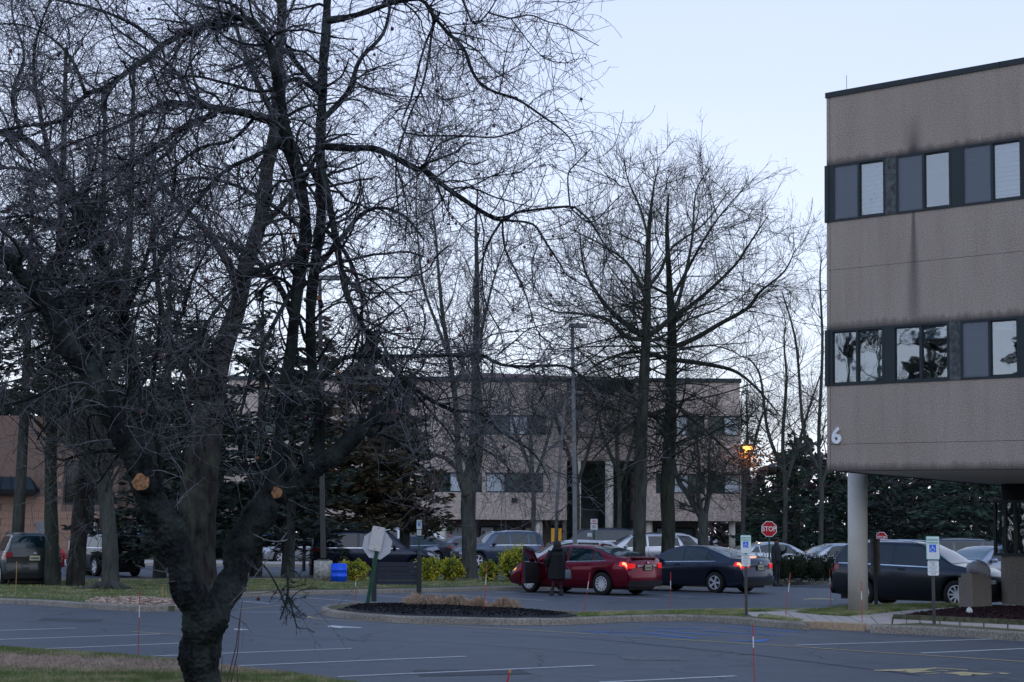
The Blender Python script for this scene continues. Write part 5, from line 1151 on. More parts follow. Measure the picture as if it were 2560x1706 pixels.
MB().box(gu + .62, gu + 1.5, gv_ + .5, gv_ + .52, zg + .1, zg + .8).build('notice_board', M['yellow_lit'], fr)
MB().box(gu + .04, gu + 6, gv_ + .62, gv_ + 5.7, zg - .01, zg2 + .01).build('dark_room', M['black_void'], fr)  # solid black block paints the room behind the glass as dark
# round column
cg = G(2150, 1545); s = cg.y
colb = R6i @ (Vector((cg.x, cg.y + .2, 0)) - c6); rc = 24.5 / FPX * s
b = MB(); b.loft([(0, 0, .16, rc * 1.0, rc * 1.0), (0, 0, 3.3, rc * .98, rc * .98)], 28)
o = b.build('column', M['column'], B6, True); o.location = (colb.x, colb.y, 0); o.rotation_euler = (0, 0, 0)
b = MB(); b.loft([(0, 0, -.05, rc * 1.03, rc * 1.03), (0, 0, .16, rc * 1.03, rc * 1.03)], 28); q = b.build('plinth', M['kerb'], o)

# ================================================================== FAR BUILDING
FD = 101.0
fg = terr(FD)
fo_ = AT(1040, 1400, FD); FB = thing('office_building', 'far three-storey tan office building with white columns and a glazed entrance, behind the car park', 'building', (0, 0, 0))
def fz(py, px=1300, Y=FD): return AT(px, py, Y).z
def fx(px, py=1300, Y=FD): return AT(px, py, Y).x
zs = fz(1300); zroof = fz(955)
lb = (fz(1232), fz(1182)); ub = (fz(1088), fz(1038))
# each wing: front wall built of spandrels with windows between
def wing(xa, xb, Y, lwin, uwin, left_hip=False):
    x0, x1 = fx(xa, 1300, Y), fx(xb, 1300, Y)
    for (z0, z1) in ((zs, lb[0]), (lb[1], ub[0]), (ub[1], zroof)): MB().box(x0, x1, Y, Y + .3, z0, z1).build('wall_panel', M['far_wall'], FB)
    for (z0, z1), win in ((lb, lwin), (ub, uwin)):
        px0 = xa
        spans = []
        for a, c_ in win:
            spans.append((px0, a)); px0 = c_
            p0, p1 = fx(a, 1200, Y), fx(c_, 1200, Y); nn = max(1, round((p1 - p0) / 1.1)); w = MB().box(p0, p1, Y + .02, Y + .2, z0, z0 + .08).box(p0, p1, Y + .02, Y + .2, z1 - .08, z1)
            for i in range(nn + 1):
                q = p0 + (p1 - p0) * i / nn; w.box(max(p0, q - .04), min(p1, q + .04), Y + .02, Y + .2, z0 + .08, z1 - .08)
            wo_ = w.build('window', M['metal_dark'], FB)
            for i in range(nn):
                a_ = p0 + (p1 - p0) * i / nn + .04; c2 = p0 + (p1 - p0) * (i + 1) / nn - .04
                MB().box(a_, c2, Y + .12, Y + .14, z0 + .08, z1 - .08).build('pane', M['far_glass'] if (i * 7 + int(a)) % 3 else M['far_blind'], wo_)
        spans.append((px0, xb))
        for a, c_ in spans:
            if c_ - a > 1: MB().box(fx(a, 1200, Y), fx(c_, 1200, Y), Y + .004, Y + .296, z0, z1).build('wall_pier', M['far_wall'], FB)
    MB().box(x0 + .02, x1 - .02, Y + .3, Y + 16, zs + .02, zroof - .05).build('building_core', M['far_wall'], FB)
    MB().box(x0 - .1, x1 + .1, Y - .1, Y + 16.2, zroof, zroof + .25).build('roof_edge', M['roof_metal'], FB)
wing(560, 1417, FD, [(640, 820), (860, 1010), (1085, 1205), (1215, 1358)], [(640, 820), (860, 1010), (1180, 1365)])
wing(1590, 1853, FD - .5, [(1640, 1762), (1772, 1850)], [(1640, 1762), (1772, 1850)])
# sloping shingled parapets of the top floor
x0, x1 = fx(1060), fx(1800)
b = MB(); zt_ = fz(940)
b.v = [(x0, FD + 1, zroof + .25), (x1, FD + 1, zroof + .25), (x1, FD + 15, zroof + .25), (x0, FD + 15, zroof + .25), (x0 + 3, FD + 4, zt_ + .6), (x1 - 3, FD + 4, zt_ + .2), (x1 - 3, FD + 12, zt_ + .2), (x0 + 3, FD + 12, zt_ + .6)]
b.f = [(0, 1, 5, 4), (1, 2, 6, 5), (2, 3, 7, 6), (3, 0, 4, 7), (4, 5, 6, 7)]; b.build('roof', M['shingle'], FB)
# link block and entrance recess
Yr = FD + 5
x0, x1 = fx(1417), fx(1590)
MB().box(x0, x1, FD + .2, Yr + 12, fz(1150), zroof - .6).build('bridge_wall', M['far_wall'], FB)
wf = MB()
for i in range(5):
    q = x0 + (x1 - x0) * i / 4; wf.box(q - .09, q + .09, Yr, Yr + .2, fg, fz(1150) - .01)
for z in (fz(1245), fz(1330)): wf.box(x0, x1, Yr + .01, Yr + .19, z - .08, z + .08)
wf = wf.build('entrance_glazing', M['metal_dark'], FB)
for i in range(4): MB().box(x0 + (x1 - x0) * i / 4 + .09, x0 + (x1 - x0) * (i + 1) / 4 - .09, Yr + .08, Yr + .1, fg, fz(1150) - .02).build('pane', M['far_glass'], wf)
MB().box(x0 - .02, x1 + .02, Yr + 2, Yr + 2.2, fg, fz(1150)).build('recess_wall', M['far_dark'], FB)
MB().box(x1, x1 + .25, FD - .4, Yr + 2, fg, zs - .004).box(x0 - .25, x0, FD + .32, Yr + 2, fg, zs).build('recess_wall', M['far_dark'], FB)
# ground floor set back under the soffit
Yg = FD + 2.4
def gfl(xa, xb, win, lit=None):
    x0, x1 = fx(xa, 1300, Yg), fx(xb, 1300, Yg)
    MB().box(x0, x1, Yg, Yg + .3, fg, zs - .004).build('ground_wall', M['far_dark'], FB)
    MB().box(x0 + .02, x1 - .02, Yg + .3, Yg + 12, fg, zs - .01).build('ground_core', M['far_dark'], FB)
    for a, c_ in win:
        p0, p1 = fx(a, 1330, Yg), fx(c_, 1330, Yg); z1 = fz(1316, 1300, Yg); z0 = fg + .7; w = MB().box(p0, p1, Yg - .06, Yg - .02, z1 - .1, z1).box(p0, p1, Yg - .06, Yg - .02, z0, z0 + .1)
        nn = max(1, round((p1 - p0) / 1.0))
        for i in range(nn + 1):
            q = p0 + (p1 - p0) * i / nn; w.box(q - .08, q + .08, Yg - .06, Yg - .02, z0 + .1, z1 - .1)
        wo_ = w.build('window', M['metal_dark'], FB)
        for i in range(nn): MB().box(p0 + (p1 - p0) * i / nn + .08, p0 + (p1 - p0) * (i + 1) / nn - .08, Yg - .05, Yg - .03, z0 + .1, z1 - .1).build('pane', M['far_glass'] if i % 3 else M['far_blind'], wo_)
gfl(760, 1378, [(1006, 1090), (1110, 1165), (1200, 1308)]); gfl(1590, 1745, [(1640, 1735)])
p0, p1 = fx(1376, 1350, Yg), fx(1410, 1350, Yg)
dr = MB().box(p0, p1, Yg + .1, Yg + .2, fg, zs - .5).build('door', M['yellow_lit'], FB); MB().box(p0 - .1, p1 + .1, Yg + .02, Yg + .09, zs - .5, zs - .3).box((p0 + p1) / 2 - .06, (p0 + p1) / 2 + .06, Yg + .0, Yg + .09, fg, zs - .5).box(p0 - .1, p0, Yg + .02, Yg + .09, fg, zs - .5).box(p1, p1 + .1, Yg + .02, Yg + .09, fg, zs - .5).build('door_frame', M['metal_dark'], dr)
MB().box(p0 - .1, fx(1420), Yg + .1, Yg + .3, zs - .3, zs - .004).box(p1 + .1, fx(1420), Yg + .1, Yg + .3, fg, zs - .3).build('transom', M['far_glass'], FB)
# round columns
for px, y0, rr in ((1104, FD + .5, .30), (1347, FD + .5, .24), (1621, FD + .2, .26), (1830, FD + .2, .20), (720, FD + .5, .3), (860, FD + .5, .3)):
    x = fx(px, 1330, y0); b = MB(); b.loft([(x, y0, fg, rr, rr), (x, y0, zs - .003, rr, rr)], 14); b.build('column', M['column'], FB, True)
for px, top in ((1442, 1150), (1523, 1150)):
    y0 = FD - .1; x = fx(px, 1300, y0); b = MB(); rr = .26; b.loft([(x, y0, fg, rr, rr), (x, y0, fz(1152), rr, rr)], 14); b.build('column', M['column'], FB, True)
# small floodlights on the spandrel, posters by the door
for px, py, Y in ((1286, 1250, FD), (1706, 1262, FD - .5)):
    p = AT(px, py, Y); MB().box(p.x - .18, p.x + .18, Y - .3, Y, p.z - .12, p.z + .12).build('floodlight', M['metal_dark'], FB)
for px in (1317, 1323):
    p = AT(px, 1330, Yg); MB().box(p.x - .06, p.x + .06, Yg - .05, Yg - .001, p.z - .5, p.z + .25).build('wall_plaque', M['white_cap'], FB)

M['tinted'] = glass_mat('tinted_glass', (.6, .6, .6), 0.0, .1)
# ================================================================== BRICK BUILDING, LEFT
BY = 88.0; bz = terr(BY)
BB = thing('brick_building', 'tan ribbed-block building with a dark metal hip roof at the far left', 'building', (0, 0, 0))
def bx(px, py=1300, Y=BY): return AT(px, py, Y).x
def bzf(py, px=100, Y=BY): return AT(px, py, Y).z
ztop = bzf(1090); x0, x1 = bx(-500), bx(290)
wx0, wx1, wz0, wz1 = bx(155), bx(262), bzf(1262), bzf(1150)
MB().box(x0, wx0, BY, BY + .3, bz, bzf(1040)).box(wx1, x1, BY, BY + .3, bz, bzf(1040)).box(wx0, wx1, BY + .002, BY + .298, bz, wz0).box(wx0, wx1, BY + .002, BY + .298, wz1, bzf(1040)).build('wall', M['cmu_mortar'], BB)
MB().box(x0 + .1, x1 - .1, BY + 3, BY + 14, bz, bzf(1040)).build('building_core', M['cmu_mortar'], BB)
win = MB().box(wx0, wx1, BY + .02, BY + .2, wz0, wz0 + .12).box(wx0, wx1, BY + .02, BY + .2, wz1 - .12, wz1).box(wx0, wx0 + .1, BY + .02, BY + .2, wz0 + .12, wz1 - .12).box(wx1 - .1, wx1, BY + .02, BY + .2, wz0 + .12, wz1 - .12).build('window', M['metal_dark'], BB)
MB().box(wx0 + .1, wx1 - .1, BY + .1, BY + .12, wz0 + .12, wz1 - .12).build('pane', M['tinted'], win)
MB().box(wx0, wx1, BY + 2.2, BY + 2.3, wz0, wz1).build('dark_room', M['black_void'], win)
for px, py in ((237, 1158), (192, 1200)):
    p = AT(px, py, BY - .1); MB().box(p.x - .22, p.x + .22, BY + .9, BY + 1.0, p.z - .09, p.z + .09).build('lit_ceiling_lamp', plain('lit_window_lamp', (1, .7, .3), .5, emit=(1, .6, .18), es=2.5) if px == 237 else bpy.data.materials['lit_window_lamp'], win)
# ribbed blocks, one object each, sharing a mesh
cw, ch = .81, .40
blk = MB()
for i in range(8): blk.box(i * cw / 8 + .012, (i + 1) * cw / 8 - .014, -.035, .0, .012, ch - .012)
blk.box(.008, cw - .008, -.012, .0, .008, ch - .008)
blkm = blk.mesh('block', M['cmu'])
zlow = bz + .2; nrow = int((bzf(1226) - zlow) / ch)
for rI in range(nrow + 3):
    zz = zlow + rI * ch; o_ = (rI % 2) * cw / 2
    for k in range(30):
        xx = bx(300) - (k + 1) * cw + o_
        if xx < bx(-30) or xx + cw > x1: continue
        if zz + ch > wz0 and xx + cw > wx0 and xx < wx1: continue
        if zz + ch > bzf(1226) and xx < bx(112): continue
        link('block', blkm, BB, loc=(xx, BY, zz))
# low wing with standing-seam hip roof at the left
rx1 = bx(92); ex = rx1 + .12; ze = bzf(1226); zp = bzf(1140)
hip = thing('metal_roof', 'dark standing-seam hip roof over the low bay of the ribbed-block building', 'roof', (0, 0, 0))
bpy.data.objects.remove(hip)
ap = Vector((bx(28), BY + 1.6, zp)); el_ = Vector((bx(-160), BY - 1.0, ze)); er = Vector((ex, BY - 1.0, ze)); br = Vector((ex, BY + .0, ze + .0)); apl = Vector((bx(-120), BY + 1.6, zp))
nP = 9
for i in range(nP):
    a0, a1 = i / nP, (i + 1) / nP; e0_ = el_.lerp(er, a0); e1_ = el_.lerp(er, a1); t0_ = apl.lerp(ap, a0); t1_ = apl.lerp(ap, a1)
    b = MB(); b.quad(e0_, e1_, t1_, t0_); s_ = (e1_ - e0_).normalized() * .03; up_ = Vector((0, -.05, .06))
    b.quad(e0_ - s_, e0_ + up_, t0_ + up_, t0_ - s_); b.quad(e0_ + up_, e0_ + s_, t0_ + s_, t0_ + up_)
    b.build('roof_panel', M['roof_metal'], BB)
b = MB(); b.quad(er, br, ap, ap + Vector((0, 0, .001))); b.quad(er, Vector((ex, BY + 3, ze)), Vector((ap.x, BY + 3, zp)), ap); b.build('roof_panel', M['roof_metal'], BB)
MB().box(bx(-160), ex + .06, BY - 1.08, BY - .9, ze - .22, ze + .02).box(bx(-160), ex, BY - .9, BY - .01, ze - .2, ze - .12).build('gutter', M['black_void'], BB)
p = AT(105, 1320, BY); MB().box(p.x - .28, p.x + .28, BY - .22, BY - .04, p.z - .35, p.z + .35).build('utility_box', M['pole'], BB)
# plain low office wing behind the conifers, with white-framed windows
LW = thing('low_office', 'low office wing glimpsed behind the evergreens, pale windows in a dark wall', 'building', (0, 0, 0))
Y = 93.0; q0, q1 = bx(300, 1300, Y), bx(655, 1300, Y); z0 = terr(Y)
MB().box(q0, q1, Y, Y + 10, z0, bzf(1240, 400, Y)).build('wall', M['far_dark'], LW)
MB().box(q0 - .3, q1 + .3, Y - .3, Y + 10.2, bzf(1240, 400, Y), bzf(1225, 400, Y)).build('roof', M['roof_metal'], LW)
for a, c_ in ((332, 372), (395, 430), (520, 552), (556, 580), (610, 640)):
    u0, u1_ = bx(a, 1300, Y), bx(c_, 1300, Y); zz0, zz1 = bzf(1342, 400, Y), bzf(1290, 400, Y)
    w = MB().box(u0 - .06, u1_ + .06, Y - .08, Y - .01, zz1, zz1 + .08).box(u0 - .06, u1_ + .06, Y - .08, Y - .01, zz0 - .08, zz0).box(u0 - .06, u0, Y - .08, Y - .01, zz0, zz1).box(u1_, u1_ + .06, Y - .08, Y - .01, zz0, zz1).build('window', M['metal_dark'], LW)
    MB().box(u0, u1_, Y - .05, Y - .02, zz0, zz1).build('pane', M['far_blind'], w)

# ================================================================== VEHICLES
def interp(pts, x): return float(np.interp(x, [p[0] for p in pts], [p[1] for p in pts]))
SPEC = {
 'sedan': dict(L=4.87, W=1.85, wb=2.85, rw=.335, fo=.96, zc=.20,
    top=[(-2.435, .86), (-2.40, 1.03), (-2.30, 1.10), (-1.85, 1.14), (-1.5, 1.25), (-1.0, 1.385), (-.55, 1.455), (0, 1.475), (.35, 1.45), (.75, 1.33), (1.25, 1.06), (1.45, .985), (1.9, .90), (2.2, .80), (2.38, .68), (2.435, .58)],
    belt=[(-2.435, .84), (-2.35, .98), (-1.9, 1.03), (-1.2, .99), (0, .95), (1.2, .92), (1.9, .82), (2.3, .66), (2.435, .52)],
    win=[(-1.5, -1.03, 'q'), (-.98, -.08), (.0, 1.05)], shield=(.42, 1.36), rear=(-1.82, -.86)),
 'sedan2': dict(L=4.81, W=1.82, wb=2.74, rw=.325, fo=.95, zc=.19,
    top=[(-2.405, .86), (-2.38, 1.00), (-2.28, 1.07), (-1.75, 1.10), (-1.35, 1.24), (-.95, 1.37), (-.5, 1.445), (0, 1.455), (.35, 1.43), (.75, 1.31), (1.2, 1.05), (1.4, .98), (1.9, .89), (2.2, .79), (2.35, .67), (2.405, .56)],
    belt=[(-2.405, .82), (-2.32, .96), (-1.9, .99), (-1.2, .97), (0, .94), (1.2, .91), (1.9, .81), (2.28, .66), (2.405, .52)],
    win=[(-1.28, -1.0, 'q'), (-.96, -.10), (-.02, 1.02)], shield=(.42, 1.32), rear=(-1.72, -.80)),
 'suv': dict(L=4.62, W=1.86, wb=2.70, rw=.37, fo=.92, zc=.26,
    top=[(-2.31, .98), (-2.27, 1.16), (-2.16, 1.36), (-1.98, 1.60), (-1.7, 1.68), (-.8, 1.715), (0, 1.70), (.35, 1.66), (.75, 1.47), (1.15, 1.20), (1.3, 1.13), (1.8, 1.04), (2.1, .93), (2.26, .80), (2.31, .66)],
    belt=[(-2.31, .96), (-2.2, 1.12), (-1.2, 1.10), (0, 1.06), (1.1, 1.03), (1.8, .95), (2.2, .80), (2.31, .60)],
    win=[(-2.02, -1.45, 'q'), (-1.35, -.42), (-.32, .90)], shield=(.42, 1.24), rear=(-2.22, -1.99), rails=True, clad=True),
 'boxsuv': dict(L=4.55, W=1.84, wb=2.65, rw=.37, fo=.85, zc=.26,
    top=[(-2.275, 1.02), (-2.26, 1.2), (-2.20, 1.45), (-2.12, 1.70), (-1.95, 1.76), (-.8, 1.78), (.35, 1.74), (.6, 1.62), (.95, 1.26), (1.1, 1.16), (1.7, 1.10), (2.1, 1.02), (2.24, .88), (2.275, .66)],
    belt=[(-2.275, 1.0), (-2.2, 1.10), (0, 1.10), (1.0, 1.08), (1.7, 1.04), (2.18, .92), (2.275, .62)],
    win=[(-2.02, -1.4, 'q'), (-1.3, -.40), (-.30, .72)], shield=(.42, 1.04), rear=(-2.23, -2.13), rails=True),
 'wagon': dict(L=5.3, W=1.95, wb=3.02, rw=.38, fo=.93, zc=.28,
    top=[(-2.65, 1.05), (-2.63, 1.25), (-2.55, 1.55), (-2.45, 1.76), (-2.25, 1.82), (-1, 1.85), (.5, 1.82), (.75, 1.72), (1.2, 1.28), (1.35, 1.17), (2.0, 1.12), (2.45, 1.04), (2.6, .92), (2.65, .70)],
    belt=[(-2.65, 1.03), (-2.55, 1.14), (0, 1.14), (1.2, 1.12), (2.0, 1.07), (2.55, .92), (2.65, .64)],
    win=[(-2.38, -1.62), (-1.5, -.72), (-.62, .22), (.32, .98)], shield=(.60, 1.30), rear=(-2.60, -2.47), rails=True, clad=True),
 'van': dict(L=5.1, W=1.98, wb=3.02, rw=.35, fo=.98, zc=.22,
    top=[(-2.55, 1.0), (-2.53, 1.2), (-2.45, 1.5), (-2.3, 1.70), (-2.05, 1.75), (-1, 1.78), (.3, 1.74), (.7, 1.58), (1.3, 1.22), (1.55, 1.08), (2.1, .96), (2.4, .84), (2.55, .62)],
    belt=[(-2.55, .98), (-2.4, 1.08), (0, 1.03), (1.4, 1.0), (2.1, .88), (2.45, .72), (2.55, .56)],
    win=[(-2.3, -1.4, 'q'), (-1.3, -.25), (-.15, 1.05)], shield=(.48, 1.48), rear=(-2.50, -2.33)),
 'hatch': dict(L=4.25, W=1.77, wb=2.6, rw=.31, fo=.85, zc=.20,
    top=[(-2.125, .92), (-2.10, 1.08), (-1.98, 1.27), (-1.75, 1.46), (-1.3, 1.53), (-.4, 1.56), (.1, 1.53), (.5, 1.42), (1.05, 1.12), (1.3, 1.0), (1.7, .90), (1.98, .78), (2.125, .58)],
    belt=[(-2.125, .90), (-2.0, 1.03), (-1.0, 1.0), (0, .96), (1.1, .93), (1.7, .83), (2.02, .70), (2.125, .54)],
    win=[(-1.75, -1.2, 'q'), (-1.12, -.28), (-.2, .95)], shield=(.18, 1.22), rear=(-2.04, -1.74)),
}
FK = [0, .10, .34, .60, .80, .965, 1.0]
class Car:
    def __init__(s, sp):
        s.sp = sp; s.h = sp['L'] / 2; s.xf = s.h - sp['fo']; s.xr = s.xf - sp['wb']; s.Ra = sp['rw'] + .055
    def sec(s, x):
        sp = s.sp; w = sp['W'] / 2; e = max(0, (abs(x) - (s.h - .75)) / .75); w = w * (1 - .10 * e ** 2.2); zc = sp['zc'] + (.06 * e)
        z0 = zc
        for xw in (s.xf, s.xr):
            d = abs(x - xw)
            if d < s.Ra: z0 = max(z0, sp['rw'] + math.sqrt(s.Ra ** 2 - d * d))
        zt = interp(sp['top'], x); zb = min(interp(sp['belt'], x), zt - .015); gh = zt - zb
        wr = w * .94 - .40 * min(gh, .8) - .02; wr = max(wr, w * .60); wbm = [.85, .91, .96, .992, 1.0, .962, .935]; P = []
        for k, f in enumerate(FK): P.append((w * wbm[k], max(zc + f * (zb - zc), z0 + .010 * k)))
        ga = zt - max(zb, P[6][1]); zb = P[6][1]
        for (f, g) in ((.33, .34), (.66, .66), (.92, .90)): P.append((w * .935 + (wr - w * .935) * f, zb + ga * g))
        P += [(wr * .93, zb + ga * .975), (wr * .55, zt + .012 * min(1, gh * 4)), (0, zt + .022 * min(1, gh * 4))]
        return P
    def pt(s, x, k, side=1, off=0.0):
        P = s.sec(x); k0 = min(int(k), len(P) - 2); f = k - k0; y = P[k0][0] * (1 - f) + P[k0 + 1][0] * f; z = P[k0][1] * (1 - f) + P[k0 + 1][1] * f
        if off:
            dy = P[k0 + 1][0] - P[k0][0]; dz = P[k0 + 1][1] - P[k0][1]; l = math.hypot(dy, dz) or 1; y += off * dz / l; z += off * -dy / l
        e = max(0, (abs(x) - (s.h - .5)) / .5); w = s.sp['W'] / 2
        xx = x - math.copysign(1, x) * .15 * (y / w) ** 2 * e
        return (xx, y * side, z)
    def stations(s):
        xs = set(np.linspace(-s.h, s.h, 44))
        for xw in (s.xf, s.xr):
            for a in np.linspace(0, math.pi, 15): xs.add(xw + s.Ra * math.cos(a) * .9999)
            xs.add(xw + s.Ra * 1.02); xs.add(xw - s.Ra * 1.02)
        xs |= {p[0] for p in s.sp['top']}; xs = sorted(x for x in xs if -s.h <= x <= s.h); out = [xs[0]]
        for x in xs[1:]:
            if x - out[-1] > .012: out.append(x)
        out[-1] = s.h; return out
    def body(s):
        xs = s.stations(); nk = 13; b = MB()
        for x in xs:
            for k in range(nk): b.v.append(s.pt(x, k, -1))
            for k in range(nk - 2, -1, -1): b.v.append(s.pt(x, k, 1))
        m = 2 * nk - 1
        for i in range(len(xs) - 1):
            for k in range(m - 1): a = i * m + k; b.f.append((a, a + 1, a + m + 1, a + m))
            a = i * m; b.f.append((a, a + m, a + m + m - 1, a + m - 1))
        # end caps, bowed rows
        for i, x, fl in ((0, xs[0], 1), (len(xs) - 1, xs[-1], 0)):
            cols = 6; base = len(b.v)
            for k in range(nk - 1):
                P = s.sec(x)[k]
                for c in range(cols + 1):
                    y = -P[0] + 2 * P[0] * c / cols; w = s.sp['W'] / 2; b.v.append((x - math.copysign(1, x) * (.15 * (y / w) ** 2 - s.eb(P[1])), y, P[1]))
            for k in range(nk - 2):
                for c in range(cols):
                    a = base + k * (cols + 1) + c; q = (a, a + 1, a + cols + 2, a + cols + 1); b.f.append(q[::-1] if fl else q)
        return b
    def patch(s, x0, x1, k0, k1, side, off=.006, nx=10, nk=5, fx0=None, fx1=None):
        """a skin patch lying off the body; fx0/fx1 shift the ends with height (0 bottom .. 1 top)"""
        b = MB()
        for i in range(nx + 1):
            for j in range(nk + 1):
                t = j / nk; a = x0 + (fx0 or 0) * t; c = x1 + (fx1 or 0) * t; b.v.append(s.pt(a + (c - a) * i / nx, k0 + (k1 - k0) * t, side, off))
        for i in range(nx):
            for j in range(nk):
                a = i * (nk + 1) + j; q = (a, a + nk + 1, a + nk + 2, a + 1); b.f.append(q if side < 0 else q[::-1])
        return b
    def across(s, x0, x1, k0, off=.008, nx=8):
        """a patch running across the car from side to side above section index k0"""
        b = MB(); ks = [(k, 1) for k in np.linspace(k0, 12, 6)]; row = [(-1, k) for k in np.linspace(k0, 12, 6)] + [(1, k) for k in np.linspace(12, k0, 6)[1:]]
        xs = np.linspace(x0, x1, nx + 1)
        for x in xs:
            for sd, k in row:
                p = s.pt(x, k, sd, off); b.v.append(p)
        m = len(row)
        for i in range(nx):
            for j in range(m - 1): a = i * m + j; b.f.append((a, a + 1, a + m + 1, a + m))
        return b
    def eb(s, z): return .05 * math.exp(-((z - .52) / .13) ** 2)
    def endp(s, sgn, y0, y1, z0, z1, off=.012, n=6, taper=0):
        b = MB(); w = s.sp['W'] / 2; x = sgn * s.h
        for i in range(n + 1):
            y = y0 + (y1 - y0) * i / n
            for z in (z0 + taper * (i / n), z1 - taper * (i / n)): b.v.append((x - sgn * .15 * (y / w) ** 2 + sgn * (off + s.eb(z)), y, z))
            for z in (z0, z1): b.v.append((x - sgn * .15 * (y / w) ** 2 - sgn * .03, y, z))
        for i in range(n):
            a = i * 4; c = a + 4
            for q in ((a, c, c + 1, a + 1), (a + 1, c + 1, c + 3, a + 3), (a, a + 2, c + 2, c)): b.f.append(q if sgn * (y1 - y0) > 0 else q[::-1])
        return b
WHEELS = {}
def wheel_meshes(rw, spokes):
    key = (rw, spokes)
    if key in WHEELS: return WHEELS[key]
    b = MB(); n = 28; prof = [(rw * .66, -.105), (rw * .93, -.112), (rw, -.085), (rw, .085), (rw * .93, .112), (rw * .66, .105)]
    for (r_, y) in prof:
        for k in range(n): a = 2 * math.pi * k / n; b.v.append((r_ * math.cos(a), y, r_ * math.sin(a)))
    for i in range(len(prof) - 1):
        for k in range(n): k2 = (k + 1) % n; b.f.append((i * n + k, i * n + k2, (i + 1) * n + k2, (i + 1) * n + k))
    ty = b.mesh('tyre', M['tyre'], True)
    b = MB(); R = rw * .68
    for (ra, ya, rb_, yb) in ((R, -.10, R * .90, -.105), (R * .90, -.105, R * .88, -.05)):
        q = len(b.v)
        for k in range(n): a = 2 * math.pi * k / n; b.v.append((ra * math.cos(a), ya, ra * math.sin(a)))
        for k in range(n): a = 2 * math.pi * k / n; b.v.append((rb_ * math.cos(a), yb, rb_ * math.sin(a)))
        for k in range(n): k2 = (k + 1) % n; b.f.append((q + k, q + k2, q + n + k2, q + n + k))
    for s_ in range(spokes):
        a = 2 * math.pi * s_ / spokes; c_, d_ = math.cos(a), math.sin(a); w0, w1 = R * .10, R * (.085 if spokes > 7 else .17); q = len(b.v)
        for r_, w_, y in ((R * .12, w0, -.085), (R * .90, w1, -.098), (R * .12, w0, -.055), (R * .90, w1, -.06)):
            b.v += [(c_ * r_ - d_ * w_, y, d_ * r_ + c_ * w_), (c_ * r_ + d_ * w_, y, d_ * r_ - c_ * w_)]
        b.f += [(q, q + 2, q + 3, q + 1), (q, q + 4, q + 6, q + 2), (q + 1, q + 3, q + 7, q + 5)]
    q = len(b.v)
    for k in range(10): a = 2 * math.pi * k / 10; b.v.append((R * .2 * math.cos(a), -.09, R * .2 * math.sin(a)))
    b.f.append(tuple(q + k for k in range(10)))
    rm = b.mesh('rim', M['rim'])
    b = MB(); q = 0
    for k in range(16): a = 2 * math.pi * k / 16; b.v.append((R * .9 * math.cos(a), -.045, R * .9 * math.sin(a)))
    b.f.append(tuple(range(16))); dk = b.mesh('brake_disc', M['plastic'])
    WHEELS[key] = (ty, rm, dk); return WHEELS[key]
PAINTS = {}
def paint(c, metal=.5):
    k = (c, metal)
    if k not in PAINTS: PAINTS[k] = plain('car_paint', c, .34, .65 if metal > .15 else .05, .04, 2, coat=.55, spec=.25)
    return PAINTS[k]
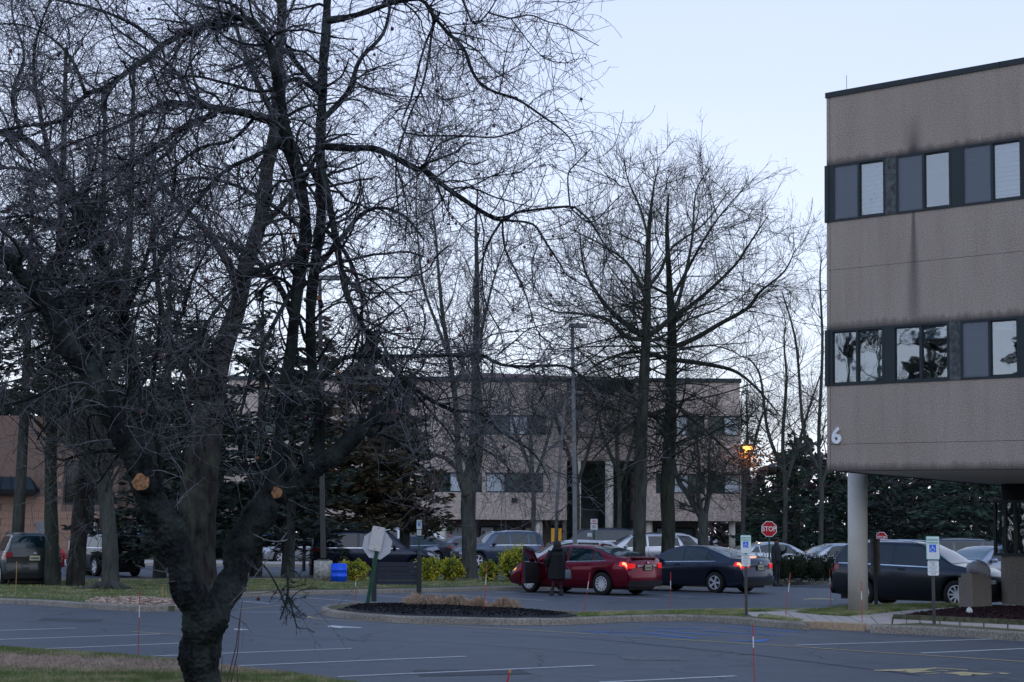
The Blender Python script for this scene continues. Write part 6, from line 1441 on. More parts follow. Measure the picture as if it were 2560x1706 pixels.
def car(label, cat, name, kind, loc, yaw, col, metal=.5, lit=False, spokes=5, group='cars parked in the lots', lower=None, plate=True, glass=None, detail=True, spoiler=False, amber=False):
    sp = SPEC[kind]; c = Car(sp); root = thing(name, label, cat, loc, yaw, group); pm = paint(col, metal); h = c.h; W2 = sp['W'] / 2
    c.body().build('body', pm, root, True)
    MB().box(-h + .25, h - .25, -W2 * .62, W2 * .62, .17, sp['zc'] + .42).build('underbody', M['plastic'], root)
    ty, rm, dk = wheel_meshes(sp['rw'], spokes)
    for x in (c.xf, c.xr):
        for sd in (-1, 1):
            w = link('wheel', ty, root, loc=(x, sd * (W2 - .125), sp['rw']), rot=(0, 0, 0 if sd < 0 else math.pi)); link('rim', rm, w); link('brake_disc', dk, w)
    for wi in sp['win']:
        for sd in (-1, 1):
            x0, x1 = wi[0], wi[1]; q = len(wi) > 2; f0 = f1 = 0
            if q: c.patch(x0, x1, 6.15, 8.6, sd, .007, fx0=(.30 if kind in ('sedan', 'sedan2') else .12)).build('side_window', glass or M['car_glass'], root, True)
            else:
                front = wi is sp['win'][-1]; c.patch(x0, x1, 6.12, 8.75, sd, .007, fx1=(-.52 if front else 0)).build('side_window', glass or M['car_glass'], root, True)
    c.across(sp['shield'][0], sp['shield'][1], 9.6).build('windscreen', M['car_shield'], root, True)
    c.across(sp['rear'][0], sp['rear'][1], 9.7).build('rear_window', M['car_shield'] if kind.startswith('sedan') else M['car_glass'], root, True)
    x0, x1 = sp['win'][0][0], sp['win'][-1][1]
    for sd in (-1, 1):
        c.patch(x0 - .03, x1 + .04, 5.95, 6.13, sd, .011, nx=20, nk=1).build('window_trim', M['chrome'] if kind != 'suv' or not lower else M['chrome'], root, True)
        b = MB(); mx = x1 - .16; p = c.pt(mx, 6.2, sd); b.loft([(mx, p[1] + sd * .12, p[2] - .02, .05, .10), (mx, p[1] + sd * .12, p[2] + .05, .08, .12), (mx, p[1] + sd * .12, p[2] + .12, .07, .11)], 10); b.box(mx - .02, mx + .02, min(p[1], p[1] + sd * .1), max(p[1], p[1] + sd * .1), p[2] + .0, p[2] + .04)
        b.build('mirror', pm if not lower else M['plastic'], root, True)
        for (a, _c) in [(w_[0], w_[1]) for w_ in sp['win'] if len(w_) == 2]:
            hx = a + .08; c.patch(hx, hx + .2, 4.55, 4.85, sd, .03, nx=3, nk=1).build('door_handle', pm if not lower else M['plastic'], root)
            c.patch(a - .06, a - .048, .6, 6.0, sd, .003, nx=1, nk=8).build('door_gap', M['plastic'], root)
        c.patch(sp['win'][-1][1] + .02, sp['win'][-1][1] + .032, .6, 5.8, sd, .003, nx=1, nk=8).build('door_gap', M['plastic'], root)
        # rear lamps wrap the corner
        tl = M['lamp_red_lit'] if lit else M['lamp_red']
        zt_ = sp['belt'][1][1]
        if kind.startswith('sedan'): za, zc_ = zt_ - .19, zt_ - .03
        else: za, zc_ = zt_ - .17, zt_ + .0
        b = c.patch(-h + .002, -h + .34, 4.1, 5.6, sd, .014, nx=6, nk=3, fx1=-.05); e_ = c.endp(-1, sd * W2 * .90, sd * W2 * (.60 if kind.startswith('sedan') else .70), za, zc_, .014, taper=.03); n0 = len(b.v); b.v += e_.v; b.f += [tuple(i + n0 for i in f) for f in e_.f]
        lo = b.build('tail_lamp', tl, root)
        if lit: c.patch(-h + .03, -h + .2, 4.5, 5.2, sd, .018, nx=4, nk=2).build('lit_bulb', M['lamp_core'], lo)
        e_ = c.endp(-1, sd * W2 * .50, sd * W2 * .26, za + .05, zc_ - .05, .012, taper=.02).build('reversing_lamp', M['lamp_clear'], root) if kind == 'sedan' else None
        # head lamps
        b = c.patch(h - .42, h - .002, 4.2, 5.7, sd, .012, nx=6, nk=3, fx0=-.06); e_ = c.endp(1, sd * W2 * .88, sd * W2 * .5, sp['belt'][-1][1] + .04, sp['belt'][-1][1] + .16, .012, taper=.02); n0 = len(b.v); b.v += e_.v; b.f += [tuple(i + n0 for i in f) for f in e_.f]
        hl = b.build('headlamp', M['lamp_clear'], root)
        if amber: c.patch(h - .40, h - .26, 4.4, 5.0, sd, .018, nx=3, nk=2).build('turn_signal', M['lamp_amber'], hl)
        if sp.get('rails'):
            xs_ = np.linspace(sp['rear'][1] + .25, sp['shield'][0] - .05, 7); b = MB(); b.tube([Vector(c.pt(x, 9.7, sd)) + Vector((0, 0, .012 + .055 * math.sin(math.pi * i / 6) ** .3)) for i, x in enumerate(xs_)], .018, 6); b.build('roof_rail', M['chrome'] if lower or kind == 'boxsuv' else M['plastic'], root, True)
        if sp.get('clad') or lower:
            c.patch(-h + .02, h - .02, 0.0, 1.35, sd, .010, nx=60, nk=1).build('sill_cladding', lower or M['plastic'], root)
    zl = sp['zc'] + .06
    c.endp(-1, -W2 * .9, W2 * .9, zl, zl + .17, .02, 10).build('rear_bumper_trim', M['plastic'], root)
    c.endp(1, -W2 * .8, W2 * .8, zl + .03, zl + .22, .015, 10).build('lower_grille', M['plastic'], root)
    zg_ = sp['belt'][-1][1]
    c.endp(1, -W2 * .45, W2 * .45, zg_ - .06, zg_ + .10, .012, 8).build('grille', M['plastic'], root)
    zp = (sp['belt'][1][1] - .22) if kind.startswith('sedan') else sp['belt'][1][1] - .24
    if plate:
        c.endp(-1, -.23, .23, zp - .03, zp + .13, .016, 2).build('plate_recess', M['plastic'] if col[0] < .3 else pm, root)
        c.endp(-1, -.155, .155, zp - .01, zp + .135, .03, 2).build('license_plate', M['plate'], root)
        c.endp(-1, -.12, .12, zp + .03, zp + .085, .0335, 2).build('plate_characters', M['plate_ink'], root)
        c.endp(-1, -.05, .05, zp + .19, zp + .23, .02, 2).build('badge', M['chrome'], root)
    if spoiler or lit: 
        if kind == 'sedan2':
            xx = -h + .30; z_ = interp(sp['top'], xx); MB().box(xx - .02, xx + .04, -.17, .17, z_ + .02, z_ + .055).build('centre_brake_lamp', M['lamp_core'], root)
    if kind == 'sedan': 
        xx = sp['rear'][1] + .15; z_ = interp(sp['top'], xx); b = MB(); b.tube([(xx + .08, 0, z_), (xx - .07, 0, z_ + .09)], [.05, .012], 6); b.build('roof_antenna', pm, root, True)
        MB().box(-h + .03, -h + .30, -.60, .60, 1.095, 1.115).build('boot_lip', pm, root)
    return root
M['plate_ink'] = plain('plate_print', (.12, .13, .16), .6)
rad = math.radians
# heading convention: yaw of the car's forward axis
red = car('deep red sedan with brake lights on and its driver door open, nose to the median', 'car', 'parked_car', 'sedan', (0, 0, 0), rad(180 - 42), (0.17, 0.004, 0.02), .55, lit=True, spokes=12, amber=True)
def place(o, px, Y, z=None):
    g = GX(px, Y); o.location = (g.x, g.y, g.z if z is None else z)
place(red, 1461, 49.6)
navy = car('dark navy sedan with brake lights on, parked directly right of the red sedan', 'car', 'parked_car', 'sedan2', (0, 0, 0), rad(180 - 43), (0.024, 0.034, 0.058), .6, lit=True, spokes=5)
place(navy, 1744, 51.8)
jeep = car('dark grey SUV with black lower panels half hidden by the round column of building six', 'car', 'parked_suv', 'suv', (0, 0, 0), rad(-37), (0.032, 0.037, 0.048), .6, spokes=10, lower=M['plastic'])
place(jeep, 2298, 41.8); jeep.scale = (.95, .95, .97)
for nm in ('side',):
    pass
sub = car('grey-green SUV with roof rails cut by the left frame edge', 'car', 'parked_suv', 'suv', (0, 0, 0), rad(90 + 24), (0.016, 0.022, 0.022), .1, spokes=10); place(sub, 62, 52.0)
jp = car('black boxy SUV with a yellow plate, between the left trunks', 'car', 'parked_suv', 'boxsuv', (0, 0, 0), rad(180 - 55), (0.010, 0.012, 0.018), .4, spokes=5); place(jp, 262, 65.5)
C = lambda *a, **k: car(*a, **k)
def far_car(label, kind, px, Y, yaw, col, metal=.4, name='parked_car', cat='car', **k):
    o = car(label, cat, name, kind, (0, 0, 0), rad(yaw), col, metal, **k); place(o, px, Y); return o
far_car('long navy SUV with a pale hood, behind the blue barrel and the stop sign back', 'wagon', 935, 67.5, 6, (0.014, 0.020, 0.045), .3, 'parked_suv')
far_car('white hatchback nearest the right stem of the crabapple', 'hatch', 700, 97, -14, (.62, .64, .66), .1)
far_car('silver sedan behind the small navy directory sign', 'sedan2', 762, 84, 200, (.40, .42, .45), .5)
far_car('charcoal sedan peeking out right behind the octagonal sign back', 'sedan', 1038, 84, 166, (.06, .065, .075), .6, lit=False)
far_car('white minivan behind the charcoal sedan and the white plaque', 'van', 1052, 94, 6, (.66, .68, .70), .1, 'parked_van', 'van')
far_car('steel grey sedan facing left behind the golden shrubs', 'sedan2', 1150, 84, 198, (.17, .19, .24), .5)
far_car('slate blue boxy SUV between the slender tree and the tall lamp post', 'boxsuv', 1244, 80, 204, (.06, .085, .13), .5, 'parked_suv')
far_car('white hatchback directly behind the red sedan', 'hatch', 1418, 63.5, 190, (.68, .70, .72), .1)
far_car('dark wagon with an amber light, behind the white hatchback roof', 'wagon', 1480, 90, 180, (.05, .055, .07), .4, amber=True)
far_car('silver SUV behind the left trunk of the big pair', 'suv', 1592, 79, 188, (.46, .47, .50), .5, 'parked_suv')
far_car('white SUV showing just right of the right trunk of the big pair', 'suv', 1695, 83, 15, (.66, .67, .68), .1, 'parked_suv')
far_car('pale sedan behind the hedge and the man', 'sedan', 1928, 73, 20, (.50, .52, .55), .3)
far_car('silver sedan behind the hedge, just left of the round column', 'sedan2', 2088, 70, 196, (.42, .44, .47), .5)
far_car('dark grey SUV behind the roof of the nearer dark SUV', 'suv', 2352, 60, 175, (.085, .09, .10), .5, 'parked_suv')
far_car('light grey sedan at the corner of building six, above the covered bin', 'sedan', 2470, 56, 215, (.36, .38, .42), .4)
# the open driver door of the red sedan
rc_ = Car(SPEC['sedan'])
door = bpy.data.objects.new('open_door', None); COL.objects.link(door); door.parent = red; door.location = (1.12, -(0) + .92, 0); door.rotation_euler = (0, 0, rad(0))
dsh = MB()
side = 1
prof = [(0, .30), (0, .93), (-.42, 1.33), (-.98, 1.43), (-1.12, 1.30), (-1.12, .95), (-1.10, .30)]
def xz_prism(poly, y0, y1):
    b = MB(); m = len(poly); b.v = [(x, y0, z) for x, z in poly] + [(x, y1, z) for x, z in poly]
    b.f = [tuple(range(m)), tuple(range(2 * m - 1, m - 1, -1))] + [(i, m + i, m + (i + 1) % m, (i + 1) % m) for i in range(m)]; return b
door.location = (1.10, .90, 0); door.rotation_euler = (0, 0, rad(-74))
xz_prism([(0, .30), (0, .92), (-1.08, .95), (-1.06, .30)], -.02, .05).build('door_panel', paint((0.17, 0.004, 0.02), .55), door)
xz_prism([(-.02, .30), (-.02, .92), (-1.10, .95), (-1.09, .30)], -.08, -.021).build('door_lining', M['plastic'], door)
b = xz_prism([(0, .925), (-.06, .925), (-.46, 1.31), (-.44, 1.35)], -.03, .02); 
for p_ in (xz_prism([(-.44, 1.35), (-.46, 1.31), (-1.0, 1.385), (-1.04, 1.43)], -.03, .02), xz_prism([(-1.0, 1.384), (-1.04, 1.43), (-1.10, .955), (-1.04, .955)], -.03, .02)):
    q = len(b.v); b.v += p_.v; b.f += [tuple(i + q for i in f) for f in p_.f]
b.build('door_window_frame', M['plastic'], door)
xz_prism([(-.07, .93), (-.47, 1.31), (-1.0, 1.38), (-1.04, .955)], -.008, .0).build('door_glass', M['glass'], door)

# ================================================================== SIGNS, POLES, STREET THINGS
def octagon(r, t=math.pi / 8): return [(r * math.cos(t + k * math.pi / 4), r * math.sin(t + k * math.pi / 4)) for k in range(8)]
def plate_mesh(poly, y0, y1): return xz_prism(poly, y0, y1)
def rrect(w, h, r=.03):
    out = []
    for cx_, cz_, a0 in ((w / 2 - r, h / 2 - r, 0), (-w / 2 + r, h / 2 - r, 90), (-w / 2 + r, -h / 2 + r, 180), (w / 2 - r, -h / 2 + r, 270)):
        for k in range(4): a = math.radians(a0 + 30 * k); out.append((cx_ + r * math.cos(a), cz_ + r * math.sin(a)))
    return out
def child(b, name, m, root, loc=(0, 0, 0), **k):
    o = b.build(name, m, root); o.location = loc; return o
# stop sign facing us, beyond the median
g = G(1921, 1457); st = thing('stop_sign', 'red STOP sign facing the camera, above the man by the hedge', 'stop sign', (g.x, g.y - .3, .1)); zz = AT(1920, 1323, g.y - .3).z - .1; s_ = (g.y) / FPX
MB().box(-.03, .03, -.02, .02, 0, zz + .2).build('post', M['green_post'], st)
child(plate_mesh(octagon(20.5 * s_), -.03, -.022), 'sign_border', M['sign_white'], st, (0, 0, zz)); child(plate_mesh(octagon(18.6 * s_), -.034, -.031), 'sign_face', M['sign_red'], st, (0, 0, zz))
text('lettering', 'STOP', 16.5 * s_ * 1.0, M['sign_white'], st, (0, -.037, zz), ext=.001, bold=.006, sx=.86)
# second, partly hidden stop sign
st2 = thing('stop_sign', 'small distant STOP sign peeking out right of the round column', 'stop sign', tuple(GX(2206, 66))); zz = AT(2206, 1345, 66).z; s_ = 66 / FPX
MB().box(-.03, .03, -.02, .02, 0, zz + .1).build('post', M['green_post'], st2)
st2.rotation_euler = (0, 0, rad(-35))
child(plate_mesh(octagon(15.5 * s_), -.03, -.022), 'sign_border', M['sign_white'], st2, (0, 0, zz)); child(plate_mesh(octagon(14 * s_), -.034, -.031), 'sign_face', M['sign_red'], st2, (0, 0, zz))
text('lettering', 'STOP', 11 * s_, M['sign_white'], st2, (0, -.037, zz), ext=.001, bold=.006, sx=.86)
# leaning octagon seen from behind on the island
g = G(918, 1526); s_ = g.y / FPX; bk = thing('stop_sign', 'grey back of a leaning octagonal sign with a white panel on a green post', 'stop sign', (g.x, g.y, .12))
top = AT(953, 1318, g.y); dv = Vector((top.x - g.x, 0, top.z - .12)); ln_ = dv.length; bk.rotation_euler = (0, math.atan2(dv.x, dv.z), 0)
b = MB()
b.box(-.045, .045, .0, .012, 0, ln_ - .15).box(-.045, -.033, -.035, .0, 0, ln_ - .15).box(.033, .045, -.035, .0, 0, ln_ - .15); b.build('post', M['green_post'], bk)
zc_ = ln_ - 44 * s_
o = child(plate_mesh(octagon(38 * s_), .016, .024), 'sign_back', M['alu'], bk, (-.02, 0, zc_))
o = child(plate_mesh(rrect(31 * s_, 60 * s_, .03), -.055, -.045), 'panel', M['panel_white'], bk, (-.05, 0, ln_ - 30 * s_)); 
for dz in (-26, 26):
    b = MB(); b.loft([(0, 0, -.004, .012, .012), (0, 0, .004, .009, .009)], 8); q = b.build('bolt', M['metal_dark'], o); q.location = (0, -.06, dz * s_); q.rotation_euler = (math.pi / 2, 0, 0)
# board sign with horizontal planks
g0 = G(1047, 1512); g1 = G(927, 1512); s_ = g0.y / FPX; bd = thing('board_sign', 'dark navy sign of horizontal planks between two posts, seen from behind on the island', 'board sign', (g1.x, g0.y, .12))
wd = g0.x - g1.x; pz0 = AT(1000, 1462, g0.y).z - .12; pz1 = AT(1000, 1405, g0.y).z - .12; pzt = AT(1047, 1389, g0.y).z - .12
for x in (0.06, wd): MB().box(x - .06, x + .06, -.06, .06, -.05, pzt if x > .5 else pzt - .1).build('post', M['post_black'], bd)
for k in range(5):
    a = pz0 + (pz1 - pz0) * k / 5; c_ = pz0 + (pz1 - pz0) * (k + 1) / 5 - .012; MB().box(.125, wd - .065, -.02 - (k % 2) * .008, .03, a, c_).build('plank', M['board'], bd)
# reserved parking signs
def wheelchair(root, z, s, y):
    b = MB(); n = 14; R = .30 * s
    def bar(x0, z0, x1, z1, w):
        d = Vector((x1 - x0, z1 - z0)); d.normalize(); nx, nz_ = -d.y * w, d.x * w; b.quad((x0 - nx, y, z0 - nz_), (x1 - nx, y, z1 - nz_), (x1 + nx, y, z1 + nz_), (x0 + nx, y, z0 + nz_))
    for k in range(n):
        a0 = math.radians(120 + 260 * k / n); a1 = math.radians(120 + 260 * (k + 1) / n); cx_, cz_ = -.03 * s, -.16 * s
        bar(cx_ + R * math.cos(a0), cz_ + R * math.sin(a0), cx_ + R * math.cos(a1), cz_ + R * math.sin(a1), .035 * s)
    bar(-.06 * s, .30 * s, -.03 * s, -.02 * s, .045 * s); bar(-.04 * s, .0, .17 * s, .0, .04 * s); bar(.17 * s, 0, .30 * s, -.30 * s, .04 * s); bar(-.05 * s, .17 * s, .15 * s, .13 * s, .03 * s)
    q = [(-.07 * s + .065 * s * math.cos(2 * math.pi * k / 10), y, .38 * s + .065 * s * math.sin(2 * math.pi * k / 10)) for k in range(10)]; b.quad(*q)
    o = b.build('wheelchair_symbol', M['sign_white'], root); o.location = (0, 0, z); return o
def reserved(label, px, py, ptop, yaw=0.0, full=True, w=34, Y=None, post=M['pole_bronze'], second=True):
    g = G(px, py) if Y is None else GX(px, Y); s_ = g.y / FPX; root = thing('parking_sign', label, 'parking sign', (g.x, g.y, g.z + (.13 if Y is None else 0)), rad(yaw), 'reserved parking signs')
    z1 = AT(px, ptop, g.y).z - root.location.z; W_ = w * s_; H_ = W_ * 1.72
    MB().box(-.028, .028, -.02, .02, 0, z1 - .05).build('post', post, root)
    zc = z1 - H_ / 2; p = child(plate_mesh(rrect(W_, H_, .025), -.032, -.026), 'sign_border', M['sign_green'], root, (0, 0, zc)); f = child(plate_mesh(rrect(W_ * .93, H_ * .96, .02), -.036, -.033), 'sign_face', M['sign_white'], root, (0, 0, zc))
    text('lettering', 'RESERVED', W_ * .185, M['sign_green'], root, (0, -.038, zc + H_ * .34), bold=.0015); text('lettering', 'PARKING', W_ * .19, M['sign_green'], root, (0, -.038, zc + H_ * .215), bold=.0015)
    child(plate_mesh([(-W_ * .26, -W_ * .28), (W_ * .24, -W_ * .28), (W_ * .24, W_ * .28), (-W_ * .26, W_ * .28)][::1], -.0385, -.037), 'blue_square', M['sign_blue'], root, (0, 0, zc - H_ * .02)); wheelchair(root, zc - H_ * .02, W_ * .52, -.0395)
    if second:
        W2_, H2_ = W_ * .82, H_ * .63; z2 = zc - H_ / 2 - H2_ / 2 - .02; child(plate_mesh(rrect(W2_, H2_, .025), -.032, -.026), 'penalty_plate', M['sign_white'], root, (0, 0, z2))
        for k, (tx, sz) in enumerate((('PENALTY', .15), ('$250', .14), ('1ST OFFENSE', .10), ('SUBSEQUENT', .10), ('OFFENSES', .10), ('TOW-AWAY', .13), ('ZONE', .13))): text('lettering', tx, W2_ * sz * 1.15, M['ink'], root, (0, -.0335, z2 + H2_ * (.40 - .132 * k)))
    return root
reserved('reserved parking sign with wheelchair symbol, in front of the navy sedan', 1866, 1555, 1338, w=26.5)
reserved('reserved parking sign with wheelchair symbol, in front of the dark SUV by the column', 2336, 1577, 1341, w=33.5)
reserved('tiny distant wheelchair parking sign above the light grey sedan at the corner of building six', 2461, 0, 1350, w=12, Y=66, second=False)
reserved('distant wheelchair parking sign half hidden by the pole on the concrete base', 805, 0, 1303, w=11, Y=70, second=True, post=M['green_post'])
reserved('distant white and blue parking sign on a green post behind the board sign', 1047, 0, 1300, w=13.5, Y=66, second=True, post=M['green_post'])
# back of a sign beside the column
g = G(2190, 1530); s_ = g.y / FPX; sb = thing('parking_sign', 'brown back of a tall panel on a black post just right of the round column', 'parking sign', (g.x, g.y, .1)); zt_ = AT(2190, 1347, g.y).z - .1; zb_ = AT(2190, 1436, g.y).z - .1
MB().box(-.04, .04, -.05, -.01, 0, zt_).build('post', M['post_black'], sb); MB().box(-11 * s_, 13 * s_, -.01, .01, zb_, zt_).build('panel', plain('brown_sign_back', (.13, .105, .085), .8, var=.3), sb)
# red no parking sign in the distance
g = GX(1485, 72); s_ = 72 / FPX; npk = thing('no_parking_sign', 'white no-parking sign with red print on a green post near the entrance', 'sign', tuple(g)); zt_ = AT(1485, 1298, 72).z; zb_ = AT(1485, 1325, 72).z
MB().box(-.04, .04, -.02, .02, 0, zb_ + .1).build('post', M['green_post'], npk); H_ = zt_ - zb_; W_ = 17.5 * s_
MB().box(-W_ / 2, W_ / 2, -.03, -.02, zb_, zt_).build('sign_face', M['sign_white'], npk); text('lettering', 'NO', W_ * .30, M['sign_red'], npk, (0, -.035, zt_ - H_ * .2), bold=.004); text('lettering', 'PARKING', W_ * .22, M['sign_red'], npk, (0, -.035, zt_ - H_ * .42), bold=.004)
for k in range(3): MB().box(-W_ * .25, W_ * (.2 + .04 * k), -.034, -.031, zt_ - H_ * (.64 + .1 * k), zt_ - H_ * (.60 + .1 * k)).build('small_print', M['ink'], npk)
b = MB(); b.box(-.30, -.10, -.03, -.02, zb_ - .30, zb_ - .14).build('small_plate', M['sign_white'], npk)
# directory sign
g = GX(760, 74); s_ = 74 / FPX; dr_ = thing('directory_sign', 'navy directory sign with white text lines, in front of the silver sedan', 'directory sign', tuple(g)); zt_ = AT(790, 1330, 74).z; zb_ = AT(790, 1358, 74).z; W_ = 60 * s_
for x in (0, W_): MB().box(x - .07, x + .07, -.06, .06, 0, zt_).build('post', M['post_black'], dr_)
MB().box(.075, W_ - .075, -.02, .02, zb_, zt_).build('board', M['board'], dr_)
r_ = random.Random(3)
for row, (fr0, fr1) in enumerate(((.0, .84), (.0, .46), (.0, .72))):
    z = zt_ - (zt_ - zb_) * (.42 + .22 * row); x = .12; gap = 0
    while x < .1 + (W_ - .2) * fr1:
        w_ = r_.uniform(.035, .06)
        if not (row != 1 and abs(x - W_ * .42) < .03): MB().box(x, x + w_ * .8, -.026, -.021, z - .03, z + .03).build('letter', M['sign_white'], dr_)
        x += w_ + .012
# small sign on the ribbed-block wall, hose reel, hydrant
g = GX(224, 76); ws = thing('parking_sign', 'white notice sign in front of the ribbed-block wall behind the black SUV', 'parking sign', tuple(g)); zt_ = AT(224, 1301, 76).z; zb_ = AT(224, 1331, 76).z
MB().box(-.03, .03, -.02, .02, 0, zb_ + .1).build('post', M['green_post'], ws); MB().box(-.17, .17, -.03, -.02, zb_ - g.z, zt_ - g.z).build('sign_face', M['sign_white'], ws)
for k in range(5): MB().box(-.11, .09 + .02 * (k % 2), -.034, -.031, zt_ - g.z - .1 - .09 * k, zt_ - g.z - .06 - .09 * k).build('small_print', M['ink'], ws)
for px, Y, lab in ((352, 76, 'small round blue marker left of the crabapple trunk'), (668, 84, 'small round blue marker in front of the white hatchback')):
    g = GX(px, Y); zt_ = AT(px, 1338, Y).z; r0 = thing('marker_sign', lab, 'marker', tuple(g), 0, 'blue markers'); MB().box(-.02, .02, -.015, .015, 0, zt_ - g.z).build('post', M['green_post'], r0); b = plate_mesh([(.13 * math.cos(k * math.pi / 6), .13 * math.sin(k * math.pi / 6)) for k in range(12)], -.03, -.02); q = b.build('disc', M['paint_sign_blue'] if 'paint_sign_blue' in M else M['sign_blue'], r0); q.location = (0, 0, zt_ - g.z)
# ---------------- lamp posts
def pole_thing(name, label, cat, pts, rads, m, sides=8, group=None):
    p0 = Vector(pts[0]); o = thing(name, label, cat, p0, 0, group); b = MB(); b.tube([Vector(p) - p0 for p in pts], rads, sides); b.build('pole', m, o, sides > 6); return o, p0
Y = 60.0; base = AT(1438, 1462, Y); base.z = .1; tp_ = AT(1431, 817, Y)
lp, p0 = pole_thing('lamp_post', 'tall grey square lamp post with a shoebox head, behind the red sedan', 'lamp post', [base, AT(1436, 1150, Y), AT(1433, 950, Y), tp_], [.115, .105, .09, .08], M['pole'], 4, 'lamp posts')
s_ = Y / FPX; q = tp_ - p0; MB().box(-.13, 38 * s_, -.16, .16, -.07, .07).build('lamp_head', M['pole'], lp).location = (q.x, q.y, q.z + .04)
MB().box(.12, 36 * s_, -.13, .13, -.085, -.075).build('lamp_lens', M['far_blind'], lp).location = (q.x, q.y, q.z + .04)
M['pole_far'] = plain('pale_pole_paint', (.13, .13, .135), .7); Y = 92.0; base = AT(1388, 1400, Y); base.z = terr(Y); lp2, p0 = pole_thing('lamp_post', 'thinner grey lamp post farther away, left of the tall one', 'lamp post', [base, AT(1393, 1250, Y), AT(1412, 1000, Y), AT(1414, 985, Y)], [.10, .10, .09, .09], M['pole_far'], 8, 'lamp posts')
q = AT(1414, 985, Y) - p0; MB().box(-.1, 1.0, -.2, .2, 0, .16).build('lamp_head', M['pole'], lp2).location = q
Y = 57.0; g = G(807, 1463); base = Vector((AT(807, 1450, Y).x, Y, .1)); lp3, p0 = pole_thing('lamp_post', 'dark lamp post on a stained concrete drum, left of the blue barrel', 'lamp post', [base + Vector((0, 0, .8)), AT(806, 1250, Y), AT(802, 1000, Y), AT(800, 700, Y)], [.12, .115, .10, .08], M['pole_bronze'], 4, 'lamp posts')
b = MB(); z1_ = AT(807, 1402, Y).z; b.loft([(0, 0, -.8, .33, .33), (0, 0, z1_ - base.z - .8, .33, .33)], 20); q = b.build('concrete_base', m_concrete('stained_base', (.24, .24, .21), (.42, .41, .37), 9).m, lp3, True)
MB().box(-.2, .2, -.2, .2, z1_ - base.z - .795, z1_ - base.z - .75).build('base_plate', M['metal_worn'], lp3)
q = AT(800, 700, Y) - p0; MB().box(-.1, .7, -.16, .16, 0, .14).build('lamp_head', M['pole'], lp3).location = q
Y = 95.0; base = AT(1856, 1400, Y); base.z = terr(Y); lp4, p0 = pole_thing('lamp_post', 'dark lamp post with a lit orange lamp, right of the far building', 'lamp post', [base, AT(1860, 1250, Y), AT(1864, 1120, Y)], [.16, .14, .11], M['pole_bronze'], 6, 'lamp posts')
q = AT(1868, 1117, Y) - p0; MB().box(-.30, .35, -.2, .2, .0, .14).build('lamp_head', M['pole_bronze'], lp4).location = q; MB().box(-.22, .28, -.21, .18, -.16, -.01).build('lamp_lens', M['lamp_warm'], lp4).location = q
ld = bpy.data.lights.new('sodium_light', 'POINT'); ld.energy = 110; ld.color = (1, .42, .08); ld.shadow_soft_size = .15; lo = bpy.data.objects.new('sodium_light', ld); COL.objects.link(lo); lo.location = AT(1868, 1128, Y - .2)
r = np.random.default_rng(77); n = 900; cc = AT(1845, 1150, Y - .6); P = np.array(cc)[None] + r.normal(size=(n, 3)) * np.array([1.1, .9, .55]); V, F = leafquads(r, P, .20, .14)
o = link('clinging_leaves', mesh_np('clinging_leaves', V, F, M['deadleaf'], False)); o['kind'] = 'stuff'
# blue barrel
Y = 55.4; g = Vector((AT(847, 1450, Y).x, Y, .11)); bl = thing('barrel', 'bright blue plastic barrel standing between the concrete drum and a golden shrub', 'barrel', g); b = MB(); H_ = AT(849, 1411, Y).z - .11
b.loft([(0, 0, -.02, .27, .27), (0, 0, H_ * .3, .275, .275), (0, 0, H_ * .31, .283, .283), (0, 0, H_ * .35, .283, .283), (0, 0, H_ * .36, .275, .275), (0, 0, H_ * .64, .275, .275), (0, 0, H_ * .65, .283, .283), (0, 0, H_ * .69, .283, .283), (0, 0, H_ * .7, .275, .275), (0, 0, H_, .27, .27)], 24); b.build('drum', M['blue_plastic'], bl, True)
b = MB(); b.loft([(0, 0, H_ + .001, .262, .262), (0, 0, H_ + .02, .25, .25)], 24); b.build('lid', M['blue_plastic'], bl)
# aggregate litter bin with a grey cover
g = G(2450, 1535); s_ = g.y / FPX; bn = thing('litter_bin', 'square aggregate litter bin with a loose grey cover, beside building six', 'litter bin', (g.x, g.y + .35, .12), rad(20)); hw = 28 * s_ / 1.0
zt_ = AT(2450, 1446, g.y).z - .12
MB().box(-hw, hw, -hw, hw, 0, zt_).build('bin_body', M['aggregate'], bn); MB().box(-hw * .85, hw * .7, -hw * .8, hw * .8, zt_ + .001, zt_ + .10).build('bin_top', M['aggregate'], bn)
r = np.random.default_rng(8); V = []; F = []; nu, nv = 16, 8
for j in range(nv + 1):
    for i in range(nu):
        a = 2 * math.pi * i / nu; ph = math.pi * (j / nv - .5); rr = math.cos(ph) ** .6; wob = 1 + .10 * math.sin(3 * a + j) + .05 * r.normal()
        V.append((.10 + hw * 1.15 * rr * math.cos(a) * wob, hw * .85 * rr * math.sin(a) * wob, zt_ + .22 + .17 * math.sin(ph) - .10 * max(0, math.cos(a)) * (1 if ph < 0 else 0) + .03 * math.sin(2 * a)))
for j in range(nv):
    for i in range(nu): F.append((j * nu + i, j * nu + (i + 1) % nu, (j + 1) * nu + (i + 1) % nu, (j + 1) * nu + i))
link('cover', mesh_np('cover', V, F, M['tarp']), bn)
b = MB(); b.loft([(0, 0, 0, .05, .04), (0, 0, .05, .075, .06), (0, 0, .11, .05, .04), (0, 0, .14, .01, .01)], 10); o = b.build('plastic_bag', M['sign_white'], None, True); gg_ = G(2423, 1534, .16); o.location = gg_ + Vector((0, -.02, 0)); tag(o, 'small crumpled white bag at the foot of the aggregate bin', 'bag')
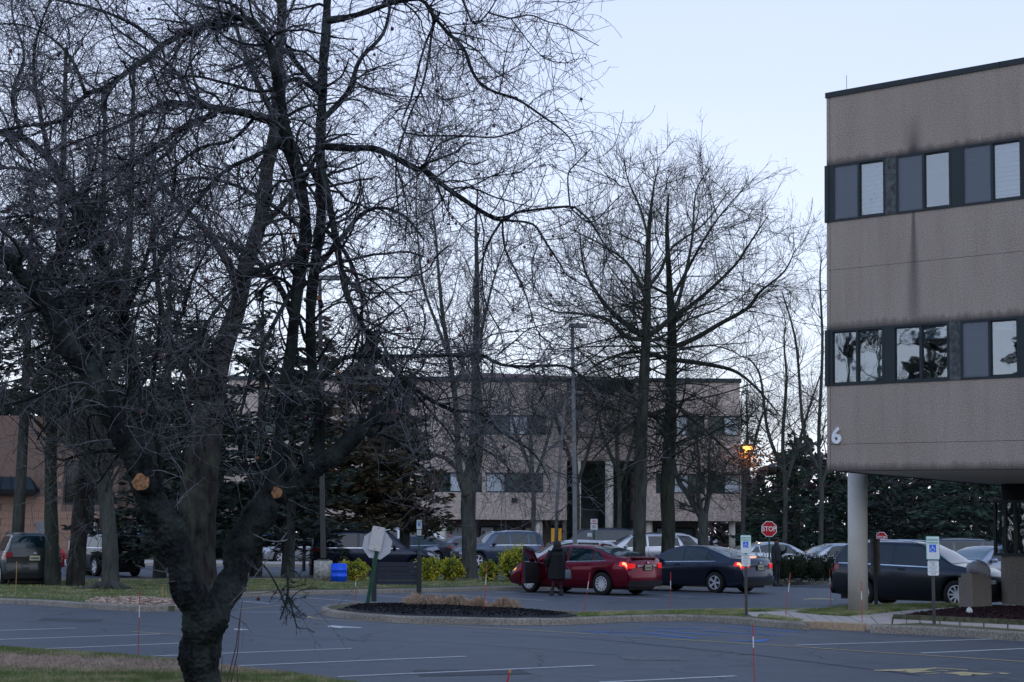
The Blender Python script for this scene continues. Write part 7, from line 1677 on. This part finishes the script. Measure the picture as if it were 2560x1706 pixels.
# a low red hydrant and an outdoor box by the brick wall
g = GX(154, 77); hy = thing('hydrant', 'dark red hydrant in front of the ribbed-block wall, left of the striped trunk', 'hydrant', tuple(g)); b = MB(); b.loft([(0, 0, 0, .16, .16), (0, 0, .5, .13, .13), (0, 0, .55, .19, .19), (0, 0, .68, .17, .17), (0, 0, .82, .04, .04)], 12); b.build('barrel', M['sign_red'], hy, True); b = MB(); b.tube([(-.28, 0, .42), (.28, 0, .42)], .07, 8); b.build('outlet', M['sign_red'], hy)
# white reflective post tops and a bright bollard
g = GX(174, 74); bo = thing('bollard', 'short pale marker post beside the striped trunk', 'bollard', tuple(g)); MB().box(-.06, .06, -.05, .05, 0, AT(174, 1352, 74).z - g.z).build('post', M['white_cap'], bo)

# ---------------- snow stakes
stakes = [((350, 1479), (345, 1651), 'o', 'red and white snow stake on the lawn edge, left of the crabapple'), ((889, 1438), (890, 1521), 'r', 'snow stake just left of the leaning octagonal sign'),
 ((1218, 1408), (1207, 1552), 'r', 'snow stake among the dry grass clumps on the mulch'), ((1475, 1431), (1458, 1546), 'r', 'leaning snow stake in front of the rear wheel of the red sedan'), ((1677, 1431), (1675, 1537), 'r', 'upright snow stake in front of the navy sedan door'),
 ((1976, 1432), (1962, 1560), 'r', 'leaning snow stake on the pavement right of the left reserved sign'), ((2074, 1423), (2078, 1524), 'r', 'snow stake just left of the round column'), ((2153, 1455), (2156, 1572), 'r', 'thin snow stake directly in front of the round column'),
 ((1882, 1561), (1886, 1716), 'r', 'near snow stake rising from the bottom edge below the left reserved sign'), ((1276, 1674), (1262, 1730), 'y', 'orange-topped stake tip at the bottom centre edge'),
 ((407, 1464), (405, 1512), 'y', 'short yellow stake in the leaf litter right of the pale knobbly trunk'), ((42, 1404), (39, 1490), 'y', 'yellow stake behind the bumper of the grey-green SUV'), ((250, 1438), (250, 1480), 'r', 'short red stake left of the pale knobbly trunk'), ((1100 + 260, 1470), (1360, 1470 + 16), 's', '')]
for (t_, b_, kd, lab) in stakes:
    if not lab: continue
    zb_ = .1 if b_[1] < 1640 or True else 0
    g = G(b_[0], b_[1]); tp_ = AT(t_[0], t_[1], g.y); base = Vector((g.x, g.y, .0)); o = thing('snow_stake', lab, 'snow stake', base, 0, 'snow stakes'); d = tp_ - base; rs = .0068 if g.y > 30 else .0062
    ma = M['stake_orange'] if kd == 'y' else M['stake_red']
    def seg(nm, a, c_, m, rr): b = MB(); b.tube([d * a, d * c_], rr, 5); b.build(nm, m, o)
    if kd == 'y': seg('shaft', 0, .86, M['stake_red'] if t_[1] > 1600 else ma, .012 if t_[1] > 1600 else rs); seg('tip', .861, 1, ma, .013 if t_[1] > 1600 else rs)
    else: seg('shaft', 0, .62, ma, rs); seg('reflective_band', .621, .80, M['white_cap'], rs * 1.2); seg('tip', .801, 1, ma, rs * 1.2)

# ================================================================== PEOPLE
def skin_body(name, verts, edges, rads, m, root, levels=2):
    me = bpy.data.meshes.new(name); me.from_pydata(verts, edges, []); me.materials.append(m); o = bpy.data.objects.new(name, me); COL.objects.link(o); o.parent = root
    md = o.modifiers.new('skin', 'SKIN'); sk = me.skin_vertices[0].data
    for i, q in enumerate(rads): sk[i].radius = (q, q) if not isinstance(q, tuple) else q
    sk[0].use_root = True; md.use_smooth_shade = True; sb_ = o.modifiers.new('subsurf', 'SUBSURF'); sb_.levels = levels; sb_.render_levels = levels; return o
def person(label, loc, yaw, pose, h=1.7, coat=None, hat=False, group=None):
    root = thing('person', label, 'person', loc, yaw, group); k = h / 1.7
    v = [(0, 0, .92), (0, 0, 1.12), (0, .0, 1.32), (0, 0, 1.44), (0, -.01, 1.50), (0, -.015, 1.58), (0, -.01, 1.66)]; r_ = [(.14, .11), (.125, .10), (.15, .11), (.09, .08), .05, (.078, .095), (.06, .075)]
    e = [(0, 1), (1, 2), (2, 3), (3, 4), (4, 5), (5, 6)]
    for s in (-1, 1):
        P = pose['legL'] if s < 0 else pose['legR']; i = len(v); v += [(s * .09, 0, .86), P[0], P[1], (P[1][0], P[1][1] - .13, P[1][2] - .045)]; r_ += [.085, .055, .038, (.035, .03)]; e += [(0, i), (i, i + 1), (i + 1, i + 2), (i + 2, i + 3)]
        A = pose['armL'] if s < 0 else pose['armR']; i = len(v); v += [(s * .17, 0, 1.40), A[0], A[1], A[2]]; r_ += [.055, .042, .03, .028]; e += [(2, i), (i, i + 1), (i + 1, i + 2), (i + 2, i + 3)]
        # fingers
        hx, hy_, hz = A[2]; dr = Vector(A[2]) - Vector(A[1]); dr.normalize(); sdv = Vector((1, 0, 0)) if abs(dr.x) < .7 else Vector((0, 1, 0)); j = i + 3
        for q in range(4): i2 = len(v); off = sdv * ((q - 1.5) * .018); a1 = Vector(A[2]) + dr * .05 + off; a2 = a1 + dr * (.035 + .008 * (q in (1, 2))) + Vector((0, -.01, 0)); v += [tuple(a1), tuple(a2)]; r_ += [.009, .007]; e += [(j, i2), (i2, i2 + 1)]
        i2 = len(v); a1 = Vector(A[2]) + sdv * (.035 * -s) + dr * .02; v += [tuple(a1), tuple(a1 + dr * .03)]; r_ += [.010, .008]; e += [(j, i2), (i2, i2 + 1)]
    o = skin_body('body', [tuple(c_ * k for c_ in p) for p in v], e, [tuple(c_ * k for c_ in q) if isinstance(q, tuple) else q * k for q in r_], pose.get('m', M['cloth_dark']), root)
    return root, k
# woman in a long black puffer coat, seen from behind
g = G(1392, 1489); fy = rad(180)
pose = dict(legL=[(-.10, -.02, .48), (-.12, .03, .09)], legR=[(.10, .03, .48), (.13, -.02, .09)], armL=[(-.24, -.05, 1.15), (-.22, -.22, 1.0), (-.20, -.28, .97)], armR=[(.25, .0, 1.13), (.27, -.06, .90), (.27, -.08, .82)], m=M['trousers'])
wm, k = person('woman in a long black quilted coat at the open door of the red sedan', (g.x, g.y - .1, 0), rad(180 + 15), pose, 1.66); wm.scale = (1.08, 1.08, .94)
b = MB(); secs = []; z = .50; i = 0
while z < 1.42:
    t = (z - .5) / .92; rx = .25 - .035 * t; ry = .185 - .01 * t; rid = .012 if i % 2 else -.006
    if t > .86: rx = .22 - (t - .86) * .75; ry = .175 - (t - .86) * .4
    secs.append((0, .0, z, rx + rid, ry + rid)); z += .038; i += 1
secs += [(0, 0, 1.44, .12, .11), (0, .0, 1.47, .085, .085)]
b.loft(secs, 20); b.build('coat', M['coat'], wm, True)
for s in (-1, 1):
    A = pose['armL'] if s < 0 else pose['armR']; b = MB(); pts = [Vector((s * .17, 0, 1.38)), Vector(A[0]), Vector(A[1])]; P_, R_ = resample([tuple(p) for p in pts], [.085, .075, .055], 13); b.tube([Vector(p) for p in P_], [float(q) + (.006 if j % 2 else -.004) for j, q in enumerate(R_)], 10); b.build('sleeve', M['coat'], wm, True)
b = MB(); b.loft([(0, .05, 1.36, .13, .09), (0, .08, 1.42, .17, .12), (0, .07, 1.48, .15, .11), (0, .04, 1.51, .10, .08)], 14); b.build('hood', M['coat'], wm, True)
b = MB(); b.loft([(0, .04, 1.44, .10, .06), (0, .03, 1.50, .115, .09), (0, .01, 1.58, .115, .115), (0, 0, 1.65, .10, .11), (0, 0, 1.70, .05, .06)], 14); b.build('hair', M['hair'], wm, True)
for s, P in ((-1, pose['legL']), (1, pose['legR'])):
    b = MB(); x, y, z = P[1]; b.loft([(x, y - .05, .0, .055, .14), (x, y - .05, .05, .055, .135), (x, y, .10, .05, .07), (x, y, .2, .055, .06)], 12); b.build('shoe', M['plastic'], wm, True)
# bag hanging from her right hand
b = MB(); b.loft([(0, 0, -.34, .11, .05), (0, 0, -.30, .13, .06), (0, 0, -.10, .11, .05), (0, 0, -.06, .07, .03)], 10); b.tube([(-.05, 0, -.08), (-.02, 0, .03), (.02, 0, .03), (.05, 0, -.08)], .008, 5); hb = b.build('handbag', plain('grey_bag', (.10, .12, .14), .5), None, True); hb.location = (g.x + .30, g.y - .12, .82); hb['label'] = 'small grey handbag held by the woman in the long coat'; hb['category'] = 'handbag'
# man in dark clothes and cap by the hedge
g = G(1942, 1466)
pose = dict(legL=[(-.10, -.02, .50), (-.12, .03, .09)], legR=[(.11, -.04, .50), (.14, .0, .09)], armL=[(-.27, .04, 1.14), (-.36, .0, .92), (-.40, -.06, .86)], armR=[(.24, -.10, 1.16), (.16, -.30, 1.26), (.12, -.33, 1.34)], m=M['cloth_dark'])
mn, k = person('man in a black jacket and cap, hand raised to his chin, by the hedge', (g.x, g.y, .0), rad(62), pose, 1.72)
b = MB(); b.loft([(0, 0, .84, .21, .15), (0, 0, .95, .225, .16), (0, .01, 1.2, .225, .165), (0, .01, 1.35, .23, .155), (0, 0, 1.44, .13, .11), (0, 0, 1.49, .08, .08)], 18); b.build('jacket', M['cloth_dark'], mn, True)
for s in (-1, 1):
    A = pose['armL'] if s < 0 else pose['armR']; P_, R_ = resample([(s * .18, 0, 1.39), A[0], A[1]], [.085, .07, .05], 8); b = MB(); b.tube([Vector(p) for p in P_], [float(q) for q in R_], 10); b.build('sleeve', M['cloth_dark'], mn, True)
b = MB(); b.loft([(0, -.01, 1.49, .065, .075), (0, -.02, 1.55, .08, .095), (0, -.02, 1.61, .082, .10)], 14); b.build('face', M['skin'], mn, True)
b = MB(); b.loft([(0, 0, 1.60, .095, .112), (0, 0, 1.66, .10, .115), (0, 0, 1.72, .07, .08), (0, 0, 1.735, .02, .02)], 14); b.box(-.07, .07, -.19, -.08, 1.605, 1.62); b.build('cap', M['hair'], mn, True)
b = MB(); b.loft([(0, -.115, 1.545, .008, .012), (0, -.125, 1.555, .012, .014), (0, -.112, 1.59, .008, .008)], 6); b.build('nose', M['skin'], mn, True)
for s, P in ((-1, pose['legL']), (1, pose['legR'])):
    x, y, z = P[1]; b = MB(); b.loft([(x, y - .05, .0, .05, .14), (x, y - .05, .05, .05, .135), (x, y, .10, .05, .07), (x, y, .2, .055, .06)], 12); b.build('shoe', M['plastic'], mn, True)
# two distant passers-by whose heads show above the cars
for px, Y, lab, m_ in ((1125, 92, 'distant woman with dark hair walking behind the steel grey sedan', plain('pink_top', (.25, .12, .16), .8)), (1207, 92, 'distant person whose head shows above the slate blue SUV', M['cloth_dark'])):
    g = GX(px, Y); pose = dict(legL=[(-.1, -.1, .48), (-.1, .05, .08)], legR=[(.1, .1, .48), (.1, .0, .08)], armL=[(-.24, 0, 1.15), (-.24, -.1, .92), (-.24, -.13, .85)], armR=[(.24, 0, 1.15), (.24, -.1, .92), (.24, -.13, .85)], m=m_)
    p, k = person(lab, (g.x, g.y, g.z), rad(-60), pose, 1.66, group='distant people'); b = MB(); b.loft([(0, .04, 1.42, .08, .05), (0, .03, 1.5, .10, .08), (0, .01, 1.6, .10, .11), (0, 0, 1.68, .05, .06)], 10); b.build('hair', M['hair'], p, True); b = MB(); b.loft([(0, -.03, 1.5, .06, .075), (0, -.035, 1.58, .07, .08), (0, -.03, 1.63, .06, .07)], 10); b.build('face', M['skin'], p, True)
